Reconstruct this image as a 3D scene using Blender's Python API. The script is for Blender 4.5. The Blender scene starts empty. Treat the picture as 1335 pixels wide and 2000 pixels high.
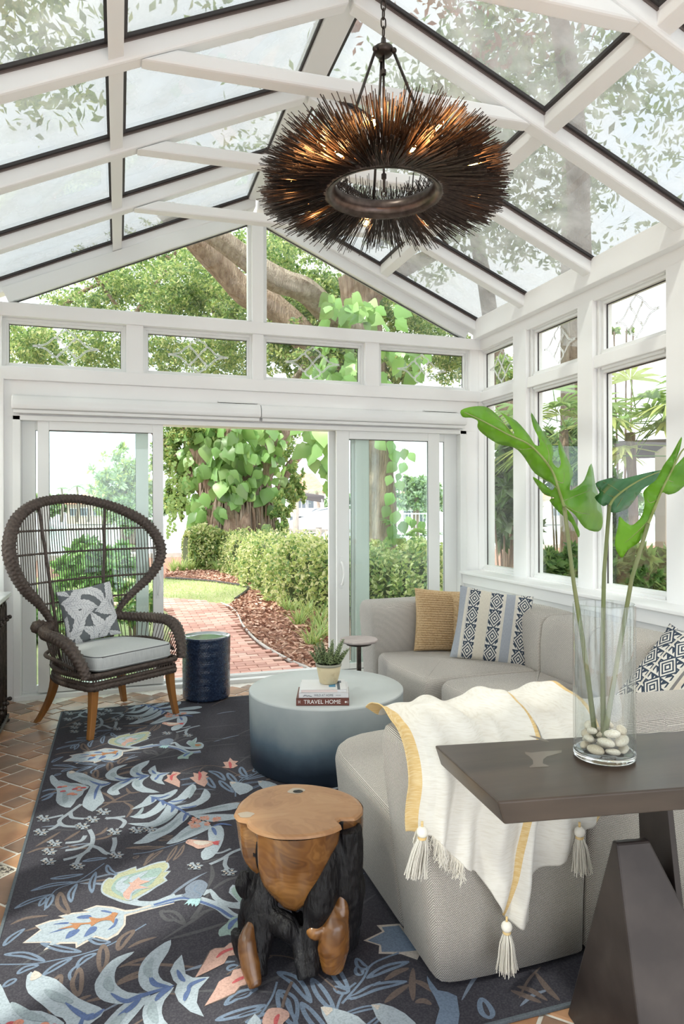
import bpy, bmesh, math, random
import numpy as np
from mathutils import Vector, Matrix, noise
from math import sin, cos, pi, radians, sqrt, atan2
random.seed(7); rng = np.random.default_rng(7)
sc = bpy.context.scene
COL = sc.collection

# ---------------------------------------------------------------- camera
FPX, YAW, ROLL, PCY = 1356.2, 0.3107, -0.0029, 989.8      # focal length in pixels of the 1335 x 2000 frame
cam_d = bpy.data.cameras.new('camera'); cam = bpy.data.objects.new('camera', cam_d); COL.objects.link(cam)
cam_d.sensor_fit = 'VERTICAL'; cam_d.sensor_height = 24; cam_d.lens = FPX * 24 / 2000
cam_d.shift_y = (PCY - 1000) / 2000; cam_d.clip_start = .05; cam_d.clip_end = 600
cam.location = (0, 0, 1.5)
cam.matrix_world = Matrix.Translation((0, 0, 1.5)) @ Matrix.Rotation(-YAW, 4, 'Z') @ Matrix.Rotation(pi/2, 4, 'X') @ Matrix.Rotation(ROLL, 4, 'Z')
sc.camera = cam

# ---------------------------------------------------------------- sky, sun, exposure
w = bpy.data.worlds.new('overcast_sky'); sc.world = w; w.use_nodes = True
nt = w.node_tree; nt.nodes.clear()
wo = nt.nodes.new('ShaderNodeOutputWorld'); bg = nt.nodes.new('ShaderNodeBackground')
tc = nt.nodes.new('ShaderNodeTexCoord'); nz = nt.nodes.new('ShaderNodeTexNoise'); cr = nt.nodes.new('ShaderNodeValToRGB')
nz.inputs['Scale'].default_value = 2.2; nz.inputs['Detail'].default_value = 5
cr.color_ramp.elements[0].position = .35; cr.color_ramp.elements[0].color = (.80, .88, 1, 1)
cr.color_ramp.elements[1].position = .62; cr.color_ramp.elements[1].color = (1, 1, 1, 1)
nt.links.new(tc.outputs['Generated'], nz.inputs['Vector']); nt.links.new(nz.outputs['Fac'], cr.inputs['Fac'])
nt.links.new(cr.outputs['Color'], bg.inputs['Color']); bg.inputs['Strength'].default_value = 1.15
nt.links.new(bg.outputs[0], wo.inputs[0])
sun_d = bpy.data.lights.new('sun', 'SUN'); sun = bpy.data.objects.new('sun', sun_d); COL.objects.link(sun)
sun_d.energy = 2.2; sun_d.angle = radians(3); sun_d.color = (1, .95, .86)
sun.rotation_euler = Vector((.50, .30, -.82)).to_track_quat('-Z', 'Y').to_euler()
vs = sc.view_settings; vs.view_transform = 'Standard'; vs.look = 'None'; vs.gamma = 1; vs.use_curve_mapping = False
vs.exposure = 1.42
sc.cycles.max_bounces = 10; sc.cycles.transparent_max_bounces = 24; sc.cycles.sample_clamp_indirect = 6

# ---------------------------------------------------------------- measuring helpers (photo pixel -> real point)
def ray(u, v):
    xr = (u - 667.5) / FPX; zr = -(v - PCY) / FPX
    x = xr*cos(ROLL) - zr*sin(ROLL); z = xr*sin(ROLL) + zr*cos(ROLL)
    return Vector((x*cos(YAW) + sin(YAW), -x*sin(YAW) + cos(YAW), z))
def at(u, v, d): return Vector((0, 0, 1.5)) + ray(u, v)*d
def onz(u, v, z=0.0):
    r = ray(u, v); return Vector((0, 0, 1.5)) + r*((z - 1.5)/r.z)
def ony(u, v, y):
    r = ray(u, v); return Vector((0, 0, 1.5)) + r*(y/r.y)

# ---------------------------------------------------------------- materials
def _nodes(name):
    m = bpy.data.materials.new(name); m.use_nodes = True; t = m.node_tree
    b = t.nodes['Principled BSDF']; return m, t, b
def _c(c): return (c[0], c[1], c[2], 1)
def mat(name, col, rough=.5, metal=0, var=None, bump=None, spec=.5, coat=0, stretch=(1, 1, 1), trans=None, sheen=0):
    """var = (scale, second colour, low, high); bump = (scale, strength, distance)"""
    m, t, b = _nodes(name)
    b.inputs['Base Color'].default_value = _c(col); b.inputs['Roughness'].default_value = rough
    b.inputs['Metallic'].default_value = metal; b.inputs['Specular IOR Level'].default_value = spec
    b.inputs['Coat Weight'].default_value = coat; b.inputs['Coat Roughness'].default_value = .12
    b.inputs['Sheen Weight'].default_value = sheen
    if var or bump:
        tcn = t.nodes.new('ShaderNodeTexCoord'); mp = t.nodes.new('ShaderNodeMapping'); mp.inputs['Scale'].default_value = stretch
        t.links.new(tcn.outputs['Object'], mp.inputs['Vector'])
    if var:
        n = t.nodes.new('ShaderNodeTexNoise'); n.inputs['Scale'].default_value = var[0]; n.inputs['Detail'].default_value = 6
        r = t.nodes.new('ShaderNodeValToRGB'); e = r.color_ramp.elements
        e[0].position = var[2]; e[0].color = _c(col); e[1].position = var[3]; e[1].color = _c(var[1])
        t.links.new(mp.outputs[0], n.inputs['Vector']); t.links.new(n.outputs['Fac'], r.inputs[0]); t.links.new(r.outputs[0], b.inputs['Base Color'])
    if bump:
        n = t.nodes.new('ShaderNodeTexNoise'); n.inputs['Scale'].default_value = bump[0]; n.inputs['Detail'].default_value = 4
        bp = t.nodes.new('ShaderNodeBump'); bp.inputs['Strength'].default_value = bump[1]; bp.inputs['Distance'].default_value = bump[2]
        t.links.new(mp.outputs[0], n.inputs['Vector']); t.links.new(n.outputs['Fac'], bp.inputs['Height']); t.links.new(bp.outputs[0], b.inputs['Normal'])
    if trans:   # thin leaves let light through
        tr = t.nodes.new('ShaderNodeBsdfTranslucent'); tr.inputs[0].default_value = _c(trans[0])
        mx = t.nodes.new('ShaderNodeMixShader'); mx.inputs[0].default_value = trans[1]
        o = t.nodes['Material Output']; t.links.new(b.outputs[0], mx.inputs[1]); t.links.new(tr.outputs[0], mx.inputs[2]); t.links.new(mx.outputs[0], o.inputs[0])
    return m
def pane_mat(name, tint, ior=1.5, dirt_haze=0, dirt_haze_col=(.8, .8, .78), dscale=6):
    """window glass: clear with tint, fresnel reflection, optional film of dust and painted hazy reflection"""
    m = bpy.data.materials.new(name); m.use_nodes = True; t = m.node_tree; t.nodes.clear()
    o = t.nodes.new('ShaderNodeOutputMaterial'); tr = t.nodes.new('ShaderNodeBsdfTransparent'); gl = t.nodes.new('ShaderNodeBsdfGlossy')
    fr = t.nodes.new('ShaderNodeFresnel'); mx = t.nodes.new('ShaderNodeMixShader')
    tr.inputs[0].default_value = _c(tint); gl.inputs['Roughness'].default_value = 0.0; fr.inputs[0].default_value = ior
    ge = t.nodes.new('ShaderNodeNewGeometry'); ly = t.nodes.new('ShaderNodeMath'); ly.operation = 'MULTIPLY_ADD'
    ly.inputs[1].default_value = (1/ior - ior); ly.inputs[2].default_value = ior     # same reflection from either side of the thin pane
    t.links.new(ge.outputs['Backfacing'], ly.inputs[0]); t.links.new(ly.outputs[0], fr.inputs[0])
    mi = t.nodes.new('ShaderNodeMath'); mi.operation = 'MINIMUM'; mi.inputs[1].default_value = 1.0
    t.links.new(fr.outputs[0], mi.inputs[0])
    t.links.new(mi.outputs[0], mx.inputs[0]); t.links.new(tr.outputs[0], mx.inputs[1]); t.links.new(gl.outputs[0], mx.inputs[2])
    last = mx
    if dirt_haze:
        tcn = t.nodes.new('ShaderNodeTexCoord'); n = t.nodes.new('ShaderNodeTexNoise'); n.inputs['Scale'].default_value = dscale; n.inputs['Detail'].default_value = 8
        r = t.nodes.new('ShaderNodeValToRGB'); r.color_ramp.elements[0].position = .35; r.color_ramp.elements[0].color = (dirt_haze*.6,)*3+(1,)
        r.color_ramp.elements[1].position = .75; r.color_ramp.elements[1].color = (min(1, dirt_haze*1.7),)*3+(1,)
        t.links.new(tcn.outputs['Object'], n.inputs['Vector']); t.links.new(n.outputs['Fac'], r.inputs[0])
        df = t.nodes.new('ShaderNodeBsdfDiffuse'); df.inputs[0].default_value = _c(dirt_haze_col)
        tl = t.nodes.new('ShaderNodeBsdfTranslucent'); tl.inputs[0].default_value = _c(dirt_haze_col)
        m1 = t.nodes.new('ShaderNodeMixShader'); m1.inputs[0].default_value = .6
        t.links.new(df.outputs[0], m1.inputs[1]); t.links.new(tl.outputs[0], m1.inputs[2])
        m2 = t.nodes.new('ShaderNodeMixShader'); t.links.new(r.outputs[0], m2.inputs[0]); t.links.new(mx.outputs[0], m2.inputs[1]); t.links.new(m1.outputs[0], m2.inputs[2])
        last = m2
    t.links.new(last.outputs[0], o.inputs[0])
    return m
def weave_mat(name, light, dark, bw=.0048, bh=.0034, mortar=.0011, rough=.95, mid=None):
    m, t, b = _nodes(name)
    uv = t.nodes.new('ShaderNodeUVMap'); br = t.nodes.new('ShaderNodeTexBrick')
    br.inputs['Scale'].default_value = 1; br.inputs['Brick Width'].default_value = bw; br.inputs['Row Height'].default_value = bh
    br.inputs['Mortar Size'].default_value = mortar; br.inputs['Mortar Smooth'].default_value = .6
    br.inputs['Color1'].default_value = _c(light); br.inputs['Color2'].default_value = _c(mid or [x*.86 for x in light]); br.inputs['Mortar'].default_value = _c(dark)
    t.links.new(uv.outputs[0], br.inputs['Vector']); t.links.new(br.outputs['Color'], b.inputs['Base Color'])
    bp = t.nodes.new('ShaderNodeBump'); bp.inputs['Strength'].default_value = .5; bp.inputs['Distance'].default_value = .001; bp.invert = True
    t.links.new(br.outputs['Fac'], bp.inputs['Height']); t.links.new(bp.outputs[0], b.inputs['Normal'])
    b.inputs['Roughness'].default_value = rough; b.inputs['Specular IOR Level'].default_value = .15; b.inputs['Sheen Weight'].default_value = .1
    return m
M = {}
M['white'] = mat('white_paint', (.90, .90, .895), .42, bump=(90, .05, .001))
M['vinyl'] = mat('white_vinyl', (.84, .85, .84), .3)
M['shade'] = mat('shade_cassette_white', (.86, .87, .87), .25)
M['gasket'] = mat('black_rubber_gasket', (.035, .03, .03), .5)
M['bronze'] = mat('bronze_gasket', (.13, .10, .09), .45)
M['roofglass'] = pane_mat('roof_glass', (.60, .62, .615), 1.7, .20, (.80, .79, .77), 5)  # the dusty film also paints hazy grey reflections into the panes
M['glass'] = pane_mat('window_glass', (.94, .97, .95), 1.45)
M['doorglass'] = pane_mat('green_door_glass', (.935, .98, .96), 1.5)
M['lead'] = mat('white_caming', (.78, .80, .79), .35)
M['grout'] = mat('white_grout', (.78, .75, .69), .9, var=(30, (.62, .58, .52), .4, .7))
M['iron'] = mat('dark_bronze_metal', (.045, .036, .032), .42, .75, var=(30, (.09, .07, .06), .4, .7))
M['quill'] = mat('rusty_steel_quill', (.034, .024, .020), .5, .5, var=(50, (.075, .050, .038), .4, .7))
M['copper'] = mat('dark_copper_ring', (.10, .075, .065), .32, .85, var=(18, (.2, .15, .13), .4, .7))
M['marble'] = mat('white_marble', (.80, .82, .82), .2, var=(5, (.62, .65, .66), .45, .7))
M['wicker'] = mat('dark_brown_wicker', (.062, .045, .038), .5, var=(60, (.12, .09, .075), .4, .72), spec=.4)
M['honey'] = mat('honey_wood', (.36, .155, .04), .38, var=(14, (.24, .095, .022), .35, .7), stretch=(1, 1, .12), coat=.25)
M['ltfabric'] = mat('pale_grey_cushion', (.60, .62, .62), .9, var=(60, (.50, .52, .53), .4, .65), stretch=(6, 6, .3), bump=(300, .2, .001), spec=.2)
M['sofa'] = weave_mat('tweed_sofa_fabric', (.88, .83, .765), (.145, .13, .115), .0056, .0040, .0011)
M['seam'] = mat('seam_thread_grey', (.30, .28, .26), .9)
M['throw'] = mat('cream_throw', (.80, .775, .72), .95, var=(120, (.70, .66, .585), .45, .75), stretch=(.25, .25, 3), bump=(220, .5, .0015), spec=.15)
M['gold'] = mat('golden_stripe', (.70, .48, .20), .8, var=(120, (.80, .64, .36), .4, .7), stretch=(.3, .3, 3), bump=(220, .4, .0015))
M['cream'] = mat('cream_yarn', (.86, .82, .74), .95, bump=(200, .3, .002))
M['tan'] = mat('tan_knit_yarn', (.58, .42, .25), .95, var=(90, (.42, .28, .14), .45, .7), bump=(400, .5, .001), spec=.1)
M['stem'] = mat('green_plant_stem', (.12, .15, .05), .5, var=(8, (.18, .18, .075), .35, .7))
M['leafbright'] = mat('bright_monstera_leaf', (.16, .36, .022), .36, var=(7, (.075, .23, .014), .4, .68), bump=(26, .25, .004), trans=((.42, .70, .03), .38))
M['leafdark'] = mat('dark_monstera_leaf', (.045, .15, .06), .25, var=(7, (.09, .24, .10), .4, .7), bump=(26, .25, .004), trans=((.2, .5, .08), .2))
M['leafvein'] = mat('pale_leaf_vein', (.20, .24, .07), .5)
M['darkwood'] = mat('dark_stained_table_wood', (.036, .025, .019), .36, var=(5, (.075, .052, .038), .35, .75), stretch=(.35, 2.2, 2.2), coat=.12, spec=.35, bump=(60, .08, .001))
M['darkleg'] = mat('dark_brown_table_base', (.030, .022, .020), .45, var=(6, (.062, .048, .043), .4, .75), coat=.05, spec=.35, bump=(40, .1, .002))
M['pot'] = mat('weathered_cream_pot', (.66, .56, .36), .7, var=(26, (.50, .40, .24), .55, .75), bump=(30, .3, .003))
M['potrim'] = mat('grey_pot_rim', (.36, .35, .28), .7)
M['succ'] = mat('green_succulent_leaf', (.20, .27, .11), .5, var=(30, (.33, .40, .19), .4, .7))
M['succd'] = mat('dark_succulent_leaf', (.11, .15, .07), .45)
M['soil'] = mat('dark_soil', (.05, .04, .03), .95, bump=(60, .6, .01))
M['paper'] = mat('white_paper', (.85, .84, .80), .8)
M['bookred'] = mat('brown_red_book_cloth', (.155, .048, .035), .55)
M['bookwhite'] = mat('white_book_cover', (.80, .80, .82), .4)
M['bookpink'] = mat('pale_pink_book_edge', (.82, .70, .68), .6)
M['inkdark'] = mat('dark_grey_ink', (.10, .12, .15), .6)
M['inkblue'] = mat('blue_ink', (.10, .30, .48), .6)
M['inkwhite'] = mat('white_ink', (.88, .87, .85), .6)
M['ceramic'] = mat('dark_blue_glazed_ceramic', (.010, .020, .050), .16, var=(70, (.035, .060, .115), .42, .75), bump=(46, .55, .006), coat=.6)
M['ceramtop'] = mat('blue_green_glaze_top', (.10, .16, .18), .08, var=(10, (.20, .26, .25), .4, .7), coat=.7)
M['bark'] = mat('brown_bark', (.22, .145, .105), .95, var=(5, (.40, .30, .23), .35, .7), stretch=(3, 3, .5), bump=(18, .9, .04))
M['barkpale'] = mat('pale_grey_bark', (.40, .33, .27), .95, var=(5, (.23, .17, .13), .35, .7), stretch=(3, 3, .5), bump=(18, .9, .04))
def leafm(n, c, tcol, tr=.4, rough=.5, vary=False):
    M[n] = mat('leaf_' + n, c, rough, trans=(tcol, tr))
    if vary:     # every leaf of its own shade
        t = M[n].node_tree; oi = t.nodes.new('ShaderNodeObjectInfo'); r = t.nodes.new('ShaderNodeValToRGB'); e = r.color_ramp.elements
        e[0].color = _c([x*.45 for x in c]); e[1].color = _c([min(1, x*1.5 + .05) for x in c]); t.links.new(oi.outputs['Random'], r.inputs[0]); t.links.new(r.outputs[0], t.nodes['Principled BSDF'].inputs['Base Color'])
leafm('g_lime', (.44, .50, .18), (.66, .74, .28)); leafm('g_yel', (.66, .66, .36), (.80, .80, .45))
leafm('g_mid', (.20, .30, .10), (.42, .58, .18)); leafm('g_dark', (.085, .16, .06), (.20, .36, .10))
leafm('g_philo', (.15, .31, .08), (.40, .62, .16), .3, .35, True); leafm('g_philo2', (.27, .44, .15), (.50, .70, .24), .3, .35, True)
leafm('g_pale', (.36, .46, .30), (.5, .62, .4)); leafm('g_red', (.42, .15, .08), (.62, .26, .16))
leafm('g_strap', (.34, .48, .18), (.56, .74, .28))
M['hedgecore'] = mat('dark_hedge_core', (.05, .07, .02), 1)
M['mulch'] = mat('brown_mulch_ground', (.36, .20, .14), 1, var=(25, (.20, .10, .07), .4, .7), bump=(50, .8, .03))
M['chip1'] = mat('red_brown_chip', (.50, .29, .21), .95); M['chip2'] = mat('pale_brown_chip', (.72, .50, .39), .95); M['chip3'] = mat('dark_brown_chip', (.20, .09, .06), .95)
M['lawn'] = mat('lawn_green', (.38, .43, .20), 1, var=(8, (.50, .50, .28), .4, .7), bump=(120, .8, .02))
M['water'] = mat('grey_canal_water', (.42, .46, .46), .12, bump=(1.3, .3, .1))
M['concrete'] = mat('pale_concrete', (.56, .53, .49), .9, var=(4, (.44, .42, .39), .4, .7), bump=(30, .3, .01))
M['stucco'] = mat('cream_stucco', (.74, .70, .62), .9); M['stucco2'] = mat('tan_stucco', (.60, .50, .40), .9)
M['roofred'] = mat('terracotta_roof', (.50, .25, .17), .85, var=(3, (.36, .17, .11), .4, .7))
M['darkglass'] = mat('dark_window_glass', (.12, .14, .16), .1)
M['boat'] = mat('white_boat_hull', (.84, .84, .82), .25); M['boattan'] = mat('tan_boat_bottom', (.55, .46, .38), .5)
M['canvas'] = mat('dark_canvas', (.10, .09, .09), .9)
M['woodgrey'] = mat('weathered_grey_wood', (.36, .32, .27), .9, var=(8, (.24, .21, .18), .4, .7), stretch=(4, 4, .5))
M['pergola'] = mat('dark_pergola_wood', (.08, .06, .05), .8)
M['pinkwall'] = mat('pale_lilac_wall', (.66, .62, .66), .9)

# ---------------------------------------------------------------- mesh building
class MB:
    def __init__(s): s.v = []; s.f = []; s.m = []; s.uv = None; s.cur = 0
    def add(s, vs_, fs_, m=None):
        b = len(s.v); s.v.extend([tuple(x) for x in vs_]); mi = s.cur if m is None else m
        for k, f in enumerate(fs_): s.f.append(tuple(b + i for i in f)); s.m.append(mi if not isinstance(mi, list) else mi[k])
        return s
    def box(s, x0, x1, y0, y1, z0, z1, m=None):
        return s.add([(x0,y0,z0),(x1,y0,z0),(x1,y1,z0),(x0,y1,z0),(x0,y0,z1),(x1,y0,z1),(x1,y1,z1),(x0,y1,z1)],
                     [(0,3,2,1),(4,5,6,7),(0,1,5,4),(1,2,6,5),(2,3,7,6),(3,0,4,7)], m)
    def hexa(s, p, m=None):      # 8 corners in box order
        return s.add(p, [(0,3,2,1),(4,5,6,7),(0,1,5,4),(1,2,6,5),(2,3,7,6),(3,0,4,7)], m)
    def tube(s, pts, r, n=8, m=None, cap=True, fn=None, flat=1.0, closed=False, up=None):
        pts = [Vector(p) for p in pts]; N = len(pts); rr = r if hasattr(r, '__len__') else [r]*N
        tang = []
        for i in range(N):
            a = pts[(i-1) % N] if (closed or i > 0) else pts[i]; b = pts[(i+1) % N] if (closed or i < N-1) else pts[i]
            d = (b - a); tang.append(d.normalized() if d.length > 1e-9 else Vector((0, 0, 1)))
        u = Vector(up) if up else (Vector((0, 0, 1)) if abs(tang[0].z) < .9 else Vector((1, 0, 0)))
        vs_ = []; L = 0
        for i in range(N):
            t = tang[i]; u = (u - t*u.dot(t));
            if u.length < 1e-6: u = t.orthogonal()
            u.normalize(); w_ = t.cross(u)
            if i: L += (pts[i] - pts[i-1]).length
            for k in range(n):
                a = 2*pi*k/n; q = rr[i]*(fn(L, a) if fn else 1)
                vs_.append(pts[i] + u*cos(a)*q + w_*sin(a)*q*flat)
        fs_ = []
        for i in range(N if closed else N-1):
            j = (i+1) % N
            for k in range(n):
                l = (k+1) % n; fs_.append((i*n+k, i*n+l, j*n+l, j*n+k))
        if cap and not closed: fs_.append(tuple(range(n-1, -1, -1))); fs_.append(tuple((N-1)*n + k for k in range(n)))
        return s.add(vs_, fs_, m)
    def lathe(s, prof, c=(0,0,0), n=40, m=None, fn=None, cap=False):
        vs_ = []; P = len(prof)
        for (r, z) in prof:
            for k in range(n):
                a = 2*pi*k/n; q = r*(fn(a, z) if fn else 1); vs_.append((c[0]+q*cos(a), c[1]+q*sin(a), c[2]+z))
        fs_ = [(i*n+k, i*n+(k+1) % n, (i+1)*n+(k+1) % n, (i+1)*n+k) for i in range(P-1) for k in range(n)]
        if cap: fs_.append(tuple(range(n-1, -1, -1))); fs_.append(tuple((P-1)*n+k for k in range(n)))
        return s.add(vs_, fs_, m)
    def grid(s, fn, nu, nv, m=None, mfn=None, wrap=False):
        vs_ = [fn(i/(nu-1 if not wrap else nu), j/(nv-1)) for j in range(nv) for i in range(nu)]
        fs_ = []; ms = []
        for j in range(nv-1):
            for i in range(nu if wrap else nu-1):
                k = (i+1) % nu; fs_.append((j*nu+i, j*nu+k, (j+1)*nu+k, (j+1)*nu+i)); ms.append(mfn(i/(nu-1), j/(nv-1)) if mfn else (s.cur if m is None else m))
        return s.add(vs_, fs_, ms)
    def prism(s, poly, z0, z1, m=None):
        n = len(poly); vs_ = [(p[0], p[1], z0) for p in poly] + [(p[0], p[1], z1) for p in poly]
        return s.add(vs_, [tuple(range(n-1, -1, -1)), tuple(range(n, 2*n))] + [(i, (i+1) % n, n+(i+1) % n, n+i) for i in range(n)], m)
    def sphere(s, c, r, n=12, m=None, sq=(1,1,1)):
        vs_ = []; h = n//2
        for j in range(1, h):
            for k in range(n):
                a = 2*pi*k/n; b = pi*j/h; vs_.append((c[0]+r*sq[0]*sin(b)*cos(a), c[1]+r*sq[1]*sin(b)*sin(a), c[2]+r*sq[2]*cos(b)))
        T = len(vs_); vs_ += [(c[0], c[1], c[2]+r*sq[2]), (c[0], c[1], c[2]-r*sq[2])]
        fs_ = [(j*n+k, (j+1)*n+k, (j+1)*n+(k+1) % n, j*n+(k+1) % n) for j in range(h-2) for k in range(n)]
        fs_ += [(T, k, (k+1) % n) for k in range(n)] + [(T+1, (h-2)*n+(k+1) % n, (h-2)*n+k) for k in range(n)]
        return s.add(vs_, fs_, m)
    def build(s, name, mats, parent=None, smooth=False, bevel=0, world=True, recalc=True, boxuv=False, seg=2, ang=30, sub=0):
        me = bpy.data.meshes.new(name); me.from_pydata(s.v, [], s.f)
        for x in (mats if isinstance(mats, (list, tuple)) else [mats]): me.materials.append(M[x] if isinstance(x, str) else x)
        if any(s.m): me.polygons.foreach_set('material_index', s.m)
        if recalc and len(s.f) < 60000:
            bm = bmesh.new(); bm.from_mesh(me); bmesh.ops.recalc_face_normals(bm, faces=bm.faces); bm.to_mesh(me); bm.free()
        if smooth:
            me.polygons.foreach_set('use_smooth', [True]*len(me.polygons))
        if boxuv: box_uv(me)
        o = bpy.data.objects.new(name, me); COL.objects.link(o)
        if parent:
            o.parent = parent
            if world: o.matrix_parent_inverse = inv_of(parent)
        if bevel:
            b = o.modifiers.new('bevel', 'BEVEL'); b.width = bevel; b.segments = seg; b.limit_method = 'ANGLE'; b.angle_limit = radians(ang); b.harden_normals = False
        if sub:
            b = o.modifiers.new('sub', 'SUBSURF'); b.levels = b.render_levels = sub
        return o
def world_of(o):
    m = Matrix.Translation(o.location) @ o.rotation_euler.to_matrix().to_4x4()
    return (world_of(o.parent) @ o.matrix_parent_inverse @ m) if o.parent else m
def inv_of(o): return world_of(o).inverted()
def box_uv(me):
    n = len(me.loops); co = np.empty(len(me.vertices)*3); me.vertices.foreach_get('co', co); co = co.reshape(-1, 3)
    vi = np.empty(n, int); me.loops.foreach_get('vertex_index', vi)
    pn = np.empty(len(me.polygons)*3); me.polygons.foreach_get('normal', pn); pn = np.abs(pn.reshape(-1, 3))
    lt = np.empty(len(me.polygons), int); me.polygons.foreach_get('loop_total', lt)
    ax = np.repeat(np.argmax(pn, 1), lt); c = co[vi]
    uv = np.where((ax == 0)[:, None], c[:, [1, 2]], np.where((ax == 1)[:, None], c[:, [0, 2]], c[:, [0, 1]]))
    l = me.uv_layers.new(name='UVMap'); l.data.foreach_set('uv', uv.astype(np.float32).ravel())
def tag(o, label=None, cat=None, group=None, kind=None):
    if label: o['label'] = label
    if cat: o['category'] = cat
    if group: o['group'] = group
    if kind: o['kind'] = kind
    return o
def thing(name, label, cat, loc=(0,0,0), rz=0, group=None):
    o = bpy.data.objects.new(name, None); COL.objects.link(o); o.location = loc; o.rotation_euler = (0, 0, rz); o.empty_display_size = .05
    return tag(o, label, cat, group)
def structure(o): o['kind'] = 'structure'; return o
def stuff(o, label=None): o['kind'] = 'stuff'; return tag(o, label)
def leaf_cloud(name, C, size, mats, parent=None, flat=0.0, asp=.45, up=0.0, seed=1, probs=None, fold=.18):
    """C: (n,3) centres. One quad-pair leaf at each, as one numpy-built mesh"""
    r = np.random.default_rng(seed); n = len(C)
    d = r.normal(size=(n, 3)); d[:, 2] = d[:, 2]*(1-flat) + up; d /= np.linalg.norm(d, axis=1)[:, None]
    q = r.normal(size=(n, 3)); q -= (q*d).sum(1)[:, None]*d; q /= np.linalg.norm(q, axis=1)[:, None]
    nn = np.cross(d, q); s = (size*r.uniform(.6, 1.3, n))[:, None]
    V = np.empty((n, 4, 3)); V[:, 0] = C - d*s/2; V[:, 1] = C + q*s*asp/2 + nn*s*fold*.5; V[:, 2] = C + d*s/2; V[:, 3] = C - q*s*asp/2 + nn*s*fold*.5
    me = bpy.data.meshes.new(name); me.vertices.add(n*4); me.vertices.foreach_set('co', V.ravel())
    me.loops.add(n*6); idx = (np.arange(n)[:, None]*4 + np.array([0, 1, 2, 0, 2, 3])).ravel(); me.loops.foreach_set('vertex_index', idx)
    me.polygons.add(n*2); me.polygons.foreach_set('loop_start', np.arange(n*2)*3)
    mi = np.repeat(r.choice(len(mats), n, p=probs), 2); me.polygons.foreach_set('material_index', mi)
    for x in mats: me.materials.append(M[x])
    me.update(calc_edges=True)
    o = bpy.data.objects.new(name, me); COL.objects.link(o)
    if parent: o.parent = parent; o.matrix_parent_inverse = inv_of(parent)
    return o
def smooth_path(P, n=6, closed=False):
    P = [Vector(p) for p in P]; out = []; N = len(P)
    for i in range(N if closed else N-1):
        a = P[(i-1) % N] if (closed or i) else P[0]; b = P[i]; c = P[(i+1) % N]; d = P[(i+2) % N] if (closed or i < N-2) else P[-1]
        for k in range(n):
            t = k/n; out.append(.5*((2*b) + (c-a)*t + (2*a-5*b+4*c-d)*t*t + (3*b-a-3*c+d)*t**3))
    if not closed: out.append(P[-1])
    return out
def text_obj(name, s, size, mtx, material, parent, ext=.0004):
    c = bpy.data.curves.new(name, 'FONT'); c.body = s; c.size = size; c.extrude = ext; c.align_x = 'LEFT'; c.align_y = 'CENTER'
    c.materials.append(M[material]); o = bpy.data.objects.new(name, c); COL.objects.link(o)
    me = bpy.data.meshes.new_from_object(o.evaluated_get(bpy.context.evaluated_depsgraph_get())); bpy.data.objects.remove(o)
    o = bpy.data.objects.new(name, me); COL.objects.link(o); o.parent = parent; o.matrix_local = mtx
    return o
# ================================================================ THE ROOM
W, D, XC, XL = 3.29, 5.94, 1.148, -0.99      # right wall, back wall, ridge, left wall
Y0 = -1.6                                     # behind the camera
SL, RB, RG = .45, 4.10, 4.21                  # roof slope, rafter undersides and glass at the ridge line
def rz_(x, z0): return z0 - SL*abs(x - XC)
def sk(x, y): return y - .032*(x - XC)        # the roof bays run very slightly askew
# ---- floor: hopscotch tiles in white grout
floor = structure(MB().box(XL-.2, W+.2, Y0, D+.06, -.12, -.005).build('floor', 'grout'))
tile_mats = []
for i, (c, c2) in enumerate([((0.429, 0.215, 0.111), (0.260, 0.137, 0.078)), ((0.546, 0.286, 0.143), (0.351, 0.169, 0.091)), ((0.312, 0.189, 0.130), (0.195, 0.130, 0.091)), ((0.598, 0.351, 0.195), (0.390, 0.195, 0.104)), ((0.260, 0.163, 0.117), (0.390, 0.221, 0.130))]):
    tile_mats.append(mat('terracotta_tile_%d' % i, c, .42, var=(5, c2, .35, .68), bump=(40, .25, .003), coat=.12)); M['tile%d' % i] = tile_mats[-1]
M['deco'] = mat('patterned_tile', (.60, .55, .46), .5, var=(60, (.10, .08, .07), .49, .53))
def tile_mesh(sz, mi):
    b = .006; h = sz/2 - .0065
    mb = MB(); v = [(-h,-h,-.012),(h,-h,-.012),(h,h,-.012),(-h,h,-.012),(-h,-h,-.002),(h,-h,-.002),(h,h,-.002),(-h,h,-.002),(-h+b,-h+b,0),(h-b,-h+b,0),(h-b,h-b,0),(-h+b,h-b,0)]
    mb.add(v, [(0,1,5,4),(1,2,6,5),(2,3,7,6),(3,0,4,7),(4,5,9,8),(5,6,10,9),(6,7,11,10),(7,4,8,11),(8,9,10,11)])
    me = bpy.data.meshes.new('tile'); me.from_pydata(mb.v, [], mb.f); me.materials.append(M[mi]); return me
LT, ST = .196, .112
tmesh = {(k, i): tile_mesh(s_, 'tile%d' % i) for k, s_ in (('L', LT), ('S', ST)) for i in range(5)}; dmesh = tile_mesh(ST, 'deco')
ca, sa = cos(radians(43)), sin(radians(43))
cnt = 0
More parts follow.
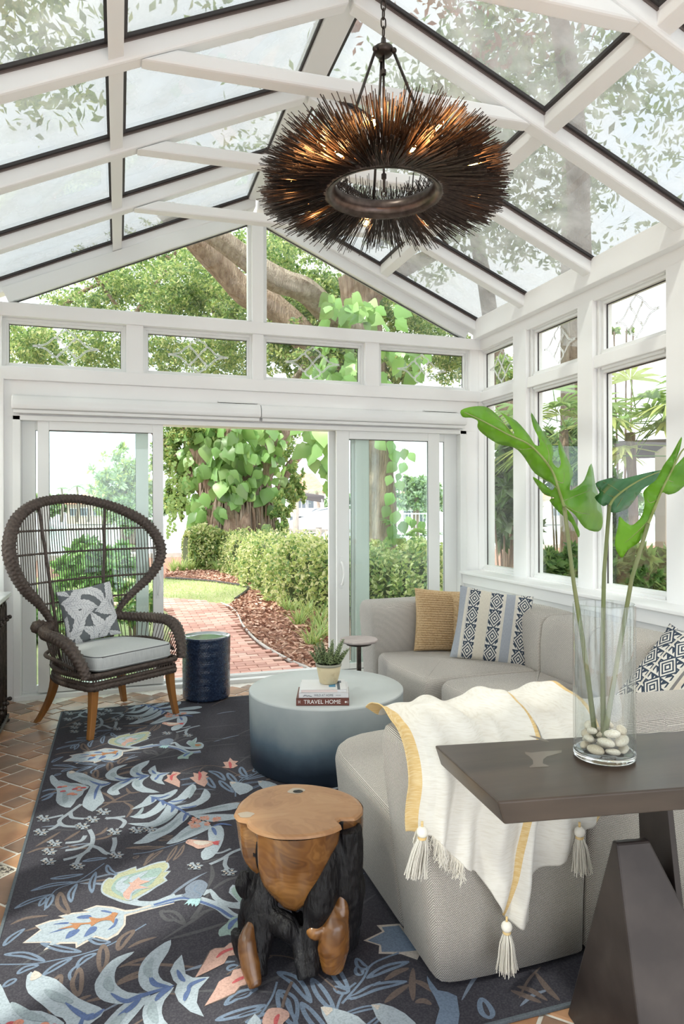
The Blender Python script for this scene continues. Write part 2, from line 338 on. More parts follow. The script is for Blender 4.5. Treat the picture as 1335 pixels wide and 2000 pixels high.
for i in range(-60, 60):
    for j in range(-60, 60):
        for k in ('L', 'S'):
            x = i*LT - j*ST; y = i*ST + j*LT
            if k == 'L': x += LT/2; y += LT/2
            else: x += LT + ST/2; y += ST/2
            X = x*ca - y*sa - .45 + .02; Y = x*sa + y*ca + 3.6
            m_ = .14 if k == 'L' else .08
            seen = (XL < X < -.28 and 2.0 < Y < 5.95) or (XL < X < 1.9 and 5.36 < Y < 5.95) or (.5 < X < 1.7 and 1.45 < Y < 1.86)
            if not seen or X - m_*.4 < XL or Y + m_ > D + .02: continue
            o = bpy.data.objects.new('tile', dmesh if (k == 'S' and abs(X+.44) < .07 and abs(Y-3.12) < .085) else tmesh[(k, random.randrange(5))])
            COL.objects.link(o); o.parent = floor; o.location = (X, Y, random.uniform(-.0008, .0008)); o.rotation_euler = (0, 0, radians(43)); cnt += 1
# ---- lower walls and jambs
def bevbox(name, boxes, m='white', parent=None, bevel=.003, kind=True):
    mb = MB()
    for b in boxes: mb.box(*b)
    o = mb.build(name, m, parent, bevel=bevel)
    if kind and not parent: structure(o)
    return o
wall_right = bevbox('wall_right', [(3.12, W+.16, Y0, D, -.02, .86)])
bevbox('window_sill', [(3.065, W+.02, Y0, D-.02, .865, .892)], parent=wall_right, bevel=.006)
bevbox('apron', [(3.10, 3.13, Y0, D-.02, .775, .866)], parent=wall_right)
bevbox('baseboard_right', [(3.10, 3.125, Y0, D, 0, .12)])
wall_left = bevbox('wall_left', [(XL-.16, XL, Y0, D, -.02, .86)])
# ---- back wall: posts, rails, header around the sliding doors
GY = D + .08      # glass plane of the back wall
wall_back = structure(MB().box(XL-.16, -.775, D, D+.14, -.02, 2.216).box(3.145, W+.16, D, D+.14, -.02, 2.216).box(XL-.16, W+.16, D, D+.14, 2.215, 2.497).build('wall_back', 'white', bevel=.003))
xs = [(-.82, .02), (.235, 1.062), (1.234, 2.088), (2.306, 3.151)]
bevbox('bottom_rail', [(XL-.02, W+.02, D-.03, D+.12, 2.497, 2.60)], parent=wall_back, bevel=.006)
bevbox('middle_rail', [(XL-.02, W+.02, D-.03, D+.12, 2.99, 3.095)], parent=wall_back, bevel=.006)
for (a, b) in [(XL-.02, -.86), (.06, .195), (1.10, 1.196), (2.128, 2.266), (3.19, W+.02)]:
    bevbox('post', [(a, b, D-.012, D+.12, 2.58, 3.0)], parent=wall_back, bevel=.004)
bevbox('king_post', [(1.098, 1.198, D-.012, D+.12, 3.08, 4.02)], parent=wall_back, bevel=.004)
# corner posts
bevbox('trim_1', [(W-.012, W+.16, D-.015, D+.14, .86, 3.2)])
bevbox('trim_2', [(XL-.16, -.845, D-.05, D+.14, 0, 2.50)])
bevbox('baseboard_back', [(3.15, W, D-.02, D, 0, .12)])
def sash(parent, name, x0, x1, z0, z1, y, rail, depth=.05, m='vinyl', mould=True):
    """frame of four members with a stepped inner edge, seen from -Y"""
    mb = MB()
    for (r, dy) in ([(rail, 0), ] if not mould else [(rail*.55, -.0), (rail, .018)]):
        mb.box(x0, x0+r, y+dy, y+depth, z0, z1); mb.box(x1-r, x1, y+dy, y+depth, z0, z1)
        mb.box(x0+r, x1-r, y+dy, y+depth, z0, z0+r); mb.box(x0+r, x1-r, y+dy, y+depth, z1-r, z1)
    return mb.build(name, m, parent, bevel=.003)
def quatrefoil(parent, cx, cz, w_, h_, T, name='leaded_ornament'):
    """interlaced curved caming: four pointed lobes through a centre cross"""
    mb = MB(); wx, wz = w_/2, h_/2
    S = [[(-wx, 0), (-wx*.62, wz*.12), (-wx*.36, wz*.50), (-wx*.22, wz*.42), (0, 0), (wx*.22, -wz*.42), (wx*.36, -wz*.50), (wx*.62, -wz*.12), (wx, 0)],
         [(-wx, 0), (-wx*.62, -wz*.12), (-wx*.36, -wz*.50), (-wx*.22, -wz*.42), (0, 0), (wx*.22, wz*.42), (wx*.36, wz*.50), (wx*.62, wz*.12), (wx, 0)],
         [(0, wz), (-wx*.08, wz*.86), (-wx*.27, wz*.66), (-wx*.24, wz*.40), (-wx*.2, wz*.36)], [(0, wz), (wx*.08, wz*.86), (wx*.27, wz*.66), (wx*.24, wz*.40), (wx*.2, wz*.36)],
         [(0, -wz), (-wx*.08, -wz*.86), (-wx*.27, -wz*.66), (-wx*.24, -wz*.40), (-wx*.2, -wz*.36)], [(0, -wz), (wx*.08, -wz*.86), (wx*.27, -wz*.66), (wx*.24, -wz*.40), (wx*.2, -wz*.36)]]
    for c in S:
        for off in (-.0045, .0045):
            p = smooth_path([T(cx + a, cz + b) for a, b in c], 5)
            q = [x + (T(0, 0) - T(0, 0)) for x in p]
            # two parallel strands
            t = [(p[min(i+1, len(p)-1)] - p[max(i-1, 0)]).normalized() for i in range(len(p))]
            nrm = (T(1, 0) - T(0, 0)).cross(T(0, 1) - T(0, 0)).normalized()
            q = [p[i] + t[i].cross(nrm)*off for i in range(len(p))]
            mb.tube(q, .0028, 5)
    return mb.build(name, 'lead', parent, smooth=True)
wi = 0
for (a, b) in xs:
    wi += 1
    f = structure(sash(None, 'window_%d' % wi, a-.042, b+.042, 2.598, 2.99, D+.03, .042))
    MB().box(a, b, GY+.002, GY+.008, 2.64, 2.948).build('pane', 'glass', f)
    MB().box(a-.001, a+.004, GY-.006, GY+.002, 2.64, 2.948).box(b-.004, b+.001, GY-.006, GY+.002, 2.64, 2.948).box(a, b, GY-.006, GY+.002, 2.943, 2.949).build('dark_gasket', 'gasket', f)
    quatrefoil(f, (a+b)/2, 2.79, .50, .30, lambda x, z: Vector((x, GY-.002, z)))
# gable lights: two triangles
for s_ in (-1, 1):
    wi += 1
    x_in = 1.07 if s_ < 0 else 1.236; z_in = 3.955 if s_ < 0 else 3.955; x_out = -.79 if s_ < 0 else 3.135
    tri = [(x_in, 3.118), (x_out, 3.118), (x_in, z_in)]
    mb = MB(); k = .03
    def seg(p, q, wd, y0, y1):
        p = Vector((p[0], p[1])); q = Vector((q[0], q[1])); d = (q-p).normalized(); n = Vector((-d.y, d.x))*wd
        c = Vector(((tri[0][0]*2 + tri[1][0])/3, 3.3))
        if (c - p).dot(n) > 0: n = -n
        P = [p - d*.03, q + d*.03, q + d*.03 + n, p - d*.03 + n]
        mb.hexa([(P[0].x, y0, P[0].y), (P[1].x, y0, P[1].y), (P[1].x, y1, P[1].y), (P[0].x, y1, P[0].y), (P[3].x, y0, P[3].y), (P[2].x, y0, P[2].y), (P[2].x, y1, P[2].y), (P[3].x, y1, P[3].y)])
    seg(tri[0], tri[1], .03, D+.04, D+.11); seg(tri[0], tri[2], .035, D+.04, D+.11); seg(tri[1], tri[2], .05, D+.045, D+.11); seg(tri[1], tri[2], .12, D+.02, D+.11)
    seg(tri[1], tri[2], .03, D+.055, D+.11)
    f = structure(mb.build('window_%d' % wi, 'vinyl', bevel=.003))
    MB().add([(p[0], GY+.002, p[1]) for p in tri] + [(p[0], GY+.008, p[1]) for p in tri], [(0,1,2),(5,4,3),(0,1,4,3),(1,2,5,4),(2,0,3,5)]).build('pane', 'glass', f)
    g = MB(); g.tube([(tri[1][0], GY-.003, tri[1][1]), (tri[2][0], GY-.003, tri[2][1])], .006, 4); g.build('dark_gasket', 'gasket', f)
# ---- right wall windows (and the left wall alike, which the photo does not show but its light does)
ye = [(5.92, 5.367), (5.066, 4.4725), (4.1984, 3.587), (3.29, 2.68), (2.38, 1.77), (1.47, .86), (.56, -.05), (-.35, -.96)]
def side_wall(xf, sgn, nm, seen=True):
    global wi
    root = bevbox('wall_%s_frame' % nm, [tuple(sorted((xf, xf+sgn*.15))) + (Y0, D, 2.99, 3.14)], bevel=.004)
    bevbox('transom_rail', [tuple(sorted((xf, xf+sgn*.15))) + (Y0, D, 2.50, 2.59)], parent=root, bevel=.006)
    bevbox('sill_rail', [tuple(sorted((xf, xf+sgn*.15))) + (Y0, D, .855, .90)], parent=root, bevel=.004)
    prev = D
    for (a, b) in ye:      # a = far edge, b = near edge of glass
        bevbox('mullion', [tuple(sorted((xf-sgn*.014, xf+sgn*.15))) + (a+.05, prev - .05 if prev < D else D, .88, 3.0)], parent=root, bevel=.004) if prev < D else None
        prev = b
    bevbox('mullion', [tuple(sorted((xf, xf+sgn*.15))) + (Y0, ye[-1][1]-.05, .88, 3.0)], parent=root, bevel=.004)
    for (a, b) in ye:
        for (z0, z1, up) in ((.94, 2.46, 0), (2.63, 2.96, 1)):
            wi += 1; mb = MB(); r = .045
            for (rr, dx) in ((r*.55, 0), (r, .02)):
                X0, X1 = sorted((xf+sgn*(.025+dx), xf+sgn*.12))
                mb.box(X0, X1, a, a+rr+.0, z0-rr, z1+rr) if False else None
                mb.box(X0, X1, a+r-rr, a+r, z0-r, z1+r) if rr < r else mb.box(X0, X1, a, a+r, z0-r, z1+r)
                mb.box(X0, X1, b-r, b-r+rr, z0-r, z1+r) if rr < r else mb.box(X0, X1, b-r, b, z0-r, z1+r)
                mb.box(X0, X1, b, a, z0-r, z0-r+rr); mb.box(X0, X1, b, a, z1+r-rr, z1+r)
            f = structure(mb.build('window_%d' % wi, 'vinyl', bevel=.003))
            X0, X1 = sorted((xf+sgn*.08, xf+sgn*.086))
            MB().box(X0, X1, b, a, z0, z1).build('pane', 'glass', f)
            if seen and b > 1.9:
                X0, X1 = sorted((xf+sgn*.072, xf+sgn*.08))
                MB().box(X0, X1, a-.006, a, z0, z1).box(X0, X1, b, b+.004, z0, z1).box(X0, X1, b, a, z1-.006, z1).build('dark_gasket', 'gasket', f)
                if up: quatrefoil(f, (a+b)/2, 2.795, .42, .30, lambda y, z: Vector((xf+sgn*.07, y, z)))
side_wall(W, 1, 'right'); side_wall(XL, -1, 'left', False)
structure(bpy.data.objects['wall_right_frame']); structure(bpy.data.objects['wall_left_frame'])
# cornices
for s_, nm in ((1, 'right'), (-1, 'left')):
    xe = XC + s_*2.07
    a, b = sorted((xe, XC + s_*2.30))
    c = bevbox('trim_%d' % (3 if s_ > 0 else 4), [(a, b, Y0, D-.015, 3.09, rz_(xe, RG)-.005)], bevel=.005)
# ---- the room behind the camera: the house wall with its opening
wall_front = bevbox('wall_front', [(XL-.2, W+.2, Y0-.2, Y0, 2.6, 4.3), (XL-.2, -.6, Y0-.2, Y0, 0, 2.6), (2.9, W+.2, Y0-.2, Y0, 0, 2.6)])
# ---- roof
ceiling = structure(MB().box(XC-.078, XC+.078, Y0, D, RB+.045, RB+.17).build('ceiling', 'white', bevel=.012))
def slope_bar(p, q, y0, y1, zb, zt, s_):
    """member lying in the roof slope between x=p and x=q"""
    mb = MB(); P = []
    for z0 in (zb, zt):
        for (x, y) in ((p, y0), (q, y0), (q, y1), (p, y1)): P.append((x, sk(x, y), rz_(x, z0)))
    return mb.hexa(P)
RY = [-1.55, -.87, -.01, .85, 1.675, 2.53, 3.385, 4.255, 5.11, 5.94]
for s_ in (-1, 1):
    xr, xe = XC + s_*.012, XC + s_*2.16
    for k, y in enumerate(RY):
        wd = .09 if y < 5.9 else .13
        slope_bar(xr, xe, y, y+wd, RB, RG+.02, s_).build('rafter', 'white', ceiling, bevel=.012)
        if k == len(RY)-1: break
        ya, yb = y + .09, RY[k+1]
        # muntin half way down the slope
        slope_bar(XC + s_*1.12, XC + s_*1.19, ya-.002, yb+.002, RG-.085, RG+.01, s_).build('muntin', 'white', ceiling, bevel=.004)
        for (p, q) in ((.078, 1.12), (1.19, 2.10)):
            p_, q_ = XC + s_*p, XC + s_*q
            slope_bar(p_, q_, ya, yb, RG+.008, RG+.016, s_).build('glass_pane', 'roofglass', ceiling)
            if y > .8:
                g = MB()
                g.hexa(slope_bar(p_, q_, yb-.028, yb-.001, RG-.012, RG+.006, s_).v)
                g.hexa(slope_bar(p_, q_, ya+.001, ya+.016, RG-.012, RG+.006, s_).v)
                e = .016 if s_ > 0 else -.016
                g.hexa(slope_bar(p_, p_+e, ya+.016, yb-.028, RG-.012, RG+.006, s_).v); g.hexa(slope_bar(q_-e, q_, ya+.016, yb-.028, RG-.012, RG+.006, s_).v)
                g.build('gasket', 'gasket', ceiling)
                h = MB(); h.hexa(slope_bar(p_, q_, yb-.012, yb-.0005, RG-.022, RG-.012, s_).v); h.build('glazing_bead', 'bronze', ceiling)
for y in RY[1:-1]:
    x0, x1 = XC - 1.045, XC + 1.045
    mb = MB(); P = []
    for (z, e) in ((3.625, 0), (3.70, .17)):
        for (x, yy) in ((x0+e, y), (x1-e, y), (x1-e, y+.09), (x0+e, y+.09)): P.append((x, sk(x, yy), z))
    mb.hexa(P).build('collar_tie', 'white', ceiling, bevel=.012)
# ================================================================ SLIDING DOORS
def door_panel(name, x0, x1, y, z0, z1, st, tr, br, handle=None):
    mb = MB(); t = .034
    mb.box(x0, x0+st, y, y+t, z0, z1); mb.box(x1-st, x1, y, y+t, z0, z1); mb.box(x0+st, x1-st, y, y+t, z1-tr, z1); mb.box(x0+st, x1-st, y, y+t, z0, z0+br)
    f = structure(mb.build(name, 'vinyl', bevel=.003))
    MB().box(x0+st, x1-st, y+.014, y+.020, z0+br, z1-tr).build('pane', 'doorglass', f)
    a, b, c, d = x0+st, x1-st, z0+br, z1-tr
    MB().box(a, a+.003, y+.006, y+.013, c, d).box(b-.003, b, y+.006, y+.013, c, d).box(a, b, y+.006, y+.013, d-.004, d).build('dark_gasket', 'gasket', f)
    if handle:
        hb = MB(); hx, hz = handle
        hb.box(hx-.016, hx+.016, y-.006, y, hz-.135, hz+.155)
        hb.tube(smooth_path([(hx, y-.004, hz-.10), (hx, y-.035, hz-.085), (hx+.012, y-.045, hz), (hx, y-.035, hz+.085), (hx, y-.004, hz+.10)], 5), [.012]*21, 8)
        hb.tube([(hx, y-.012, hz+.12), (hx, y-.004, hz+.12)], .008, 8); hb.tube([(hx, y-.012, hz-.12), (hx, y-.004, hz-.12)], .006, 8)
        hb.build('handle', 'vinyl', f, bevel=.002)
    return f
fr = structure(MB().box(-.785, -.73, D-.02, D+.14, 0, 2.22).box(3.08, 3.145, D-.02, D+.14, 0, 2.22).box(-.785, 3.145, D-.02, D+.14, 2.185, 2.225)
    .box(-.785, 3.145, D-.03, D+.16, -.01, .028).box(-.785, 3.145, D+.05, D+.07, .028, .05).box(-.785, 3.145, D+.10, D+.115, .028, .05).build('door_frame', 'vinyl', bevel=.003))
fr.name = 'door_1'
door_panel('door_2', -.61, .352, D+.012, .035, 2.187, .084, .072, .05, (.31, .88))
door_panel('door_3', 1.862, 2.878, D+.012, .035, 2.187, .118, .074, .05, (1.905, .90))
door_panel('door_4', -.73, .235, D+.062, .035, 2.187, .10, .072, .05)
door_panel('door_5', 2.06, 3.08, D+.062, .035, 2.187, .13, .072, .05)
door_panel('door_6', 1.815, 2.14, D+.10, .035, 2.187, .11, .072, .05)
# ================================================================ ROLLER SHADE CASSETTES
def cassette(x0, x1, label):
    t = thing('roller_shade', label, 'roller shade', (x0, D, 2.30), 0)
    prof = [(0, .062), (-.045, .066), (-.075, .050), (-.092, .018), (-.096, -.02), (-.088, -.048), (-.06, -.052), (0, -.052)]
    p = [(y, z) for y, z in prof]; n = len(p)
    v = [(x0, D+a-.001, 2.315+b) for a, b in p] + [(x1, D+a-.001, 2.315+b) for a, b in p]
    MB().add(v, [tuple(range(n)), tuple(range(2*n-1, n-1, -1))] + [(i, (i+1) % n, n+(i+1) % n, n+i) for i in range(n)]).build('cassette', 'shade', t, bevel=.008, seg=3, ang=12)
    MB().box(x0+.01, x1-.01, D-.068, D-.02, 2.235, 2.262).build('hem_bar', 'vinyl', t, bevel=.004)
    return t
cassette(-.785, 1.158, 'white roller shade cassette above the left half of the doors')
cassette(1.163, 3.115, 'white roller shade cassette above the right half of the doors')
for (a, lab) in ((.80, 'thin white clip strip above the left shade cassette'), (2.70, 'thin white clip strip above the right shade cassette')):
    t = MB().box(a, a+.34, D-.045, D-.001, 2.386, 2.397).build('clip_strip', 'vinyl', bevel=.002); tag(t, lab, 'strip')
# ================================================================ SECTIONAL SOFA
sofa = thing('sectional_sofa', 'large L shaped sectional sofa in grey and cream tweed with deep rounded seats', 'sofa', (2.2, 3.3, 0))
def back_path():
    P = [(.93, 2.09), (2.33, 2.09)]
    P += [(2.33 + .44*sin(a), 2.53 - .44*cos(a)) for a in np.linspace(.15, pi/2, 8)]
    P += [(2.77, 4.42)]
    P += [(2.27 + .50*cos(a), 4.42 + .50*sin(a)) for a in np.linspace(.15, pi/2, 8)]
    P += [(1.80, 4.93)]
    out = [Vector(P[0])]
    for a, b in zip(P[:-1], P[1:]):
        a, b = Vector(a), Vector(b); n = max(1, int((b-a).length/.04))
        for k in range(1, n+1): out.append(a + (b-a)*k/n)
    L = [0]
    for a, b in zip(out[:-1], out[1:]): L.append(L[-1] + (b-a).length)
    return out, L
BP, BL = back_path()
def back_at(s):
    s = max(0, min(BL[-1], s)); i = max(1, int(np.searchsorted(BL, s))); i = min(i, len(BP)-1)
    k = (s - BL[i-1])/max(1e-9, BL[i]-BL[i-1]); p = BP[i-1]*(1-k) + BP[i]*k
    j0, j1 = max(0, i-2), min(len(BP)-1, i+1); t = (BP[j1]-BP[j0]).normalized()
    return p, t, Vector((t.y, -t.x))     # n points to the outside
HB = .785
def back_profile(ins=0.0):
    """(offset from centre line, z); ins shrinks the section for rounded ends"""
    o0, o1, i0, i1 = .15 - ins, .20 - ins, -.15 + ins, -.145 + ins; r = .085; zt = HB - ins*.9; zb = .03 + ins*.3
    P = [(o0, zb), (o0+.006, .2), (o0+.022, .42), (o1-.008, .60)]
    P += [(o1 - r + r*cos(a), zt - r + r*sin(a)) for a in np.linspace(0, pi/2, 6)]
    P += [(i1 + r - r*sin(a), zt - r + r*cos(a)) for a in np.linspace(0, pi/2, 6)]
    P += [(i1 - .012, .60), (i0-.005, .42), (i0, .2), (i0, zb)]
    return P
def back_module(s0, s1, flare0=0, flare1=0, r=.05):
    mb = MB(); st = [(s0, .05), (s0+.006, .026), (s0+.018, .010), (s0+.04, .002)]
    n = max(3, int((s1-s0)/.04)); st += [(s0+.04+(s1-s0-.08)*k/n, -.006*sin(pi*k/n)) for k in range(1, n)]
    st += [(s1-.04, .002), (s1-.018, .010), (s1-.006, .026), (s1, .05)]
    if not flare0 and s0 > .01: st[:4] = [(s0, .022), (s0+.004, .010), (s0+.012, .003), (s0+.03, 0)]
    if not flare1 and s1 < BL[-1]-.01: st[-4:] = [(s1-.03, 0), (s1-.012, .003), (s1-.004, .010), (s1, .022)]
    rows = []
    for s, ins in st:
        p, t, nrm = back_at(s); row = []
        for (o, z) in back_profile(ins):
            q = p + nrm*o
            if flare0: q = q - t*flare0*(z/HB)*max(0, 1-(s-s0)/.35)
            if flare1: q = q + t*flare1*(z/HB)*max(0, 1-(s1-s)/.35)
            row.append((q.x, q.y, z))
        rows.append(row)
    m = len(rows[0]); v = [x for r_ in rows for x in r_]; N = len(rows)
    f = [(i*m+j, i*m+(j+1) % m, (i+1)*m+(j+1) % m, (i+1)*m+j) for i in range(N-1) for j in range(m)]
    f += [tuple(range(m-1, -1, -1)), tuple((N-1)*m+j for j in range(m))]
    mb.add(v, f); o = mb.build('backrest', 'sofa', sofa, smooth=True, boxuv=True); return o
def s_at(x=None, y=None):
    for i, p in enumerate(BP):
        if x is not None and p.x >= x: return BL[i]
        if y is not None and p.y >= y and p.x > 2.5: return BL[i]
e = .004
cuts = [0, s_at(x=1.43), s_at(x=2.2), s_at(y=2.95), s_at(y=3.42), s_at(y=3.93), s_at(y=4.5), BL[-1]]
for a, b, k in zip(cuts[:-1], cuts[1:], range(9)):
    back_module(a + (e if k else 0), b - (e if b < BL[-1] else 0), .10 if k == 0 else 0, .035 if b >= BL[-1] else 0)
def round_poly(P, R, n=5):
    out = []; N = len(P)
    for i in range(N):
        a, b, c = Vector(P[i-1]), Vector(P[i]), Vector(P[(i+1) % N]); r = R[i] if hasattr(R, '__len__') else R
        d1 = (a-b).normalized(); d2 = (c-b).normalized(); r = min(r, (a-b).length*.45, (c-b).length*.45)
        p, q = b + d1*r, b + d2*r
        for k in range(n+1):
            t = k/n; out.append(p*(1-t)**2 + b*2*t*(1-t) + q*t*t)
    return out
def soft_block(poly, z0, z1, r, crown=.012, flare=0):
    """plan polygon pushed up with rounded rim and a softly crowned top"""
    P = [Vector((p[0], p[1])) for p in poly]; N = len(P); c = sum(P, Vector((0, 0)))/N
    nr = []
    for i in range(N):
        t = (P[(i+1) % N] - P[i-1]).normalized(); nr.append(Vector((t.y, -t.x)))
    if sum(P[i].x*P[(i+1) % N].y - P[(i+1) % N].x*P[i].y for i in range(N)) < 0: nr = [-x for x in nr]
    rings = [(.012, z0), (0, z0+.02), (0, (z0+z1)/2), (0, z1-r)] + [(r - r*cos(a), z1 - r + r*sin(a)) for a in np.linspace(.3, pi/2, 5)]
    mb = MB(); rows = []
    for ins, z in rings:
        fl = flare*max(0, (z-z0)/(z1-z0))
        rows.append([(p.x - n_.x*(ins-fl), p.y - n_.y*(ins-fl), z) for p, n_ in zip(P, nr)])
    for k in (.75, .45, .2):
        rows.append([(c.x + (x-c.x)*k, c.y + (y-c.y)*k, z1 + crown*(1-k*k)) for x, y, z in rows[len(rings)-1]])
    v = [q for r_ in rows for q in r_]; f = [(i*N+j, i*N+(j+1) % N, (i+1)*N+(j+1) % N, (i+1)*N+j) for i in range(len(rows)-1) for j in range(N)]
    f += [tuple(range(N-1, -1, -1)), tuple((len(rows)-1)*N+j for j in range(N))]
    return mb.add(v, f)
def seat(poly, R, **k):
    o = soft_block(round_poly(poly, R), .03, .438, .055, **k).build('seat', 'sofa', sofa, smooth=True, boxuv=True); return o
seat([(.93, 2.238), (1.85, 2.238), (1.85, 3.02), (1.45, 3.12), (.93, 3.07)], [.02, .02, .05, .3, .26], flare=.04)
seat([(1.858, 2.238), (2.61, 2.238), (2.61, 2.93), (1.858, 2.99)], [.02, .2, .05, .05])
seat([(1.90, 3.0), (2.61, 2.94), (2.61, 3.915), (1.84, 3.905)], [.10, .03, .04, .16])
seat([(1.80, 3.93), (2.61, 3.925), (2.61, 4.45), (2.30, 4.77), (1.80, 4.77), (1.74, 4.45)], [.06, .04, .25, .2, .04, .18])
# feet, hardly seen
for (x, y) in ((1.0, 2.02), (1.0, 2.98), (2.5, 2.1), (2.8, 3.4), (2.7, 4.8), (1.85, 4.9), (1.85, 4.0), (1.9, 3.05)):
    MB().lathe([(.02, .009), (.022, .034)], (x, y, 0), 10, cap=True).build('foot', 'darkleg', sofa)
# stitched seams on the backs
def seam(s, name='stitched_seam'):
    p, t, nrm = back_at(s); pts = []
    for (o, z) in back_profile(-.0015): q = p + nrm*o; pts.append((q.x, q.y, z))
    MB().tube(pts, .0016, 4).build(name, 'seam', sofa)
for s in ((cuts[3]+cuts[4])/2, cuts[5]+.22, cuts[6]+.25, BL[-1]-.2): seam(s)
# ================================================================ THROW BLANKET over the near back
def shell(x, u):
    """point on the near backrest's skin: u = distance over the top from the top centre, + to the camera side; returns y, z, ny, nz"""
    yo, yi, zt, r = 2.09 - .20, 2.09 + .145, HB, .085
    top = (yi - yo)/2 - r*.3
    yc = (yi + yo)/2
    sgn = -1 if u > 0 else 1
    a = abs(u); arc = r*pi/2; fl = (yi-yo)/2 - r
    if a < fl: return yc + sgn*a, zt, 0, 1
    if a < fl + arc:
        th = (a-fl)/r; return yc + sgn*(fl + r*sin(th)), zt - r + r*cos(th), sgn*sin(th), cos(th)
    h = a - fl - arc; z = zt - r - h
    lean = .065*min(1, max(0, h)/.6) if u > 0 else 0
    return yc + sgn*(fl + r) - sgn*(lean if u > 0 else 0), z, sgn, 0
# bottom hem on the camera side: z by x, traced from its folds and points
HX = [.79, .815, .85, .90, .96, 1.03, 1.07, 1.12, 1.17, 1.205, 1.222, 1.232, 1.27, 1.30, 1.345, 1.36, 1.39, 1.42, 1.45]
HZ = [.56, .555, .545, .50, .455, .385, .31, .245, .215, .205, .20, .34, .37, .385, .415, .47, .49, .50, .52]
def throw_pt(s, t):
    xs = 1.30 - .185*t; x = .80 + (xs-.80)*s/.6 if s < .6 else xs + (1.44-xs)*(s-.6)/.4
    # t 0 = seat side hem, 1 = camera side hem
    zh = np.interp(x, HX, HZ); u0 = -.15 - .24*s*s - .02*sin(x*23); yo = (2.235-1.89)/2 - .085
    u1 = yo + .1335 + (HB - .085 - zh)
    u = u0 + (u1-u0)*t
    y, z, ny, nz_ = shell(x, u)
    edge = max(0, u - .2); drop = min(1, max(0, u)/.45)
    fold = .020*(1+sin(x*58 + u*3))*(.35 + .8*drop) + .014*(1+sin(x*31 + 1.3 - u*7)) + .012*(1+sin(x*97+u*11))*.5*drop
    crump = .028*(1 + noise.noise(Vector((x*9, u*7, 1.7)))) + .02*max(0, 1-abs(u)/.25)*(1+sin(x*26+2))
    off = .006 + fold*.8 + crump*.9
    xx = x + .012*sin(u*9 + x*20)*drop + (-.018*drop if s < .1 else 0)
    return Vector((xx, y + ny*off, z + nz_*off + (.0 if u > .2 else 0)))
throw = thing('throw_blanket', 'cream woven throw blanket with golden stripes draped over near end of sofa', 'blanket', (1.1, 2.05, .44))
def stripe(s, t): return 1 if (s < .062 or abs(s-.6) < .0185 or s > .972) else 0
tb = MB(); tb.grid(throw_pt, 161, 120, mfn=stripe)
o = tb.build('cloth', ['throw', 'gold'], throw, smooth=True); md = o.modifiers.new('thickness', 'SOLIDIFY'); md.thickness = .003; md.offset = 0
def tassel(p, L, label, tilt=0):
    t = MB(); p = Vector(p)
    t.sphere(p, .017, 12, 0)
    t.tube([p + Vector((0, 0, .03)), p + Vector((0, 0, .012))], .004, 6, 1)
    t.lathe([(.012, -.012), (.013, -.016), (.012, -.020)], p, 12, 1)
    r = random.Random(int(p.x*1000))
    for k in range(110):
        a = r.uniform(0, 2*pi); q = sqrt(r.random()); e_ = L*r.uniform(.88, 1.02)
        pts = [p + Vector((cos(a)*q*.008, sin(a)*q*.008, -.014)), p + Vector((cos(a)*q*.022 + tilt*.3, sin(a)*q*.02, -.014 - e_*.3)), p + Vector((cos(a)*q*.028 + tilt*.7, sin(a)*q*.022, -.014 - e_*.65)), p + Vector((cos(a)*q*.034 + tilt + r.uniform(-.004, .004), sin(a)*q*.026, -.014 - e_))]
        t.tube(smooth_path(pts, 2), .0014, 3, 0, cap=False)
    o = t.build('tassel', ['cream', 'gold'], throw, smooth=True); return o
tassel(ony(989, 1810, 1.835), .125, ''); tassel(ony(824, 1625, 1.82), .115, '', -.02); tassel(ony(1131, 1625, 1.82), .115, '', .008)
fr_ = MB(); r_ = random.Random(5)
for k in range(230):
    s = .05 + .28*k/230; p = throw_pt(s, 1.0); L_ = r_.uniform(.035, .06)
    fr_.tube([p + Vector((0, -.002, .004)), p + Vector((r_.uniform(-.01, .01), r_.uniform(-.006, .003), -L_*.5)), p + Vector((r_.uniform(-.014, .014), r_.uniform(-.008, .003), -L_))], .0012, 3, cap=False)
stuff(fr_.build('fringe', 'cream', throw))
# ================================================================ CUSHIONS
def cushion_fn(w_, h_, t_, pinch=.10):
    """front skin (u,v in -1..1) -> local x (width), y (thickness), z (height)"""
    def f(u, v, side):
        k = max(0, (1-abs(u)**2.6))*max(0, (1-abs(v)**2.6)); th = t_/2*k**.5
        px = w_/2*u*(1 - pinch*(1-abs(v)**1.6)*abs(u)**2*.6); pz = h_/2*v*(1 - pinch*(1-abs(u)**1.6)*abs(v)**2*.6)
        wr = .004*noise.noise(Vector((u*2.3, v*2.3, side*3.1)))*k
        return Vector((px, -side*(th+wr), pz))
    return f
def cushion(name, label, w_, h_, t_, loc, rot, mats, mfn=None, n=36, group=None, bumpfn=None):
    t = thing(name, label, 'cushion', (0, 0, 0), 0, group); t.location = loc; t.rotation_euler = rot
    f = cushion_fn(w_, h_, t_); mb = MB()
    for side in (1, -1):
        def g(a, b, side=side):
            u, v = a*2-1, b*2-1; p = f(u, v, side)
            if bumpfn: p = p + Vector((0, -side*bumpfn(u, v), 0))*max(0, 1-max(abs(u), abs(v))**8)
            return p
        mb.grid(g, n, n, mfn=mfn)
    o = mb.build('cover', mats, t, smooth=True, world=False)
    l = o.data.uv_layers.new(name='UVMap')
    vi = np.empty(len(o.data.loops), int); o.data.loops.foreach_get('vertex_index', vi)
    co = np.empty(len(o.data.vertices)*3); o.data.vertices.foreach_get('co', co); co = co.reshape(-1, 3)[vi]
    l.data.foreach_set('uv', np.stack([co[:, 0]/w_+.5, co[:, 2]/h_+.5], 1).astype(np.float32).ravel())
    return t, f, o
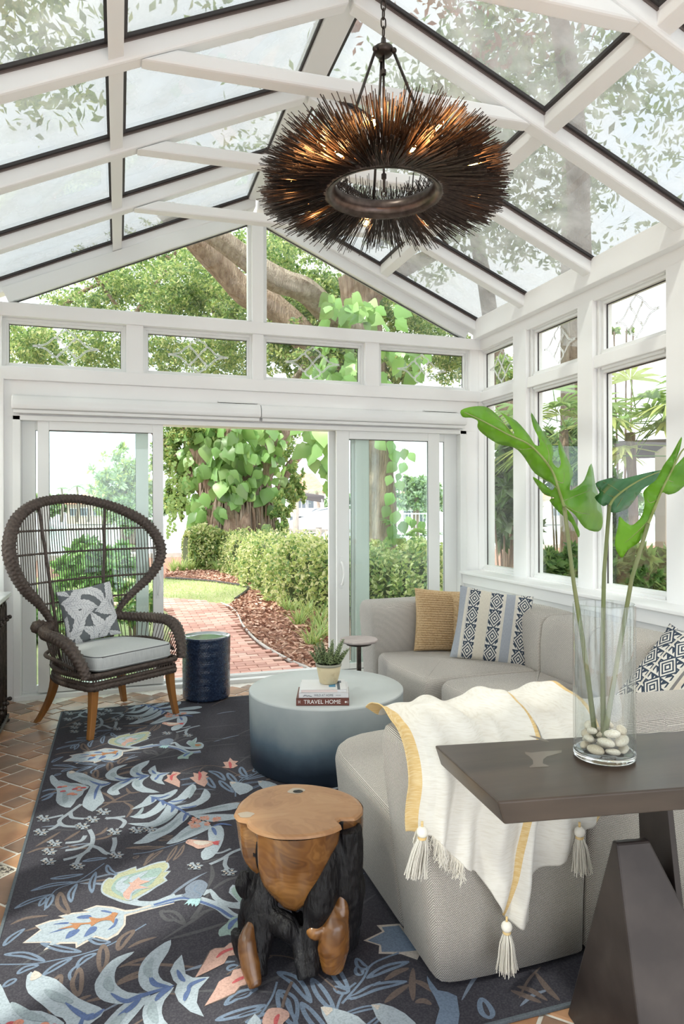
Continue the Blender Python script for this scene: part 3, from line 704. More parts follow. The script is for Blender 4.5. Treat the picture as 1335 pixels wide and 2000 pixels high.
def tribal_mat(name, stripes=True):
    """woven cushion: vertical bands, some with concentric diamonds and chevrons"""
    m, t, b = _nodes(name); N = t.nodes; L = t.links
    uv = N.new('ShaderNodeUVMap'); sx = N.new('ShaderNodeSeparateXYZ'); L.new(uv.outputs[0], sx.inputs[0])
    def mth(op, a, b_=None, c_=None):
        n = N.new('ShaderNodeMath'); n.operation = op
        for i, x in enumerate((a, b_, c_)):
            if x is None: continue
            if isinstance(x, (int, float)): n.inputs[i].default_value = x
            else: L.new(x, n.inputs[i])
        return n.outputs[0]
    u, v = sx.outputs['X'], sx.outputs['Y']
    bw = .185
    def diamonds(c0, per):
        uu = mth('MULTIPLY', mth('ABSOLUTE', mth('SUBTRACT', u, c0)), 1/bw*2)
        vv = mth('MULTIPLY', mth('ABSOLUTE', mth('SUBTRACT', mth('FRACT', mth('MULTIPLY', v, per)), .5)), 2)
        d = mth('ADD', uu, vv); rings = mth('GREATER_THAN', mth('FRACT', mth('MULTIPLY', d, 2.6)), .5)
        tri = mth('GREATER_THAN', mth('FRACT', mth('MULTIPLY', v, per*3)), mth('ADD', mth('MULTIPLY', mth('FRACT', mth('MULTIPLY', uu, 2)), .7), .15))
        far = mth('GREATER_THAN', d, 1.15)
        return mth('ADD', mth('MULTIPLY', rings, mth('SUBTRACT', 1, far)), mth('MULTIPLY', tri, far))
    r = N.new('ShaderNodeValToRGB'); r.color_ramp.interpolation = 'CONSTANT'
    bands = [(0, (.42, .45, .50)), (.10, (.74, .70, .62)), (.135, (.60, .58, .55)), (.15, 'D'), (.29, (.73, .68, .58)), (.43, (.50, .49, .46)), (.44, 'D'), (.60, (.74, .70, .62)), (.64, (.42, .45, .50)), (.76, (.74, .70, .62)), (.80, 'D'), (.985, (.6, .6, .58))]
    if not stripes: bands = [(0, 'D'), (.20, (.72, .68, .60)), (.22, 'D'), (.44, (.74, .70, .62)), (.47, (.25, .24, .24)), (.50, (.74, .66, .56)), (.54, 'D'), (.76, (.74, .70, .62)), (.79, 'D')]
    e = r.color_ramp.elements; mk = N.new('ShaderNodeValToRGB'); mk.color_ramp.interpolation = 'CONSTANT'; em = mk.color_ramp.elements
    for i, (p, c) in enumerate(bands):
        if i > 1: e.new(p); em.new(p)
        elif i == 1: e[1].position = p; em[1].position = p
        e[i].color = _c((.80, .77, .71) if c == 'D' else c); em[i].color = (1, 1, 1, 1) if c == 'D' else (0, 0, 0, 1)
    L.new(u, r.inputs[0]); L.new(u, mk.inputs[0])
    cs = [.22, .52, .89] if stripes else [.10, .33, .65, .89]
    best = None
    for c0 in cs:
        d = diamonds(c0, 4.2); near = mth('LESS_THAN', mth('ABSOLUTE', mth('SUBTRACT', u, c0)), .107)
        x = mth('MULTIPLY', d, near); best = x if best is None else mth('MAXIMUM', best, x)
    fac = mth('MULTIPLY', best, mk.outputs[0])
    mx = N.new('ShaderNodeMix'); mx.data_type = 'RGBA'; L.new(fac, mx.inputs[0]); L.new(r.outputs[0], mx.inputs[6]); mx.inputs[7].default_value = (.055, .075, .11, 1)
    nz_ = N.new('ShaderNodeTexNoise'); nz_.inputs['Scale'].default_value = 60; mpn = N.new('ShaderNodeMapping'); mpn.inputs['Scale'].default_value = (3, .5, 1); L.new(uv.outputs[0], mpn.inputs[0]); L.new(mpn.outputs[0], nz_.inputs['Vector'])
    m2 = N.new('ShaderNodeMix'); m2.data_type = 'RGBA'; m2.blend_type = 'MULTIPLY'; m2.inputs[0].default_value = .35; L.new(mx.outputs[2], m2.inputs[6]); L.new(nz_.outputs['Fac'], m2.inputs[7])
    L.new(m2.outputs[2], b.inputs['Base Color']); b.inputs['Roughness'].default_value = .95; b.inputs['Specular IOR Level'].default_value = .1
    M[name] = m
tribal_mat('tribal_bands'); tribal_mat('tribal_dense', False)
def lean(loc, face, tilt, roll=0):
    """rotation for a cushion whose front (-y) looks towards compass angle `face`, leaning back by tilt"""
    return (Matrix.Rotation(face + pi/2, 3, 'Z') @ Matrix.Rotation(-tilt, 3, 'X') @ Matrix.Rotation(roll, 3, 'Y')).to_euler()
# tan knitted cushion with a cable
KW = .50
def knit(u, v):
    cab = abs(u-.30); c = 0
    if cab < .22: c = .030*(1-(cab/.22)**2)*(.55 + .45*abs(sin(v*9 + (u-.3)*9)))
    rows = .014*abs(sin(v*42)) if cab >= .22 else .003*abs(sin(v*30+u*12))
    st = .0015*sin(u*70 + (pi if int((v+1)*14) % 2 else 0)) if cab >= .22 else 0
    return c + rows + st
knp, _, ko = cushion('knit_cushion', 'tan chunky knit cushion with cable braid at far end of sofa', .50, .46, .15, (2.31, 4.655, .655), lean(0, -pi/2-.18, .22, .07), ['tan'], n=190, bumpfn=knit)
cushion('striped_cushion', 'cushion with blue and cream diamond patterned stripes leaning against tan knit cushion', .51, .51, .13, (2.46, 4.27, .665), lean(0, -pi/2-.50, .32, .14), ['tribal_bands'])
cushion('patterned_cushion', 'cream cushion with dark diamond pattern lying on sofa behind the glass vase', .50, .50, .16, (2.50, 2.60, .635), lean(0, -pi*.86, .55, .42), ['tribal_dense'])
# ================================================================ COFFEE TABLE
M['ombre'] = (lambda: None)()
def ombre():
    m, t, b = _nodes('ombre_concrete'); N = t.nodes; L = t.links
    tcn = N.new('ShaderNodeTexCoord'); sx = N.new('ShaderNodeSeparateXYZ'); L.new(tcn.outputs['Object'], sx.inputs[0])
    nz_ = N.new('ShaderNodeTexNoise'); nz_.inputs['Scale'].default_value = 3.2; nz_.inputs['Detail'].default_value = 7; L.new(tcn.outputs['Object'], nz_.inputs['Vector'])
    ad = N.new('ShaderNodeMath'); ad.operation = 'MULTIPLY_ADD'; ad.inputs[1].default_value = .26; L.new(nz_.outputs['Fac'], ad.inputs[0]); L.new(sx.outputs['Z'], ad.inputs[2])
    r = N.new('ShaderNodeValToRGB'); e = r.color_ramp.elements; e[0].position = .17; e[0].color = (.018, .030, .050, 1); e[1].position = .55; e[1].color = (.46, .50, .505, 1)
    x = e.new(.30); x.color = (.10, .145, .19, 1); x = e.new(.42); x.color = (.29, .335, .35, 1)
    L.new(ad.outputs[0], r.inputs[0]); L.new(r.outputs[0], b.inputs['Base Color']); b.inputs['Roughness'].default_value = .55
    return m
M['ombre'] = ombre(); M['tabletop'] = mat('pale_blue_grey_top', (.56, .595, .595), .5, var=(3, (.50, .54, .545), .3, .75))
ct = thing('coffee_table', 'round drum coffee table fading from pale grey blue top to navy base', 'table', (1.17, 3.96, .0095))
MB().lathe([(.0, .0), (.438, .0), (.445, .005), (.452, .20), (.456, .408)], n=96).build('drum', 'ombre', ct, smooth=True, world=False)
MB().lathe([(.456, .4081), (.4555, .416), (.450, .4205), (.30, .4215), (0, .4215)], n=96).build('top', 'tabletop', ct, smooth=True, world=False)
# ================================================================ BOOKS AND PLANT on it
ZT = .4315
def book(label, w_, d_, h_, z, cx, cy, rz, cover, name='book', softcover=False):
    t = thing(name, label, 'book', (cx, cy, z), rz, 'books stacked on the coffee table')
    c = .0025
    MB().box(-w_/2, w_/2, -d_/2, -d_/2+c, 0, h_).box(-w_/2, w_/2, -d_/2, d_/2, 0, c).box(-w_/2, w_/2, -d_/2, d_/2, h_-c, h_).build('cover', cover, t, world=False, bevel=.001)
    MB().box(-w_/2+.004, w_/2-.004, -d_/2+c, d_/2-.004, c, h_-c).build('page_block', 'paper', t, world=False)
    return t
bx, by, br = 1.075, 3.70, -.305
def spine_text(t, s, size, x, d_, h_, m, sxx=1.0, dz=0):
    mt = Matrix.Translation((x, -d_/2 - .0003, h_/2+dz)) @ Matrix.Rotation(pi/2, 4, 'X') @ Matrix.Diagonal((sxx, 1, 1, 1))
    o = text_obj('lettering', s, size, mt, m, t); return o
b1 = book('brown red hardback at the bottom of the stack reading TRAVEL HOME', .285, .24, .039, ZT, bx, by, br, 'bookred')
spine_text(b1, 'TRAVEL HOME', .031, -.102, .24, .039, 'inkwhite', .98); spine_text(b1, 'H', .024, -.132, .24, .039, 'inkwhite', .7)
mb = MB(); mb.lathe([(0, 0), (.0055, 0)], n=16); q = mb.build('round_emblem', 'inkwhite', b1, world=False); q.location = (.124, -.1206, .0195); q.rotation_euler = (pi/2, 0, 0)
MB().box(.134, .136, -.1206, -.1201, .013, .026).build('emblem_bar', 'inkwhite', b1, world=False)
b2 = book('white hardback in the middle of the stack with grey lettering', .268, .235, .028, ZT+.0393, bx+.006, by+.004, br+.01, 'bookwhite')
spine_text(b2, 'WILD AT HOME', .017, -.052, .235, .028, 'inkdark', .85); spine_text(b2, 'GMN RAE', .006, .065, .235, .028, 'inkdark')
mb = MB()
for k in range(5): mb.tube([(-.11+k*.009, -.1179, .009+.004*(k % 2)), (-.10+k*.009, -.1179, .017-.002*k)], .0016, 4)
mb.build('spine_drawing', 'inkdark', b2, world=False)
b3 = book('thin pale pink paperback on top of the stack under the plant', .245, .225, .014, ZT+.0676, bx+.004, by+.008, br+.03, 'bookwhite')
MB().box(-.12, .075, -.1128, -.1122, .001, .013).build('pink_spine_band', 'bookpink', b3, world=False)
MB().box(.075, .09, -.1128, .05, .0142, .0146).box(.068, .1, .03, .075, .0142, .0146).build('cover_drawing', 'inkdark', b3, world=False); MB().box(.03, .066, -.06, .0, .0142, .0146).build('cover_patch', 'inkblue', b3, world=False)
pl = thing('potted_succulent', 'small green succulent in weathered cream pot on top of the books', 'plant', (1.115, 3.725, ZT+.0819))
pw = lambda a, z: 1 + .012*sin(a*3+z*40) + .008*sin(a*7)
MB().lathe([(0, 0), (.043, 0), (.050, .006), (.062, .06), (.070, .104), (.064, .104), (.055, .06), (0, .055)], n=40, fn=pw).build('pot', 'pot', pl, smooth=True, world=False)
MB().lathe([(.067, .098), (.072, .099), (.0735, .108), (.071, .113), (.064, .112), (.062, .102)], n=40, fn=pw).build('rim', 'potrim', pl, smooth=True, world=False)
MB().lathe([(0, .10), (.064, .098)], n=30).build('soil', 'soil', pl, world=False)
rr = random.Random(3)
def succ_stem(a, q, lean_, h_):
    mb = MB(); b = Vector((cos(a)*q, sin(a)*q, .098)); d = Vector((cos(a)*lean_, sin(a)*lean_, 1)).normalized()
    pts = [b + d*h_*k/6 + Vector((cos(a), sin(a), 0))*(-.006*sin(pi*k/6)) for k in range(7)]; mb.tube(pts, [.0035]*6+[.002], 5, 0)
    n = int(h_/.0095)
    for k in range(2, n+1):
        c = b + d*h_*k/n; sc_ = 1.45 - .75*k/n
        for j in range(3):
            th = k*1.1 + j*2.094; e1 = (Vector((cos(th), sin(th), .55))).normalized(); sid = e1.cross(Vector((0, 0, 1))).normalized(); L_ = .019*sc_
            P0, P1 = c, c + e1*L_; mid = c + e1*L_*.55; up = sid.cross(e1)
            mb.add([P0, mid+sid*L_*.48, P1, mid-sid*L_*.48, mid+up*L_*.22, mid-up*L_*.12], [(0,1,4),(1,2,4),(2,3,4),(3,0,4),(1,0,5),(2,1,5),(3,2,5),(0,3,5)], 1 if rr.random() < .8 else 0)
    return mb.build('succulent_stem', ['succd', 'succ'], pl, smooth=True, world=False)
for k in range(20):
    a = k*2.4; q = .052*sqrt((k+.5)/20); succ_stem(a, q, .75*q/.052, rr.uniform(.07, .13) if q > .03 else rr.uniform(.10, .16))
# ================================================================ BLUE CERAMIC STOOL
st = thing('garden_stool', 'dark blue glazed ceramic drum stool with scaly texture beside the wicker chair', 'stool', (.651, 5.526, .0095))
pr_ = [(.165, 0), (.178, .006), (.182, .02), (.183, .25), (.186, .46), (.188, .474), (.184, .482)]
P2 = []
for (a, b) in zip(pr_[:-1], pr_[1:]):
    n = max(1, int(abs(b[1]-a[1])/.004)); P2 += [(a[0]+(b[0]-a[0])*k/n, a[1]+(b[1]-a[1])*k/n) for k in range(n)]
P2.append(pr_[-1])
def scales(a, z):
    if z < .01 or z > .468: return 1
    row = int(z/.0125); f = (z/.0125) % 1; ph = a*60 + row*pi
    return 1 + .013*(1-f)*abs(cos(ph/2)) + .010*sin(z*95)*.4
MB().lathe(P2, n=240, fn=scales).build('body', 'ceramic', st, smooth=True, world=False)
MB().lathe([(.184, .482), (.176, .4795), (.172, .474), (.10, .474), (0, .4745)], n=64).build('dished_top', 'ceramtop', st, smooth=True, world=False)
# ================================================================ DRINK TABLE
M['drift'] = mat('grey_washed_wood_top', (.50, .44, .42), .6, var=(14, (.38, .32, .31), .35, .7), stretch=(1, 5, 1))
dt = thing('drink_table', 'slim black pedestal drink table with small round greyed wood top', 'side table', (1.56, 4.49, .0095))
MB().lathe([(0, .0), (.105, .0), (.107, .006), (.10, .010), (0, .012)], n=40).build('base', 'iron', dt, smooth=True, world=False)
MB().box(-.013, .013, -.013, .013, .01, .555).build('pole', 'iron', dt, world=False, bevel=.002)
MB().lathe([(0, .548), (.085, .548), (.102, .566), (.0, .566)], n=48).build('dish', 'iron', dt, smooth=True, world=False)
MB().lathe([(0, .566), (.122, .566), (.130, .574), (.131, .581), (.128, .586), (.122, .584), (.0, .582)], n=60, fn=lambda a, z: 1+.012*sin(a*5)+.008*sin(a*13)).build('top', 'drift', dt, smooth=True, world=False)
# ================================================================ CONSOLE TABLE
TT = .82
con = thing('console_table', 'dark stained thick wooden table with angular trestle base in right foreground', 'table', (1.6, 1.72, 0))
p0, p1 = onz(848, 1455.5, TT), onz(971.8, 1566.3, TT); p3, p2 = onz(1335, 1416.6, TT), onz(1335, 1538.7, TT)
db, df = (p3-p0).normalized(), (p2-p1).normalized(); q3, q2 = p0 + db*1.75, p1 + df*1.60
q3 = q2 + (q3 - q2).normalized()*(p0-p1).length
ins = .018
top = [p1, q2, q3, p0]; c_ = sum(top, Vector())/4
bot = [Vector((p.x + (c_-p).normalized().x*ins, p.y + (c_-p).normalized().y*ins, TT-.056)) for p in top]
MB().hexa(bot + top).build('tabletop', 'darkwood', con, bevel=.005, seg=3)
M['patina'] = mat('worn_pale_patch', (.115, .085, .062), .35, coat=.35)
def px_poly(P, z): return [onz(u, v, z) for u, v in P]
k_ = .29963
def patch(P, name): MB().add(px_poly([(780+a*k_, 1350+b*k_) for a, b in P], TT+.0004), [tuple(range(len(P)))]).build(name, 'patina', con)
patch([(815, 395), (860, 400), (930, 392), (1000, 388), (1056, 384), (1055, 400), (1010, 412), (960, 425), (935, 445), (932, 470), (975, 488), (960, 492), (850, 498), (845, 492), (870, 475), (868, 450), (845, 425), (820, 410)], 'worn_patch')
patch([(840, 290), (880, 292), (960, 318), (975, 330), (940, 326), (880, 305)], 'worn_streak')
# trestle: two leaning slabs with a notch and an upright board
ux = (q2-p1).normalized(); uy = Vector((-ux.y, ux.x, 0)); BO = (p0+p1)/2
def L2W(x, y, z): return Vector((BO.x + ux.x*x + uy.x*y, BO.y + ux.y*x + uy.y*y, z))
def W2L(p): d = Vector((p[0]-BO.x, p[1]-BO.y, 0)); return d.dot(ux), d.dot(uy)
def slab(x0b, x1b, x0t, x1t, zt, yb0, yb1, yt0, yt1, name='trestle_block'):
    P = [L2W(x0b, yb0, 0.0), L2W(x1b, yb0, 0), L2W(x1b, yb1, 0), L2W(x0b, yb1, 0), L2W(x0t, yt0, zt), L2W(x1t, yt0, zt), L2W(x1t, yt1, zt), L2W(x0t, yt1, zt)]
    return MB().hexa(P).build(name, 'darkleg', con, bevel=.006)
lx, ly = W2L((1.254, 1.75)); ax, ay = W2L((1.268, 1.55)); bx_, by_ = W2L((1.367, 1.55))
slab(lx, ax+.33, ax, bx_, .594, -.22, ly, ay, ay+.022)
slab(ax+.33, ax+.66, bx_+.135, bx_+.235, .594, -.22, ly, ay, ay+.022)
kx, ky = W2L((1.435, 1.55))
MB().hexa([L2W(kx-.01, ky-.075, .34), L2W(kx+.008, ky-.075, .34), L2W(kx+.008, ky+.10, .34), L2W(kx-.01, ky+.10, .34), L2W(kx-.01, ky, TT-.056), L2W(kx+.008, ky, TT-.056), L2W(kx+.008, ky+.13, TT-.056), L2W(kx-.01, ky+.13, TT-.056)]).build('upright_board', 'darkleg', con, bevel=.002)
# ================================================================ GLASS VASE, PEBBLES, LEAVES
M['vase'] = bpy.data.materials.new('clear_glass'); m = M['vase']; m.use_nodes = True; b = m.node_tree.nodes['Principled BSDF']
b.inputs['Base Color'].default_value = (.97, .985, .98, 1); b.inputs['Roughness'].default_value = 0; b.inputs['Transmission Weight'].default_value = 1; b.inputs['IOR'].default_value = 1.45
M['vasewall'] = pane_mat('clear_vase_wall', (.94, .955, .95), 1.75)
VX, VY, VR, VH = 1.252, 1.578, .0805, .416
va = thing('glass_vase', 'tall clear cylindrical glass vase on dark console table holding pebbles and leaf stems', 'vase', (VX, VY, TT+.0005))
MB().lathe([(VR-.001, .018), (VR, .024), (VR, VH-.004), (VR-.002, VH), (VR-.004, VH), (VR-.005, VH-.004), (VR-.005, .026)], n=72).build('glass_wall', 'vasewall', va, smooth=True, world=False)
MB().lathe([(0, 0), (VR-.006, 0), (VR-.001, .003), (VR, .008), (VR, .0178), (VR-.006, .0178), (VR-.016, .013), (0, .011)], n=72).build('thick_base', 'vase', va, smooth=True, world=False)
M['pebble'] = mat('cream_river_pebble', (.66, .57, .44), .35, var=(16, (.82, .76, .66), .35, .62), bump=(60, .1, .002), coat=.2); M['pebble2'] = mat('tan_river_pebble', (.52, .42, .30), .35, var=(20, (.72, .63, .50), .35, .62), coat=.2)
rp = random.Random(11); peb = []
spots = []
for lay, (z, nn, q) in enumerate(((.030, 7, .050), (.033, 1, .0), (.054, 6, .048), (.058, 1, .004), (.076, 5, .044))):
    for k in range(nn):
        a = 2*pi*k/nn + lay*.5; spots.append((VX+q*cos(a), VY+q*sin(a), TT+z, a))
pm = []
for k in range(5):
    mb = MB(); mb.sphere((0, 0, 0), .5, 16, sq=(1, .78, .56)); mb.v = [tuple(Vector(v)*(1+.10*noise.noise(Vector(v)*2.2+Vector((k*5, 0, 0))))) for v in mb.v]
    me = bpy.data.meshes.new('pebble'); me.from_pydata(mb.v, [], mb.f); me.polygons.foreach_set('use_smooth', [True]*len(mb.f)); me.materials.append(M['pebble' if k < 3 else 'pebble2']); pm.append(me)
for k, (x, y, z, a) in enumerate(spots):
    o = bpy.data.objects.new('pebble', pm[k % 5]); COL.objects.link(o); o.location = (x, y, z)
    s_ = rp.uniform(.033, .042); o.scale = (s_*1.15, s_, s_*.95); o.rotation_euler = (rp.uniform(-.3, .3), rp.uniform(-.3, .3), a + pi/2 + rp.uniform(-.5, .5))
    tag(o, 'smooth cream river pebble in the bottom of the glass vase', 'pebble', 'river pebbles in the glass vase')
from mathutils.geometry import delaunay_2d_cdt
def fill2d(P, step):
    """fill a 2-D outline with a fine triangle net; returns points and faces"""
    P = [Vector((p[0], p[1])) for p in P]; xs_ = [p.x for p in P]; ys_ = [p.y for p in P]; pts = list(P); n = len(P)
    def inside(x, y):
        c = False
        for i in range(n):
            a, b = P[i], P[i-1]
            if (a.y > y) != (b.y > y) and x < (b.x-a.x)*(y-a.y)/(b.y-a.y)+a.x: c = not c
        return c
    y = min(ys_) + step/2
    while y < max(ys_):
        x = min(xs_) + step/2
        while x < max(xs_):
            if inside(x, y) and min((Vector((x, y))-p).length for p in P) > step*.4: pts.append(Vector((x, y)))
            x += step
        y += step
    v, e_, f, *_ = delaunay_2d_cdt(pts, [(i, (i+1) % n) for i in range(n)], [], 0, 1e-6)
    f = [t for t in f if inside(*(sum((v[i] for i in t), Vector((0, 0)))/len(t)))]
    return v, f
def big_leaf(label, outline, rib, veins, d0, material, stem_pts, depth_fn, rid):
    """leaf blade in real space: outline (photo pixels) set on a curved sheet at real depth d0 + depth_fn"""
    t = thing('monstera_leaf', label, 'leaf', (VX, VY, TT+.03), 0, 'cut leaves in the glass vase')
    O = smooth_path([(a, b, 0) for a, b in outline], 3, closed=True); v, f = fill2d([(p.x, p.y) for p in O], 9)
    rb = [Vector((a, b)) for a, b in rib]
    def dist(p):
        best = 1e9; along = 0; L = 0
        for a, b in zip(rb[:-1], rb[1:]):
            d = b-a; k = max(0, min(1, (p-a).dot(d)/d.length_squared)); q = (p-(a+d*k)).length
            if q < best: best = q; along = L + d.length*k; side = 1 if (p-a).cross(d) > 0 else -1; 
            L += d.length
        return best, along/L, side
    def place(p, e=0):
        q, al, s_ = dist(Vector((p[0], p[1]))); return at(p[0], p[1], d0 + depth_fn(q, al, s_) - e)
    mb = MB(); mb.add([place(p) for p in v], f); o = mb.build('leaf_blade', material, t, smooth=True, recalc=True)
    md = o.modifiers.new('thickness', 'SOLIDIFY'); md.thickness = .0012; md.offset = 0
    rbm = MB(); rp_ = smooth_path([(a, b, 0) for a, b in rib], 6); n = len(rp_)
    rbm.tube([place((p.x, p.y)) for p in rp_], [.0042*(1-.75*k/n) for k in range(n)], 6); rbm.build('midrib', 'leafvein', t, smooth=True)
    for V in veins:
        vb = MB(); pp = smooth_path([(a, b, 0) for a, b in V], 4); vb.tube([place((p.x, p.y)) for p in pp], [.0016*(1-.6*k/len(pp)) for k in range(len(pp))], 5)
        vb.build('side_vein', 'leafvein', t, smooth=True)
    SP = smooth_path(stem_pts, 8); SP.append(place(rib[0])); n = len(SP)
    MB().tube(SP, [.0075 - .0025*k/n for k in range(n)], 10).build('stem', 'stem', t, smooth=True)
    return t
def C6(a, b): return (900 + a*.32584, 780 + b*.32584)      # crop used for tracing
def V3(u, v, d): return at(u, v, d)
dv = 1.885
foot = lambda u, v: at(u, v, dv)
L1 = [C6(*p) for p in [(612, 640), (700, 690), (770, 730), (850, 760)]]
o1 = [(615, 640), (680, 690), (740, 770), (820, 792), (848, 740), (835, 620), (805, 520), (780, 385), (740, 480), (700, 520), (650, 545), (660, 480), (670, 440), (630, 340), (588, 245), (585, 310), (598, 380), (580, 412), (545, 370), (550, 290), (480, 180), (420, 80), (432, 160), (462, 225), (470, 275), (440, 270), (405, 215), (330, 130), (240, 80), (200, 40), (265, 110), (318, 200), (290, 190), (240, 120), (160, 50), (80, 42), (0, 65), (10, 105), (60, 110), (100, 130), (98, 165), (130, 205), (220, 265), (320, 290), (380, 350), (440, 440), (520, 490), (560, 520), (540, 545), (500, 510), (430, 465), (460, 520), (500, 570), (560, 590), (530, 605), (590, 680), (660, 740), (700, 825), (708, 790), (660, 690)]
rib1 = [(618, 645), (590, 560), (540, 420), (420, 280), (280, 210), (130, 130), (20, 78)]
big_leaf('tall bright green cut leaf leaning left in the vase', [C6(*p) for p in o1], [C6(*p) for p in rib1],
    [[C6(*p) for p in V] for V in [[(610, 610), (680, 580), (770, 545)], [(612, 625), (680, 670), (770, 690)], [(560, 480), (610, 500), (615, 420)], [(520, 400), (520, 300), (450, 180)], [(430, 290), (370, 300), (320, 290)], [(330, 235), (260, 150), (160, 80)], [(580, 540), (540, 500), (470, 470)]]],
    1.83, 'leafbright', [at(1162, 1440, dv+.02), at(1143, 1290, dv-.01), at(1120, 1140, dv-.03)],
    lambda q, al, s_: .0012*q*(1.2 if s_ > 0 else .6) - .16*al + .00003*q*q + .012*sin(al*30+q*.03), 1)
o2 = [(888, 625), (850, 640), (800, 590), (830, 560), (805, 505), (860, 480), (910, 470), (960, 478), (1050, 455), (1190, 425), (1210, 440), (1150, 500), (1080, 545), (1000, 650), (930, 678), (890, 670)]
big_leaf('dark glossy green cut leaf in the middle of the vase', [C6(*p) for p in o2], [C6(*p) for p in [(888, 640), (920, 590), (1010, 520), (1100, 470), (1200, 430)]],
    [[C6(*p) for p in V] for V in [[(920, 590), (860, 560), (810, 520)], [(960, 560), (900, 520), (850, 495)], [(1000, 525), (960, 600), (930, 650)]]],
    1.90, 'leafdark', [at(1178, 1440, dv), at(1176, 1290, dv), at(1179, 1120, dv)],
    lambda q, al, s_: .0016*q + .05*al + .01*sin(q*.25), 2)
o3 = [(1200, 560), (1160, 660), (1130, 740), (1070, 850), (1000, 900), (960, 950), (920, 870), (940, 760), (948, 702), (990, 740), (1030, 752), (1080, 700), (1100, 620), (1090, 560), (1120, 520), (1170, 480), (1210, 400), (1260, 330), (1320, 225), (1310, 300), (1275, 400), (1330, 350), (1420, 250), (1400, 400), (1380, 470), (1300, 550), (1240, 570)]
big_leaf('bright green cut leaf leaning right in the vase', [C6(*p) for p in o3], [C6(*p) for p in [(1120, 745), (1160, 650), (1200, 550), (1270, 410), (1330, 300), (1400, 270)]],
    [[C6(*p) for p in V] for V in [[(1130, 720), (1050, 800), (980, 860)], [(1180, 600), (1130, 620), (1110, 580)], [(1230, 480), (1290, 500), (1340, 480)], [(1270, 410), (1290, 320), (1315, 240)]]],
    1.76, 'leafbright', [at(1180, 1440, dv-.02), at(1205, 1290, dv-.03), at(1233, 1130, dv-.08)],
    lambda q, al, s_: .0014*q*(1 if s_ < 0 else .5) - .05*al + .008*sin(al*26), 3)
# ================================================================ ROOT STOOL
def wood_mat(name, c1, c2, c3, rough, coat):
    m, t, b = _nodes(name); N = t.nodes; L = t.links
    tcn = N.new('ShaderNodeTexCoord'); nz_ = N.new('ShaderNodeTexNoise'); nz_.inputs['Scale'].default_value = 4.5; nz_.inputs['Detail'].default_value = 3; nz_.inputs['Distortion'].default_value = 1.6
    L.new(tcn.outputs['Object'], nz_.inputs['Vector'])
    ml = N.new('ShaderNodeMath'); ml.operation = 'MULTIPLY'; ml.inputs[1].default_value = 75; L.new(nz_.outputs['Fac'], ml.inputs[0])
    sn = N.new('ShaderNodeMath'); sn.operation = 'SINE'; L.new(ml.outputs[0], sn.inputs[0])
    ad = N.new('ShaderNodeMath'); ad.operation = 'MULTIPLY_ADD'; ad.inputs[1].default_value = .05; L.new(sn.outputs[0], ad.inputs[0]); L.new(nz_.outputs['Fac'], ad.inputs[2])
    r = N.new('ShaderNodeValToRGB'); e = r.color_ramp.elements; e[0].position = .28; e[0].color = _c(c1); e[1].position = .72; e[1].color = _c(c3); x = e.new(.5); x.color = _c(c2)
    L.new(ad.outputs[0], r.inputs[0]); L.new(r.outputs[0], b.inputs['Base Color']); b.inputs['Roughness'].default_value = rough; b.inputs['Coat Weight'].default_value = coat; b.inputs['Coat Roughness'].default_value = .15
    M[name] = m
wood_mat('stumptop', (.33, .16, .070), (.42, .22, .10), (.48, .275, .135), .5, .1)
wood_mat('stumpside', (.085, .032, .009), (.19, .078, .020), (.32, .15, .042), .25, .5)
M['charred'] = mat('charred_black_root', (.007, .006, .007), .5, var=(9, (.024, .024, .027), .48, .8), bump=(26, .8, .02), stretch=(2.2, 2.2, .6), spec=.3)
SX, SY = .569, 2.275
stp = thing('root_stool', 'stool carved from tree root with polished brown top and charred black roots', 'stool', (SX, SY, .0095), -.311)
# local frame: x to the viewer's right, -y towards the camera
TOPZ = .478
pol = [(-180, .205), (-168, .212), (-155, .205), (-148, .185), (-140, .196), (-125, .205), (-105, .210), (-90, .208), (-70, .208), (-52, .208), (-42, .205), (-36, .168), (-29, .168), (-22, .212), (-10, .222), (5, .222), (25, .215), (45, .205), (70, .20), (90, .205), (110, .215), (135, .215), (155, .205), (180, .205)]
def prad(a): a = (math.degrees(a) + 180) % 360 - 180; return np.interp(a, [p[0] for p in pol], [p[1] for p in pol])
low = [(-180, .31), (-150, .27), (-125, .235), (-105, .205), (-90, .20), (-75, .22), (-62, .275), (-50, .35), (-38, .40), (-20, .30), (0, .26), (40, .28), (90, .30), (140, .30), (180, .30)]
def plow(a): a = (math.degrees(a) + 180) % 360 - 180; return np.interp(a, [p[0] for p in low], [p[1] for p in low])
NA = 160; mbt = MB(); rows = []
for (k, z) in ((0, 0), (.35, 0), (.7, 0), (.93, 0), (.985, -.003), (1, -.010)): rows.append([(prad(2*pi*i/NA)*k*cos(2*pi*i/NA), prad(2*pi*i/NA)*k*sin(2*pi*i/NA), TOPZ+z) for i in range(NA)])
v = [p for r in rows for p in r]
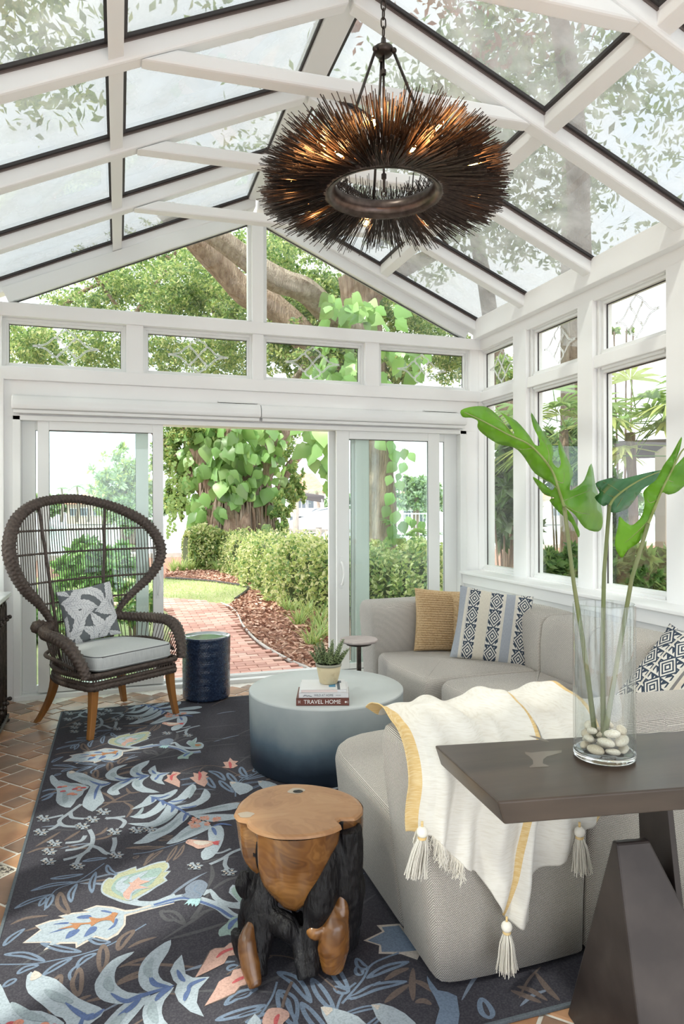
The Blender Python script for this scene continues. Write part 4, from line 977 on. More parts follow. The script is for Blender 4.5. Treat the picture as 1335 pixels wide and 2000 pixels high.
# natural hollow near the far edge
def dent(p):
    d = sqrt(((p[0]+.01)/.035)**2 + ((p[1]-.12)/.035)**2); return (p[0], p[1], p[2] - (.022*max(0, 1-d) if p[2] > TOPZ-.001 else 0))
f = [(i*NA+j, i*NA+(j+1) % NA, (i+1)*NA+(j+1) % NA, (i+1)*NA+j) for i in range(len(rows)-1) for j in range(NA)]
mbt.add(v, f); mbt.build('seat_top', 'stumptop', stp, smooth=False, world=False)
mbs = MB(); rows = []
for k in range(0, 17):
    t_ = k/16; row = []
    for i in range(NA):
        a = 2*pi*i/NA; zl = plow(a); z = TOPZ - .010 - (TOPZ - .010 - zl)*t_; q = prad(a)
        bul = 1 - .10*t_ - .28*t_**4 + .03*sin(a*3+t_*4)
        if 17 <= (math.degrees(a) % 360)/10 and False: pass
        # carved side hollow on the viewer's left front
        da = (math.degrees(a)+138+180) % 360 - 180; hol = .05*max(0, 1-(da/14)**2)*max(0, min(1, t_*6))*max(0, 1.15-t_)
        row.append(((q*bul-hol)*cos(a), (q*bul-hol)*sin(a), z))
    rows.append(row)
v = [p for r in rows for p in r]; f = [(i*NA+j, i*NA+(j+1) % NA, (i+1)*NA+(j+1) % NA, (i+1)*NA+j) for i in range(len(rows)-1) for j in range(NA)]
f.append(tuple((len(rows)-1)*NA+j for j in range(NA)))
def side_mat(fi):
    i = (fi % NA)/NA*360; i = (i+180) % 360 - 180; row = fi//NA
    return 1 if (abs(i+138) < 11 - abs(row-8)*.8 and row > 1) or abs(i+32.5) < 5.5 else 0
mbs.add(v, f, [side_mat(i) if i < len(f)-1 else 1 for i in range(len(f))]); mbs.build('polished_side', ['stumpside', 'charred'], stp, smooth=True, world=False)
knot = MB()
for (a, z, s1, s2) in ((-112, .275, .011, .006), (-118, .24, .008, .008), (-92, .235, .014, .006), (-88, .44, .003, .016), (-84, .41, .003, .014)):
    a = radians(a); q = prad(a)*.99; c = Vector((q*cos(a), q*sin(a), z)); tx = Vector((-sin(a), cos(a), 0)); n_ = Vector((cos(a), sin(a), 0))
    P = [c + n_*(.004 if z > .3 else -.012) + tx*s1*cos(b)*1.0 + Vector((0, 0, 1))*s2*sin(b) for b in np.linspace(0, 2*pi, 12)[:-1]]; knot.add(P, [tuple(range(len(P)))])
M['knotc'] = mat('pale_knot_filler', (.42, .34, .26), .35)
hl = MB()      # hollows on the flat top
hl.add([(-.012+.030*cos(b)+.004*sin(3*b), .135+.026*sin(b), TOPZ+.0006) for b in np.linspace(0, 2*pi, 18)[:-1]], [tuple(range(17))])
hl.build('top_hollow', 'knotc', stp, world=False)
MB().add([(-.006+.018*cos(b), .130+.014*sin(b), TOPZ+.001) for b in np.linspace(0, 2*pi, 14)[:-1]], [tuple(range(13))]).build('dark_hollow', 'charred', stp, world=False)
MB().add([(-.165+.026*cos(b)+.004*sin(4*b), -.055+.022*sin(b), TOPZ+.0006) for b in np.linspace(0, 2*pi, 18)[:-1]], [tuple(range(17))]).build('pale_knot', 'knotc', stp, world=False)
# the black roots: thick tapering limbs fused by a voxel remesh
roots = MB()
def limb(P, R, n=14): roots.tube(smooth_path(P, 5), list(np.interp(np.linspace(0, 1, 5*(len(P)-1)+1), np.linspace(0, 1, len(R)), R)), n)
limb([(0, .03, .42), (.0, .04, .30), (-.02, .06, .20), (-.04, .06, .14)], [.14, .12, .07, .05])
limb([(.0, .04, .35), (.04, .08, .2), (.06, .10, .0)], [.12, .09, .08])
limb([(-.07, -.03, .30), (-.11, -.07, .20), (-.115, -.11, .12), (-.115, -.16, .02)], [.06, .05, .045, .030])          # front left leg
limb([(-.12, -.06, .20), (-.155, -.02, .12), (-.165, .0, .02)], [.05, .045, .04])
limb([(-.11, -.09, .16), (-.04, -.11, .15), (.01, -.12, .10), (.035, -.175, .015)], [.038, .036, .030, .026])
limb([(.02, -.11, .20), (-.02, -.09, .26), (-.05, -.06, .32)], [.018, .028, .05])
limb([(-.16, -.10, .11), (-.175, -.08, .05), (-.15, -.10, .012)], [.018, .026, .022])        # middle leg
limb([(.10, -.05, .42), (.09, -.10, .30), (.075, -.125, .22), (.055, -.13, .12), (.05, -.17, .02)], [.075, .06, .05, .032, .028])
limb([(.17, -.08, .45), (.17, -.07, .34), (.16, -.06, .20), (.15, -.05, .05)], [.045, .055, .06, .055])
limb([(-.02, -.06, .235), (.04, -.09, .225), (.09, -.11, .22)], [.03, .026, .03])
limb([(.10, .02, .3), (.15, .05, .15), (.15, .08, .01)], [.08, .06, .06])
limb([(-.10, .05, .3), (-.13, .08, .15), (-.12, .10, .01)], [.07, .055, .05])
limb([(-.17, -.06, .30), (-.175, -.075, .26), (-.165, -.08, .22)], [.02, .028, .012])
limb([(-.195, -.09, .12), (-.185, -.08, .06), (-.16, -.09, .03)], [.02, .028, .02])
o = roots.build('root_base', 'charred', stp, world=False, smooth=True)
md = o.modifiers.new('fuse', 'REMESH'); md.mode = 'VOXEL'; md.voxel_size = .0055; md.use_smooth_shade = True
md = o.modifiers.new('smooth', 'SMOOTH'); md.iterations = 5; md.factor = .6
tx_ = bpy.data.textures.new('root_relief', 'CLOUDS'); tx_.noise_scale = .11; md = o.modifiers.new('relief', 'DISPLACE'); md.texture = tx_; md.strength = .03; md.mid_level = .5
for grp in ([([(-.135, -.115, .165), (-.150, -.145, .12), (-.135, -.175, .06), (-.115, -.205, .012)], [.012, .030, .032, .020])],
            [([(.10, -.10, .235), (.125, -.125, .16), (.12, -.13, .09), (.12, -.14, .02)], [.010, .048, .055, .032]), ([(.145, -.10, .27), (.150, -.115, .20), (.14, -.12, .14)], [.010, .024, .03]), ([(.05, -.145, .165), (.065, -.15, .15), (.085, -.14, .16)], [.02, .026, .02])]):
    roots = MB()
    for P, R in grp: limb(P, R)
    o = roots.build('polished_root', 'stumpside', stp, world=False, smooth=True)
    md = o.modifiers.new('fuse', 'REMESH'); md.mode = 'VOXEL'; md.voxel_size = .005; md.use_smooth_shade = True
    md = o.modifiers.new('smooth', 'SMOOTH'); md.iterations = 4; md.factor = .6
# ================================================================ WICKER CHAIR
ch = thing('wicker_armchair', 'dark wicker armchair with tall round hoop back, curved arms and honey wood legs', 'chair', (-.077, 5.186, .0095), radians(35.5))
# local frame: x viewer's right, -y forward, z up
def weave(L, a): return 1 + .11*sin(a*4 + L*215) + .11*sin(L*215 - a*4)
def wtube(name, P, R, n=14, sm=10, parent=ch, w_=True, closed=False):
    p = smooth_path(P, sm, closed=closed); N = len(p); L = sum((p[i+1]-p[i]).length for i in range(N-1)); m_ = max(N, int(L/.0042))
    q = [p[0]]; acc = 0; tgt = L/m_; 
    cum = [0]
    for i in range(N-1): cum.append(cum[-1] + (p[i+1]-p[i]).length)
    q = []
    for k in range(m_+1):
        s = cum[-1]*k/m_; i = min(N-2, max(0, int(np.searchsorted(cum, s))-1)); f = (s-cum[i])/max(1e-9, cum[i+1]-cum[i]); q.append(p[i].lerp(p[i+1], min(1, max(0, f))))
    if closed: q = q[:-1]
    rr_ = list(np.interp(np.linspace(0, 1, len(q)), np.linspace(0, 1, len(R)), R))
    return MB().tube(q, rr_, n, fn=weave if w_ else None, closed=closed).build(name, 'wicker', parent, smooth=True, world=False)
HC = [(-.24, .62), (-.275, .70), (-.36, .82), (-.50, .96), (-.595, 1.12), (-.605, 1.27), (-.52, 1.42), (-.33, 1.52), (-.08, 1.555), (.12, 1.54), (.34, 1.475), (.52, 1.36), (.605, 1.21), (.60, 1.08), (.52, .95), (.40, .84), (.30, .74), (.26, .66)]
def hy(x, z): return .29 + .10*(z-.6) - .16*(x/.6)**2 * (1 if z > .6 else 0)
hoop = [(x, hy(x, z), z) for x, z in HC]
wtube('hoop', hoop, [.020, .026, .036, .040, .042, .040, .036, .033, .032, .032, .034, .038, .040, .040, .038, .034, .026, .020], 16)
for s_ in (-1, 1):      # slim posts from hoop down to the seat ring
    wtube('back_post', [(s_*.245, .292, .66), (s_*.235, .288, .52), (s_*.25, .285, .40)], [.017, .014, .016], 10)
HP = smooth_path([(x, 0, z) for x, z in HC], 10)
def hoop_z(x, top=True):
    zs = []
    for a, b in zip(HP[:-1], HP[1:]):
        if (a.x - x)*(b.x - x) <= 0 and abs(a.x-b.x) > 1e-9: zs.append(a.z + (b.z-a.z)*(x-a.x)/(b.x-a.x))
    return (max(zs), min(zs)) if zs else (0, 0)
k = -.575
while k < .58:
    zt, zb = hoop_z(k); zb = zb if abs(k) > .27 else .40
    xb = k if abs(k) > .27 else k*.88
    if abs(k) <= .27 or True:
        pts = [Vector((k + (xb-k)*t, hy(k + (xb-k)*t, zt+(zb-zt)*t), zt+(zb-zt)*t)) for t in np.linspace(0, 1, 9)]
        MB().tube(pts, .0033, 5).build('spindle', 'wicker', ch, smooth=True, world=False)
    k += .0215
for kx in (-.33, .22):
    zt, zb = hoop_z(kx); x1 = kx*.62
    pts = [(kx + (x1-kx)*t, hy(kx + (x1-kx)*t, zt - (zt-.42)*t)-.006, zt-(zt-.42)*t) for t in np.linspace(0, 1, 12)]
    MB().tube(pts, .0115, 8).build('back_rib', 'wicker', ch, smooth=True, world=False)
def hoop_x(z):
    xs_ = [a.x + (b.x-a.x)*(z-a.z)/(b.z-a.z) for a, b in zip(HP[:-1], HP[1:]) if (a.z-z)*(b.z-z) <= 0 and abs(a.z-b.z) > 1e-9]; return (min(xs_), max(xs_)) if xs_ else (-.24, .24)
for z in (1.33, 1.17, .97, .82, .68):
    a, b = hoop_x(z); wtube('cross_bar', [(x, hy(x, z)-.004, z) for x in np.linspace(a, b, 9)], [.0075, .0075], 6)
# arms
def arm(s_):
    A = [(s_*.26, .27, .67), (s_*.36, .20, .655), (s_*.435, .06, .65), (s_*.455, -.08, .645), (s_*.44, -.20, .61), (s_*.42, -.27, .54), (s_*.40, -.31, .47), (s_*.385, -.325, .40)]
    wtube('arm', A, [.030, .033, .035, .036, .038, .040, .036, .032], 14)
    if s_ < 0: wtube('arm_scroll', [(-.30, .26, .665), (-.36, .27, .675), (-.41, .22, .67)], [.03, .04, .034], 14)
    P = smooth_path(A, 8)
    wtube('side_rail', [(s_*.27, .26, .50), (s_*.40, .12, .50), (s_*.425, -.05, .49), (s_*.40, -.22, .45)], [.012, .012], 8)
    for k in range(22):
        t = k/21; p = P[int(t*(len(P)-14))]; b = Vector((s_*(.27+.09*sin(pi*min(1, t*1.2)*.6)), .24 - .50*t, .39))
        MB().tube([p, p.lerp(b, .5) + Vector((s_*.01, 0, 0)), b], .0032, 5).build('side_spindle', 'wicker', ch, smooth=True, world=False)
arm(-1); arm(1)
# seat ring: rounded plan
plan = round_poly([(-.36, -.33), (.36, -.33), (.37, .05), (.26, .30), (-.26, .30), (-.37, .05)], [.07, .07, .2, .14, .14, .2], 6)
wtube('seat_rail', [(p.x, p.y, .405) for p in plan], [.016, .016], 12, 3, closed=True)
wtube('skirt_rail', [(p.x*.98, p.y*.98, .325) for p in plan], [.02, .02], 12, 3, closed=True); wtube('skirt_rail', [(p.x*.985, p.y*.985, .352) for p in plan], [.013, .013], 12, 3, closed=True)
sp = MB(); PL = smooth_path([(p.x, p.y, 0) for p in plan], 3, closed=True)
cum = [0]
for a, b in zip(PL, PL[1:]+PL[:1]): cum.append(cum[-1]+(b-a).length)
for k in range(110):
    s = cum[-1]*k/110; i = min(len(PL)-1, max(0, int(np.searchsorted(cum, s))-1)); f = (s-cum[i])/max(1e-9, cum[i+1]-cum[i]); q = PL[i].lerp(PL[(i+1) % len(PL)], f)
    sp.tube([(q.x, q.y, .40), (q.x*.985, q.y*.985, .33)], .0038, 4)
stuff(sp.build('skirt_weave', 'wicker', ch, world=False))
MB().prism([(p.x*.96, p.y*.96) for p in plan], .372, .388).build('seat_deck', 'wicker', ch, world=False)
# legs
def leg(bx_, by_, fx, fy):
    mb = MB(); rows = []
    for t in np.linspace(0, 1, 9):
        c = t**1.8 if True else t; x = bx_ + (fx-bx_)*c; y = by_ + (fy-by_)*c; w_ = .026 - .008*t; rows.append([(x-w_, y-w_, .33*(1-t)), (x+w_, y-w_, .33*(1-t)), (x+w_, y+w_, .33*(1-t)), (x-w_, y+w_, .33*(1-t))])
    v = [p for r in rows for p in r]; n = len(rows)
    f = [(i*4+j, i*4+(j+1) % 4, (i+1)*4+(j+1) % 4, (i+1)*4+j) for i in range(n-1) for j in range(4)] + [(3, 2, 1, 0), tuple((n-1)*4+j for j in range(4))]
    mb.add(v, f).build('leg', 'honey', ch, world=False, bevel=.004)
leg(-.31, -.29, -.345, -.305); leg(.31, -.29, .36, -.30); leg(-.27, .22, -.35, .32); leg(.26, .22, .33, .27)
# seat cushion
cu = thing('seat_cushion', 'pale grey box cushion with dark piping on the wicker armchair seat', 'cushion', (-.077, 5.186, .0095), radians(35.5))
cp = round_poly([(-.315, -.335), (.315, -.335), (.325, .0), (.22, .24), (-.22, .24), (-.325, .0)], [.08, .08, .2, .12, .12, .2], 6)
soft_block(cp, .424, .525, .02, crown=.018).build('cushion_body', 'ltfabric', cu, smooth=True, world=False)
M['piping'] = mat('dark_grey_piping', (.11, .11, .12), .8)
cpl = smooth_path([(p.x*.985, p.y*.985, .518) for p in cp], 2, closed=True); MB().tube(cpl, .0035, 6, closed=True).build('piping', 'piping', cu, smooth=True, world=False)
cpl = smooth_path([(p.x*1.0, p.y*1.0, .438) for p in cp], 2, closed=True); MB().tube(cpl, .003, 6, closed=True).build('piping', 'ltfabric', cu, smooth=True, world=False)
# leaf print cushion on the chair
M['slate'] = mat('slate_grey_cotton', (.155, .17, .185), .9, bump=(250, .2, .001)); M['printw'] = mat('white_leaf_print', (.72, .73, .75), .9); M['printl'] = mat('grey_leaf_line', (.36, .38, .42), .9)
lp, lf, lo = cushion('leaf_print_cushion', 'square cushion with white leaf print on slate grey leaning in the wicker chair', .40, .40, .13, (-.205, 5.335, .735), ((Matrix.Rotation(radians(35.5)-.22, 3, 'Z') @ Matrix.Rotation(-.20, 3, 'X') @ Matrix.Rotation(-.13, 3, 'Y')).to_euler()), ['slate'])
def print_leaf(cx, cy, ang, L_, W_, lay):
    mb = MB(); ml = MB(); d = Vector((cos(ang), sin(ang))); n_ = Vector((-d.y, d.x))
    def S(t, q, e):
        c = Vector((cx, cy)) + d*(t-.5)*L_ + n_*(q + .10*L_*sin(t*pi)); u, v = max(-.985, min(.985, c.x)), max(-.985, min(.985, c.y)); p = lf(u, v, 1); return (p.x, p.y - e, p.z)
    wd = lambda t: W_*sin(pi*min(1, t*1.02+.0)**.8)*(.80+.20*abs(sin(t*19)))
    nt_, nq = 22, 7
    rows = [[S(t, wd(t)*(k/(nq-1)*2-1), .0012+lay*.00025) for k in range(nq)] for t in np.linspace(.01, .98, nt_)]
    v = [p for r in rows for p in r]; mb.add(v, [(i*nq+j, i*nq+j+1, (i+1)*nq+j+1, (i+1)*nq+j) for i in range(nt_-1) for j in range(nq-1)], 0)
    for (P) in [[S(t, 0, .0017+lay*.00025) for t in np.linspace(-.05, .97, 14)]] + [[S(t+k*.13*1.0, s_*wd(min(.98, t+.12))*k*.92, .0017+lay*.00025) for k in np.linspace(0, 1, 5)] for t in np.linspace(.08, .8, 8) for s_ in (-1, 1)]: mb.tube(P, .0011, 3, 1, cap=False)
    return mb
pm_ = MB(); rr = random.Random(21); lay = 0
for (cx, cy, a, L_) in [(-.9, .9, -.6, .7), (-.1, .95, 3.0, .8), (.95, .3, -1.3, .8), (-.95, -.3, 1.4, .8), (.3, .55, -1.1, .9), (-.3, -.05, .4, .9), (.5, -.1, -.4, .8), (-.1, -.55, 2.7, .9), (-.55, -.95, 1.9, .8), (.4, -.85, .9, .8), (-.55, .45, -.2, .9), (-.55, .75, -2.4, .95), (.1, .72, -.7, 1.0), (.72, .7, -1.9, .9), (-.72, .1, -1.2, 1.0), (-.2, .25, -.3, 1.0), (.45, .25, -2.6, .95), (.82, .0, 1.9, .8), (-.45, -.35, 1.0, 1.1), (.2, -.3, 2.2, 1.0), (.65, -.5, .5, .95), (-.8, -.7, .4, .8), (0, -.8, 1.7, .8), (.75, -.9, 2.7, .7)]:
    x = print_leaf(cx, cy, a, L_, .155*L_+.04, lay); pm_.add(x.v, x.f, x.m); lay += 1
pm_.build('leaf_print', ['printw', 'printl'], lp, world=False, recalc=False)
# ================================================================ CHANDELIER
CX, CY_, CZ = 1.148, 2.94, 2.96
cd = thing('chandelier', 'round chandelier of bristling dark steel quills with glowing candle bulbs hung by a chain', 'chandelier', (CX, CY_, CZ))
RR = .262
prof = [(RR + .042*cos(a), .046*sin(a)) for a in np.linspace(0, 2*pi, 25)]
MB().lathe(prof, n=90).build('ring', 'copper', cd, smooth=True, world=False)
MB().lathe([(RR-.030, -.036), (RR-.022, -.043), (RR-.012, -.0475), (RR-.004, -.048)], n=90).build('ring_lip', 'copper', cd, smooth=True, world=False)
rq = np.random.default_rng(4)
SPOTS = [(590,257,2.95), (724,210,3.00), (880,225,3.00), (935,320,2.93), (935,383,2.92), (838,437,2.92), (712,440,2.92), (603,410,2.92), (565,355,2.93), (650,291,2.89), (815,277,2.89)]
BC = []
for (u, v, z) in SPOTS:
    p = onz(u, v, z) - Vector((CX, CY_, CZ)); h = Vector((p.x, p.y, 0)); h_ = h.normalized(); q = min(h.length, .47); BC.append((h_*q + Vector((0, 0, z-CZ)), h_))
BCN = np.array([tuple(c) for c, _ in BC])
def quills(n):
    V = []; F = []
    def add(b, t, r0=.0019):
        d = t-b; L_ = np.linalg.norm(d); d = d/L_
        for c in BCN:      # the sticks leave room for each lamp
            k = max(0, min(L_, float((c-b)@d)))
            if np.linalg.norm(b + d*k - c) < .028: return
        p = np.cross(d, [.3, .2, .9]); p /= np.linalg.norm(p); q = np.cross(d, p); i = len(V)
        for e in (b, t):
            for a in (0, 2.094, 4.189): V.append(e + (p*cos(a)+q*sin(a))*r0)
        F.extend([(i, i+1, i+4, i+3), (i+1, i+2, i+5, i+4), (i+2, i, i+3, i+5), (i+3, i+4, i+5)])
    Z = np.array([0, 0, 1.])
    for k in range(n):
        th = rq.uniform(0, 2*pi); pb = radians(rq.uniform(-112, 85)); ph = (pb*.12 if pb < 0 else pb*.42) + rq.normal(0, .07)
        L_ = rq.uniform(.205, .272) - .05*max(0, pb)*rq.random(); thd = th + rq.normal(0, .06)
        er = np.array([cos(th), sin(th), 0]); ed = np.array([cos(thd), sin(thd), 0]); b = er*RR + (er*cos(pb) + Z*sin(pb))*.042
        add(b, b + (ed*cos(ph) + Z*sin(ph))*(L_ + (.03 if pb < -1 else 0)))
    for k in range(520):
        th = rq.uniform(0, 2*pi); ph = radians(rq.uniform(35, 85)); L_ = rq.uniform(.07, .15); er = np.array([cos(th), sin(th), 0]); b = er*RR + (er*cos(ph)+Z*sin(ph))*.04
        add(b, b + (er*cos(ph)+Z*sin(ph))*L_)
    for k in range(230):
        th = 2*pi*k/230; ph = radians(rq.uniform(118, 150)); L_ = rq.uniform(.035, .07); er = np.array([cos(th), sin(th), 0]); b = er*(RR-.01) + Z*.043
        add(b, b + (er*cos(ph)+Z*sin(ph))*L_, .0017)
    return V, F
V, F = quills(3900); mb = MB(); mb.v = [tuple(v) for v in V]; mb.f = F; mb.m = [0]*len(F)
stuff(mb.build('quills', 'quill', cd, world=False, recalc=False))
def emis(name, col, st):
    m = bpy.data.materials.new(name); m.use_nodes = True; t = m.node_tree; b = t.nodes['Principled BSDF']; b.inputs['Base Color'].default_value = (0, 0, 0, 1)
    b.inputs['Emission Color'].default_value = _c(col); b.inputs['Emission Strength'].default_value = st; M[name] = m
emis('filament', (1, .50, .17), 45); M['bulbglass'] = pane_mat('amber_bulb_glass', (1, .86, .66), 1.4)
for (c, h_) in BC:
    z = c.z + CZ; ax_ = (h_ + Vector((0, 0, -.12 if z < 2.95 else .10))).normalized()
    base = c - ax_*.055
    MB().tube([Vector((h_.x*RR, h_.y*RR, (z-CZ)*.3)), base], .009, 8).build('candle_socket', 'iron', cd, smooth=True, world=False)
    ts = np.linspace(0, 1, 9); rad = [.009, .013, .0155, .0165, .0155, .013, .009, .004, .0008]
    b_ = MB().tube([base + ax_*.075*t for t in ts], rad, 12).build('bulb', 'bulbglass', cd, smooth=True, world=False)
    sd = ax_.cross(Vector((0, 0, 1))).normalized(); f_ = MB()
    for o_ in (-.004, 0, .004): f_.tube([base + ax_*.012 + sd*o_, base + ax_*.05 + sd*o_*1.4], .0016, 5)
    f_.build('filament', 'filament', b_, world=False)
    ld = bpy.data.lights.new('bulb_light', 'POINT'); ld.energy = .8; ld.color = (1, .52, .22); ld.shadow_soft_size = .015
    lo_ = bpy.data.objects.new('bulb_light', ld); COL.objects.link(lo_); lo_.parent = cd; lo_.location = c
# rods, hub, chain
hub = Vector((0, 0, .63)) ; 
MB().tube([(0, 0, -.03), (0, 0, .60)], .0055, 8).build('centre_rod', 'iron', cd, smooth=True, world=False)
MB().tube([(0, 0, .028), (0, 0, .048)], .012, 10).build('rod_collar', 'iron', cd, world=False); MB().tube([(0, 0, .50), (0, 0, .52)], .012, 10).build('rod_collar', 'iron', cd, world=False)
MB().tube([Vector((.012*cos(a), 0, -.042+.012*sin(a))) for a in np.linspace(0, 2*pi, 13)[:-1]], .003, 6, closed=True).build('bottom_loop', 'iron', cd, smooth=True, world=False)
MB().lathe([(0, .585), (.035, .59), (.044, .60), (.044, .618), (.025, .63), (.012, .645), (.010, .665), (0, .668)], n=24).build('hub', 'iron', cd, smooth=True, world=False)
for a in (radians(200), radians(320), radians(80)):
    q = Vector((cos(a), sin(a), 0))
    MB().tube([q*.045 + Vector((0, 0, .60)), q*RR + Vector((0, 0, .03))], .0065, 8).build('support_rod', 'iron', cd, smooth=True, world=False)
    MB().sphere(q*.05 + Vector((0, 0, .597)), .013, 10).build('rod_knuckle', 'iron', cd, smooth=True, world=False)
z = .665; k = 0
while CZ + z < RB + .03:
    P = []
    for t in np.linspace(0, 2*pi, 17)[:-1]:
        x = .011*cos(t); zz = .019*sin(t) + (.006 if sin(t) > 0 else -.006); P.append((x, 0, z+.028+zz) if k % 2 else (0, x, z+.028+zz))
    MB().tube(P, .0034, 6, closed=True).build('chain_link', 'iron', cd, smooth=True, world=False); z += .041; k += 1
MB().lathe([(0, 0), (.05, .0), (.055, .012), (.0, .02)], n=24).build('ceiling_hook', 'iron', cd, smooth=True, world=False).location = (0, 0, RB + .045 - CZ - .02)
# ================================================================ IRON CONSOLE on the left
ic = thing('iron_console', 'wrought iron console with arched bars and white marble top at left edge', 'table', (-.86, 4.6, 0))
XF, YF, YN, ZTp = -.745, 5.42, 3.6, .905
MB().box(XL+.01, XF+.018, YN, YF, ZTp-.03, ZTp).build('marble_top', 'marble', ic, bevel=.005)
MB().box(XL+.02, XF+.004, YN+.01, YF-.02, ZTp-.045, ZTp-.03).build('top_frame', 'iron', ic); MB().box(XL+.03, XF+.005, YN, YF-.03, .02, .05).build('base_rail', 'iron', ic, bevel=.004)
for (x, y) in ((XF-.01, YF-.06), (XF-.01, YN+.05), (XL+.04, YF-.06)): MB().lathe([(0, 0), (.02, 0), (.024, .012), (.014, .024)], (x, y, 0), 12).build('foot', 'iron', ic, smooth=True)
y = YF - .07; k = 0
while y > 4.1:
    P = [(XF-.012, y, .05), (XF-.012, y, .45), (XF-.012, y, .80)] + [(XF-.012, y-.035+.035*cos(a), .80+.045*sin(a)) for a in np.linspace(.3, pi-.3, 6)] + [(XF-.012, y-.07, .80), (XF-.012, y-.07, .45), (XF-.012, y-.07, .05)]
    MB().tube(P, .0085, 8).build('arched_bar', 'iron', ic, smooth=True); 
    for zc in (.17, .74): MB().tube([(XF-.028, y-.035, zc), (XF+.016, y-.035, zc)], .011, 8).sphere((XF+.019, y-.035, zc), .015, 10).build('collar_knob', 'iron', ic, smooth=True)
    MB().tube([(XF-.016, y+.01, .12+.05*(k % 2)), (XF-.016, y-.11, .12+.05*(k % 2))], .006, 6).build('cross_rod', 'iron', ic, smooth=True)
    y -= .125; k += 1
# same grille on the end that faces the doors
for j in range(2):
    x = XL + .06 + j*.10
    P = [(x, YF-.05, .05), (x, YF-.05, .80), (x+.035, YF-.05, .84), (x+.07, YF-.05, .80), (x+.07, YF-.05, .05)]; MB().tube(P, .0085, 8).build('arched_bar', 'iron', ic, smooth=True)
# ================================================================ RUG with its printed leaves, birds and vines
RX0, RX1, RY0, RY1, RZ = -.40, 2.30, 1.775, 5.455, .008
def rugmat(n, c, c2=None):
    M[n] = mat('rug_' + n, c, .95, var=(160, c2 or [x*.72 for x in c], .42, .72), bump=(320, .25, .001), spec=.1, stretch=(1, 1, 1))
rugmat('r_base', (.050, .048, .060), (.085, .080, .092)); rugmat('r_edge', (.13, .15, .17))
rugmat('r_lblue', (.40, .46, .52)); rugmat('r_mblue', (.185, .24, .33)); rugmat('r_blue', (.12, .17, .33)); rugmat('r_grey', (.31, .37, .41))
rugmat('r_teal', (.30, .40, .38)); rugmat('r_yel', (.42, .43, .30)); rugmat('r_or', (.44, .22, .12)); rugmat('r_pink', (.56, .36, .31)); rugmat('r_red', (.52, .12, .13))
rugmat('r_brown', (.175, .135, .12)); rugmat('r_cream', (.58, .52, .47)); rugmat('r_coral', (.62, .27, .20)); rugmat('r_slate', (.22, .26, .33)); rugmat('r_cyan', (.38, .56, .60)); rugmat('r_dark', (.04, .042, .055)); rugmat('r_vine', (.33, .37, .42)); rugmat('r_faint', (.105, .105, .115))
RN = ['r_base', 'r_lblue', 'r_mblue', 'r_blue', 'r_grey', 'r_teal', 'r_yel', 'r_or', 'r_pink', 'r_red', 'r_brown', 'r_cream', 'r_coral', 'r_slate', 'r_cyan', 'r_dark', 'r_vine', 'r_faint']
rug = MB().box(RX0, RX1, RY0, RY1, .0005, RZ).build('rug', 'r_base'); tag(rug, 'charcoal rug printed with pale blue leaves, vines and birds under the coffee table', 'rug')
MB().box(RX0-.006, RX0+.006, RY0, RY1, .0005, RZ+.003).box(RX0, RX1, RY1-.006, RY1+.006, .0005, RZ+.003).box(RX0, RX1, RY0-.006, RY0+.006, .0005, RZ+.003).build('bound_edge', 'r_edge', rug, bevel=.002)
CR = {1: (0, 1640, .2547), 2: (300, 1640, .2547), 3: (40, 1480, .19476), 4: (260, 1480, .19476), 5: (600, 1700, .397)}
def W2(c, P): ox, oy, k = CR[c]; return [onz(ox + a*k, oy + b*k, .009).xy for a, b in P]
SH = []      # (layer, material, polygon, shape number) in world metres
SID = [0]
def clip(P):
    for ax, lim, sg in ((0, RX0+.004, 1), (0, RX1-.004, -1), (1, RY0+.004, 1), (1, RY1-.004, -1)):
        o = []
        for i in range(len(P)):
            a, b = P[i-1], P[i]; ia, ib = (a[ax]-lim)*sg >= 0, (b[ax]-lim)*sg >= 0
            if ia != ib: t = (lim-a[ax])/(b[ax]-a[ax]); o.append((a[0]+(b[0]-a[0])*t, a[1]+(b[1]-a[1])*t))
            if ib: o.append((b[0], b[1]))
        P = o
        if len(P) < 3: return None
    return P
def rep(lay, m, P, reps):
    for k in reps:
        q = clip([(p[0], p[1]+k*1.785) for p in P])
        if q: SH.append((lay, m, q, SID[0]*4+k+1))
R2, RD = (0, 1), (-1, 0)
def poly(c, m, P, lay=2, reps=R2, sm=True):
    SID[0] += 1
    w_ = W2(c, P)
    if sm and len(w_) > 4:
        w_ = [p.xy for p in smooth_path([(p.x, p.y, 0) for p in w_], 2, closed=True)]
    rep(lay, m, w_, reps)
def strip(c, m, P, wd, lay=2, reps=R2, taper=True, raw=None):
    SID[0] += 1
    w_ = raw if raw else W2(c, P); q = smooth_path([(p[0], p[1], 0) for p in w_], 5); n = len(q); L = []; Rr = []
    for i, p in enumerate(q):
        t = (q[min(n-1, i+1)] - q[max(0, i-1)]).normalized(); k = i/(n-1); h = wd/2*((sin(pi*min(1, k*.94+.03))**.75) if taper else 1)
        nn = Vector((-t.y, t.x, 0)); L.append(p + nn*h); Rr.append(p - nn*h)
    for i in range(n-1): rep(lay, m, [L[i], L[i+1], Rr[i+1], Rr[i]], reps)
def hollow(c, m, P, wd, reps=R2, lay=2):
    strip(c, m, P, wd, lay, reps)
    w_ = W2(c, P); a, b, d = w_[0], w_[len(w_)//2], w_[-1]
    strip(c, 'r_base', None, wd*.30, lay+1, reps, raw=[a.lerp(b, .35), b, b.lerp(d, .65)])
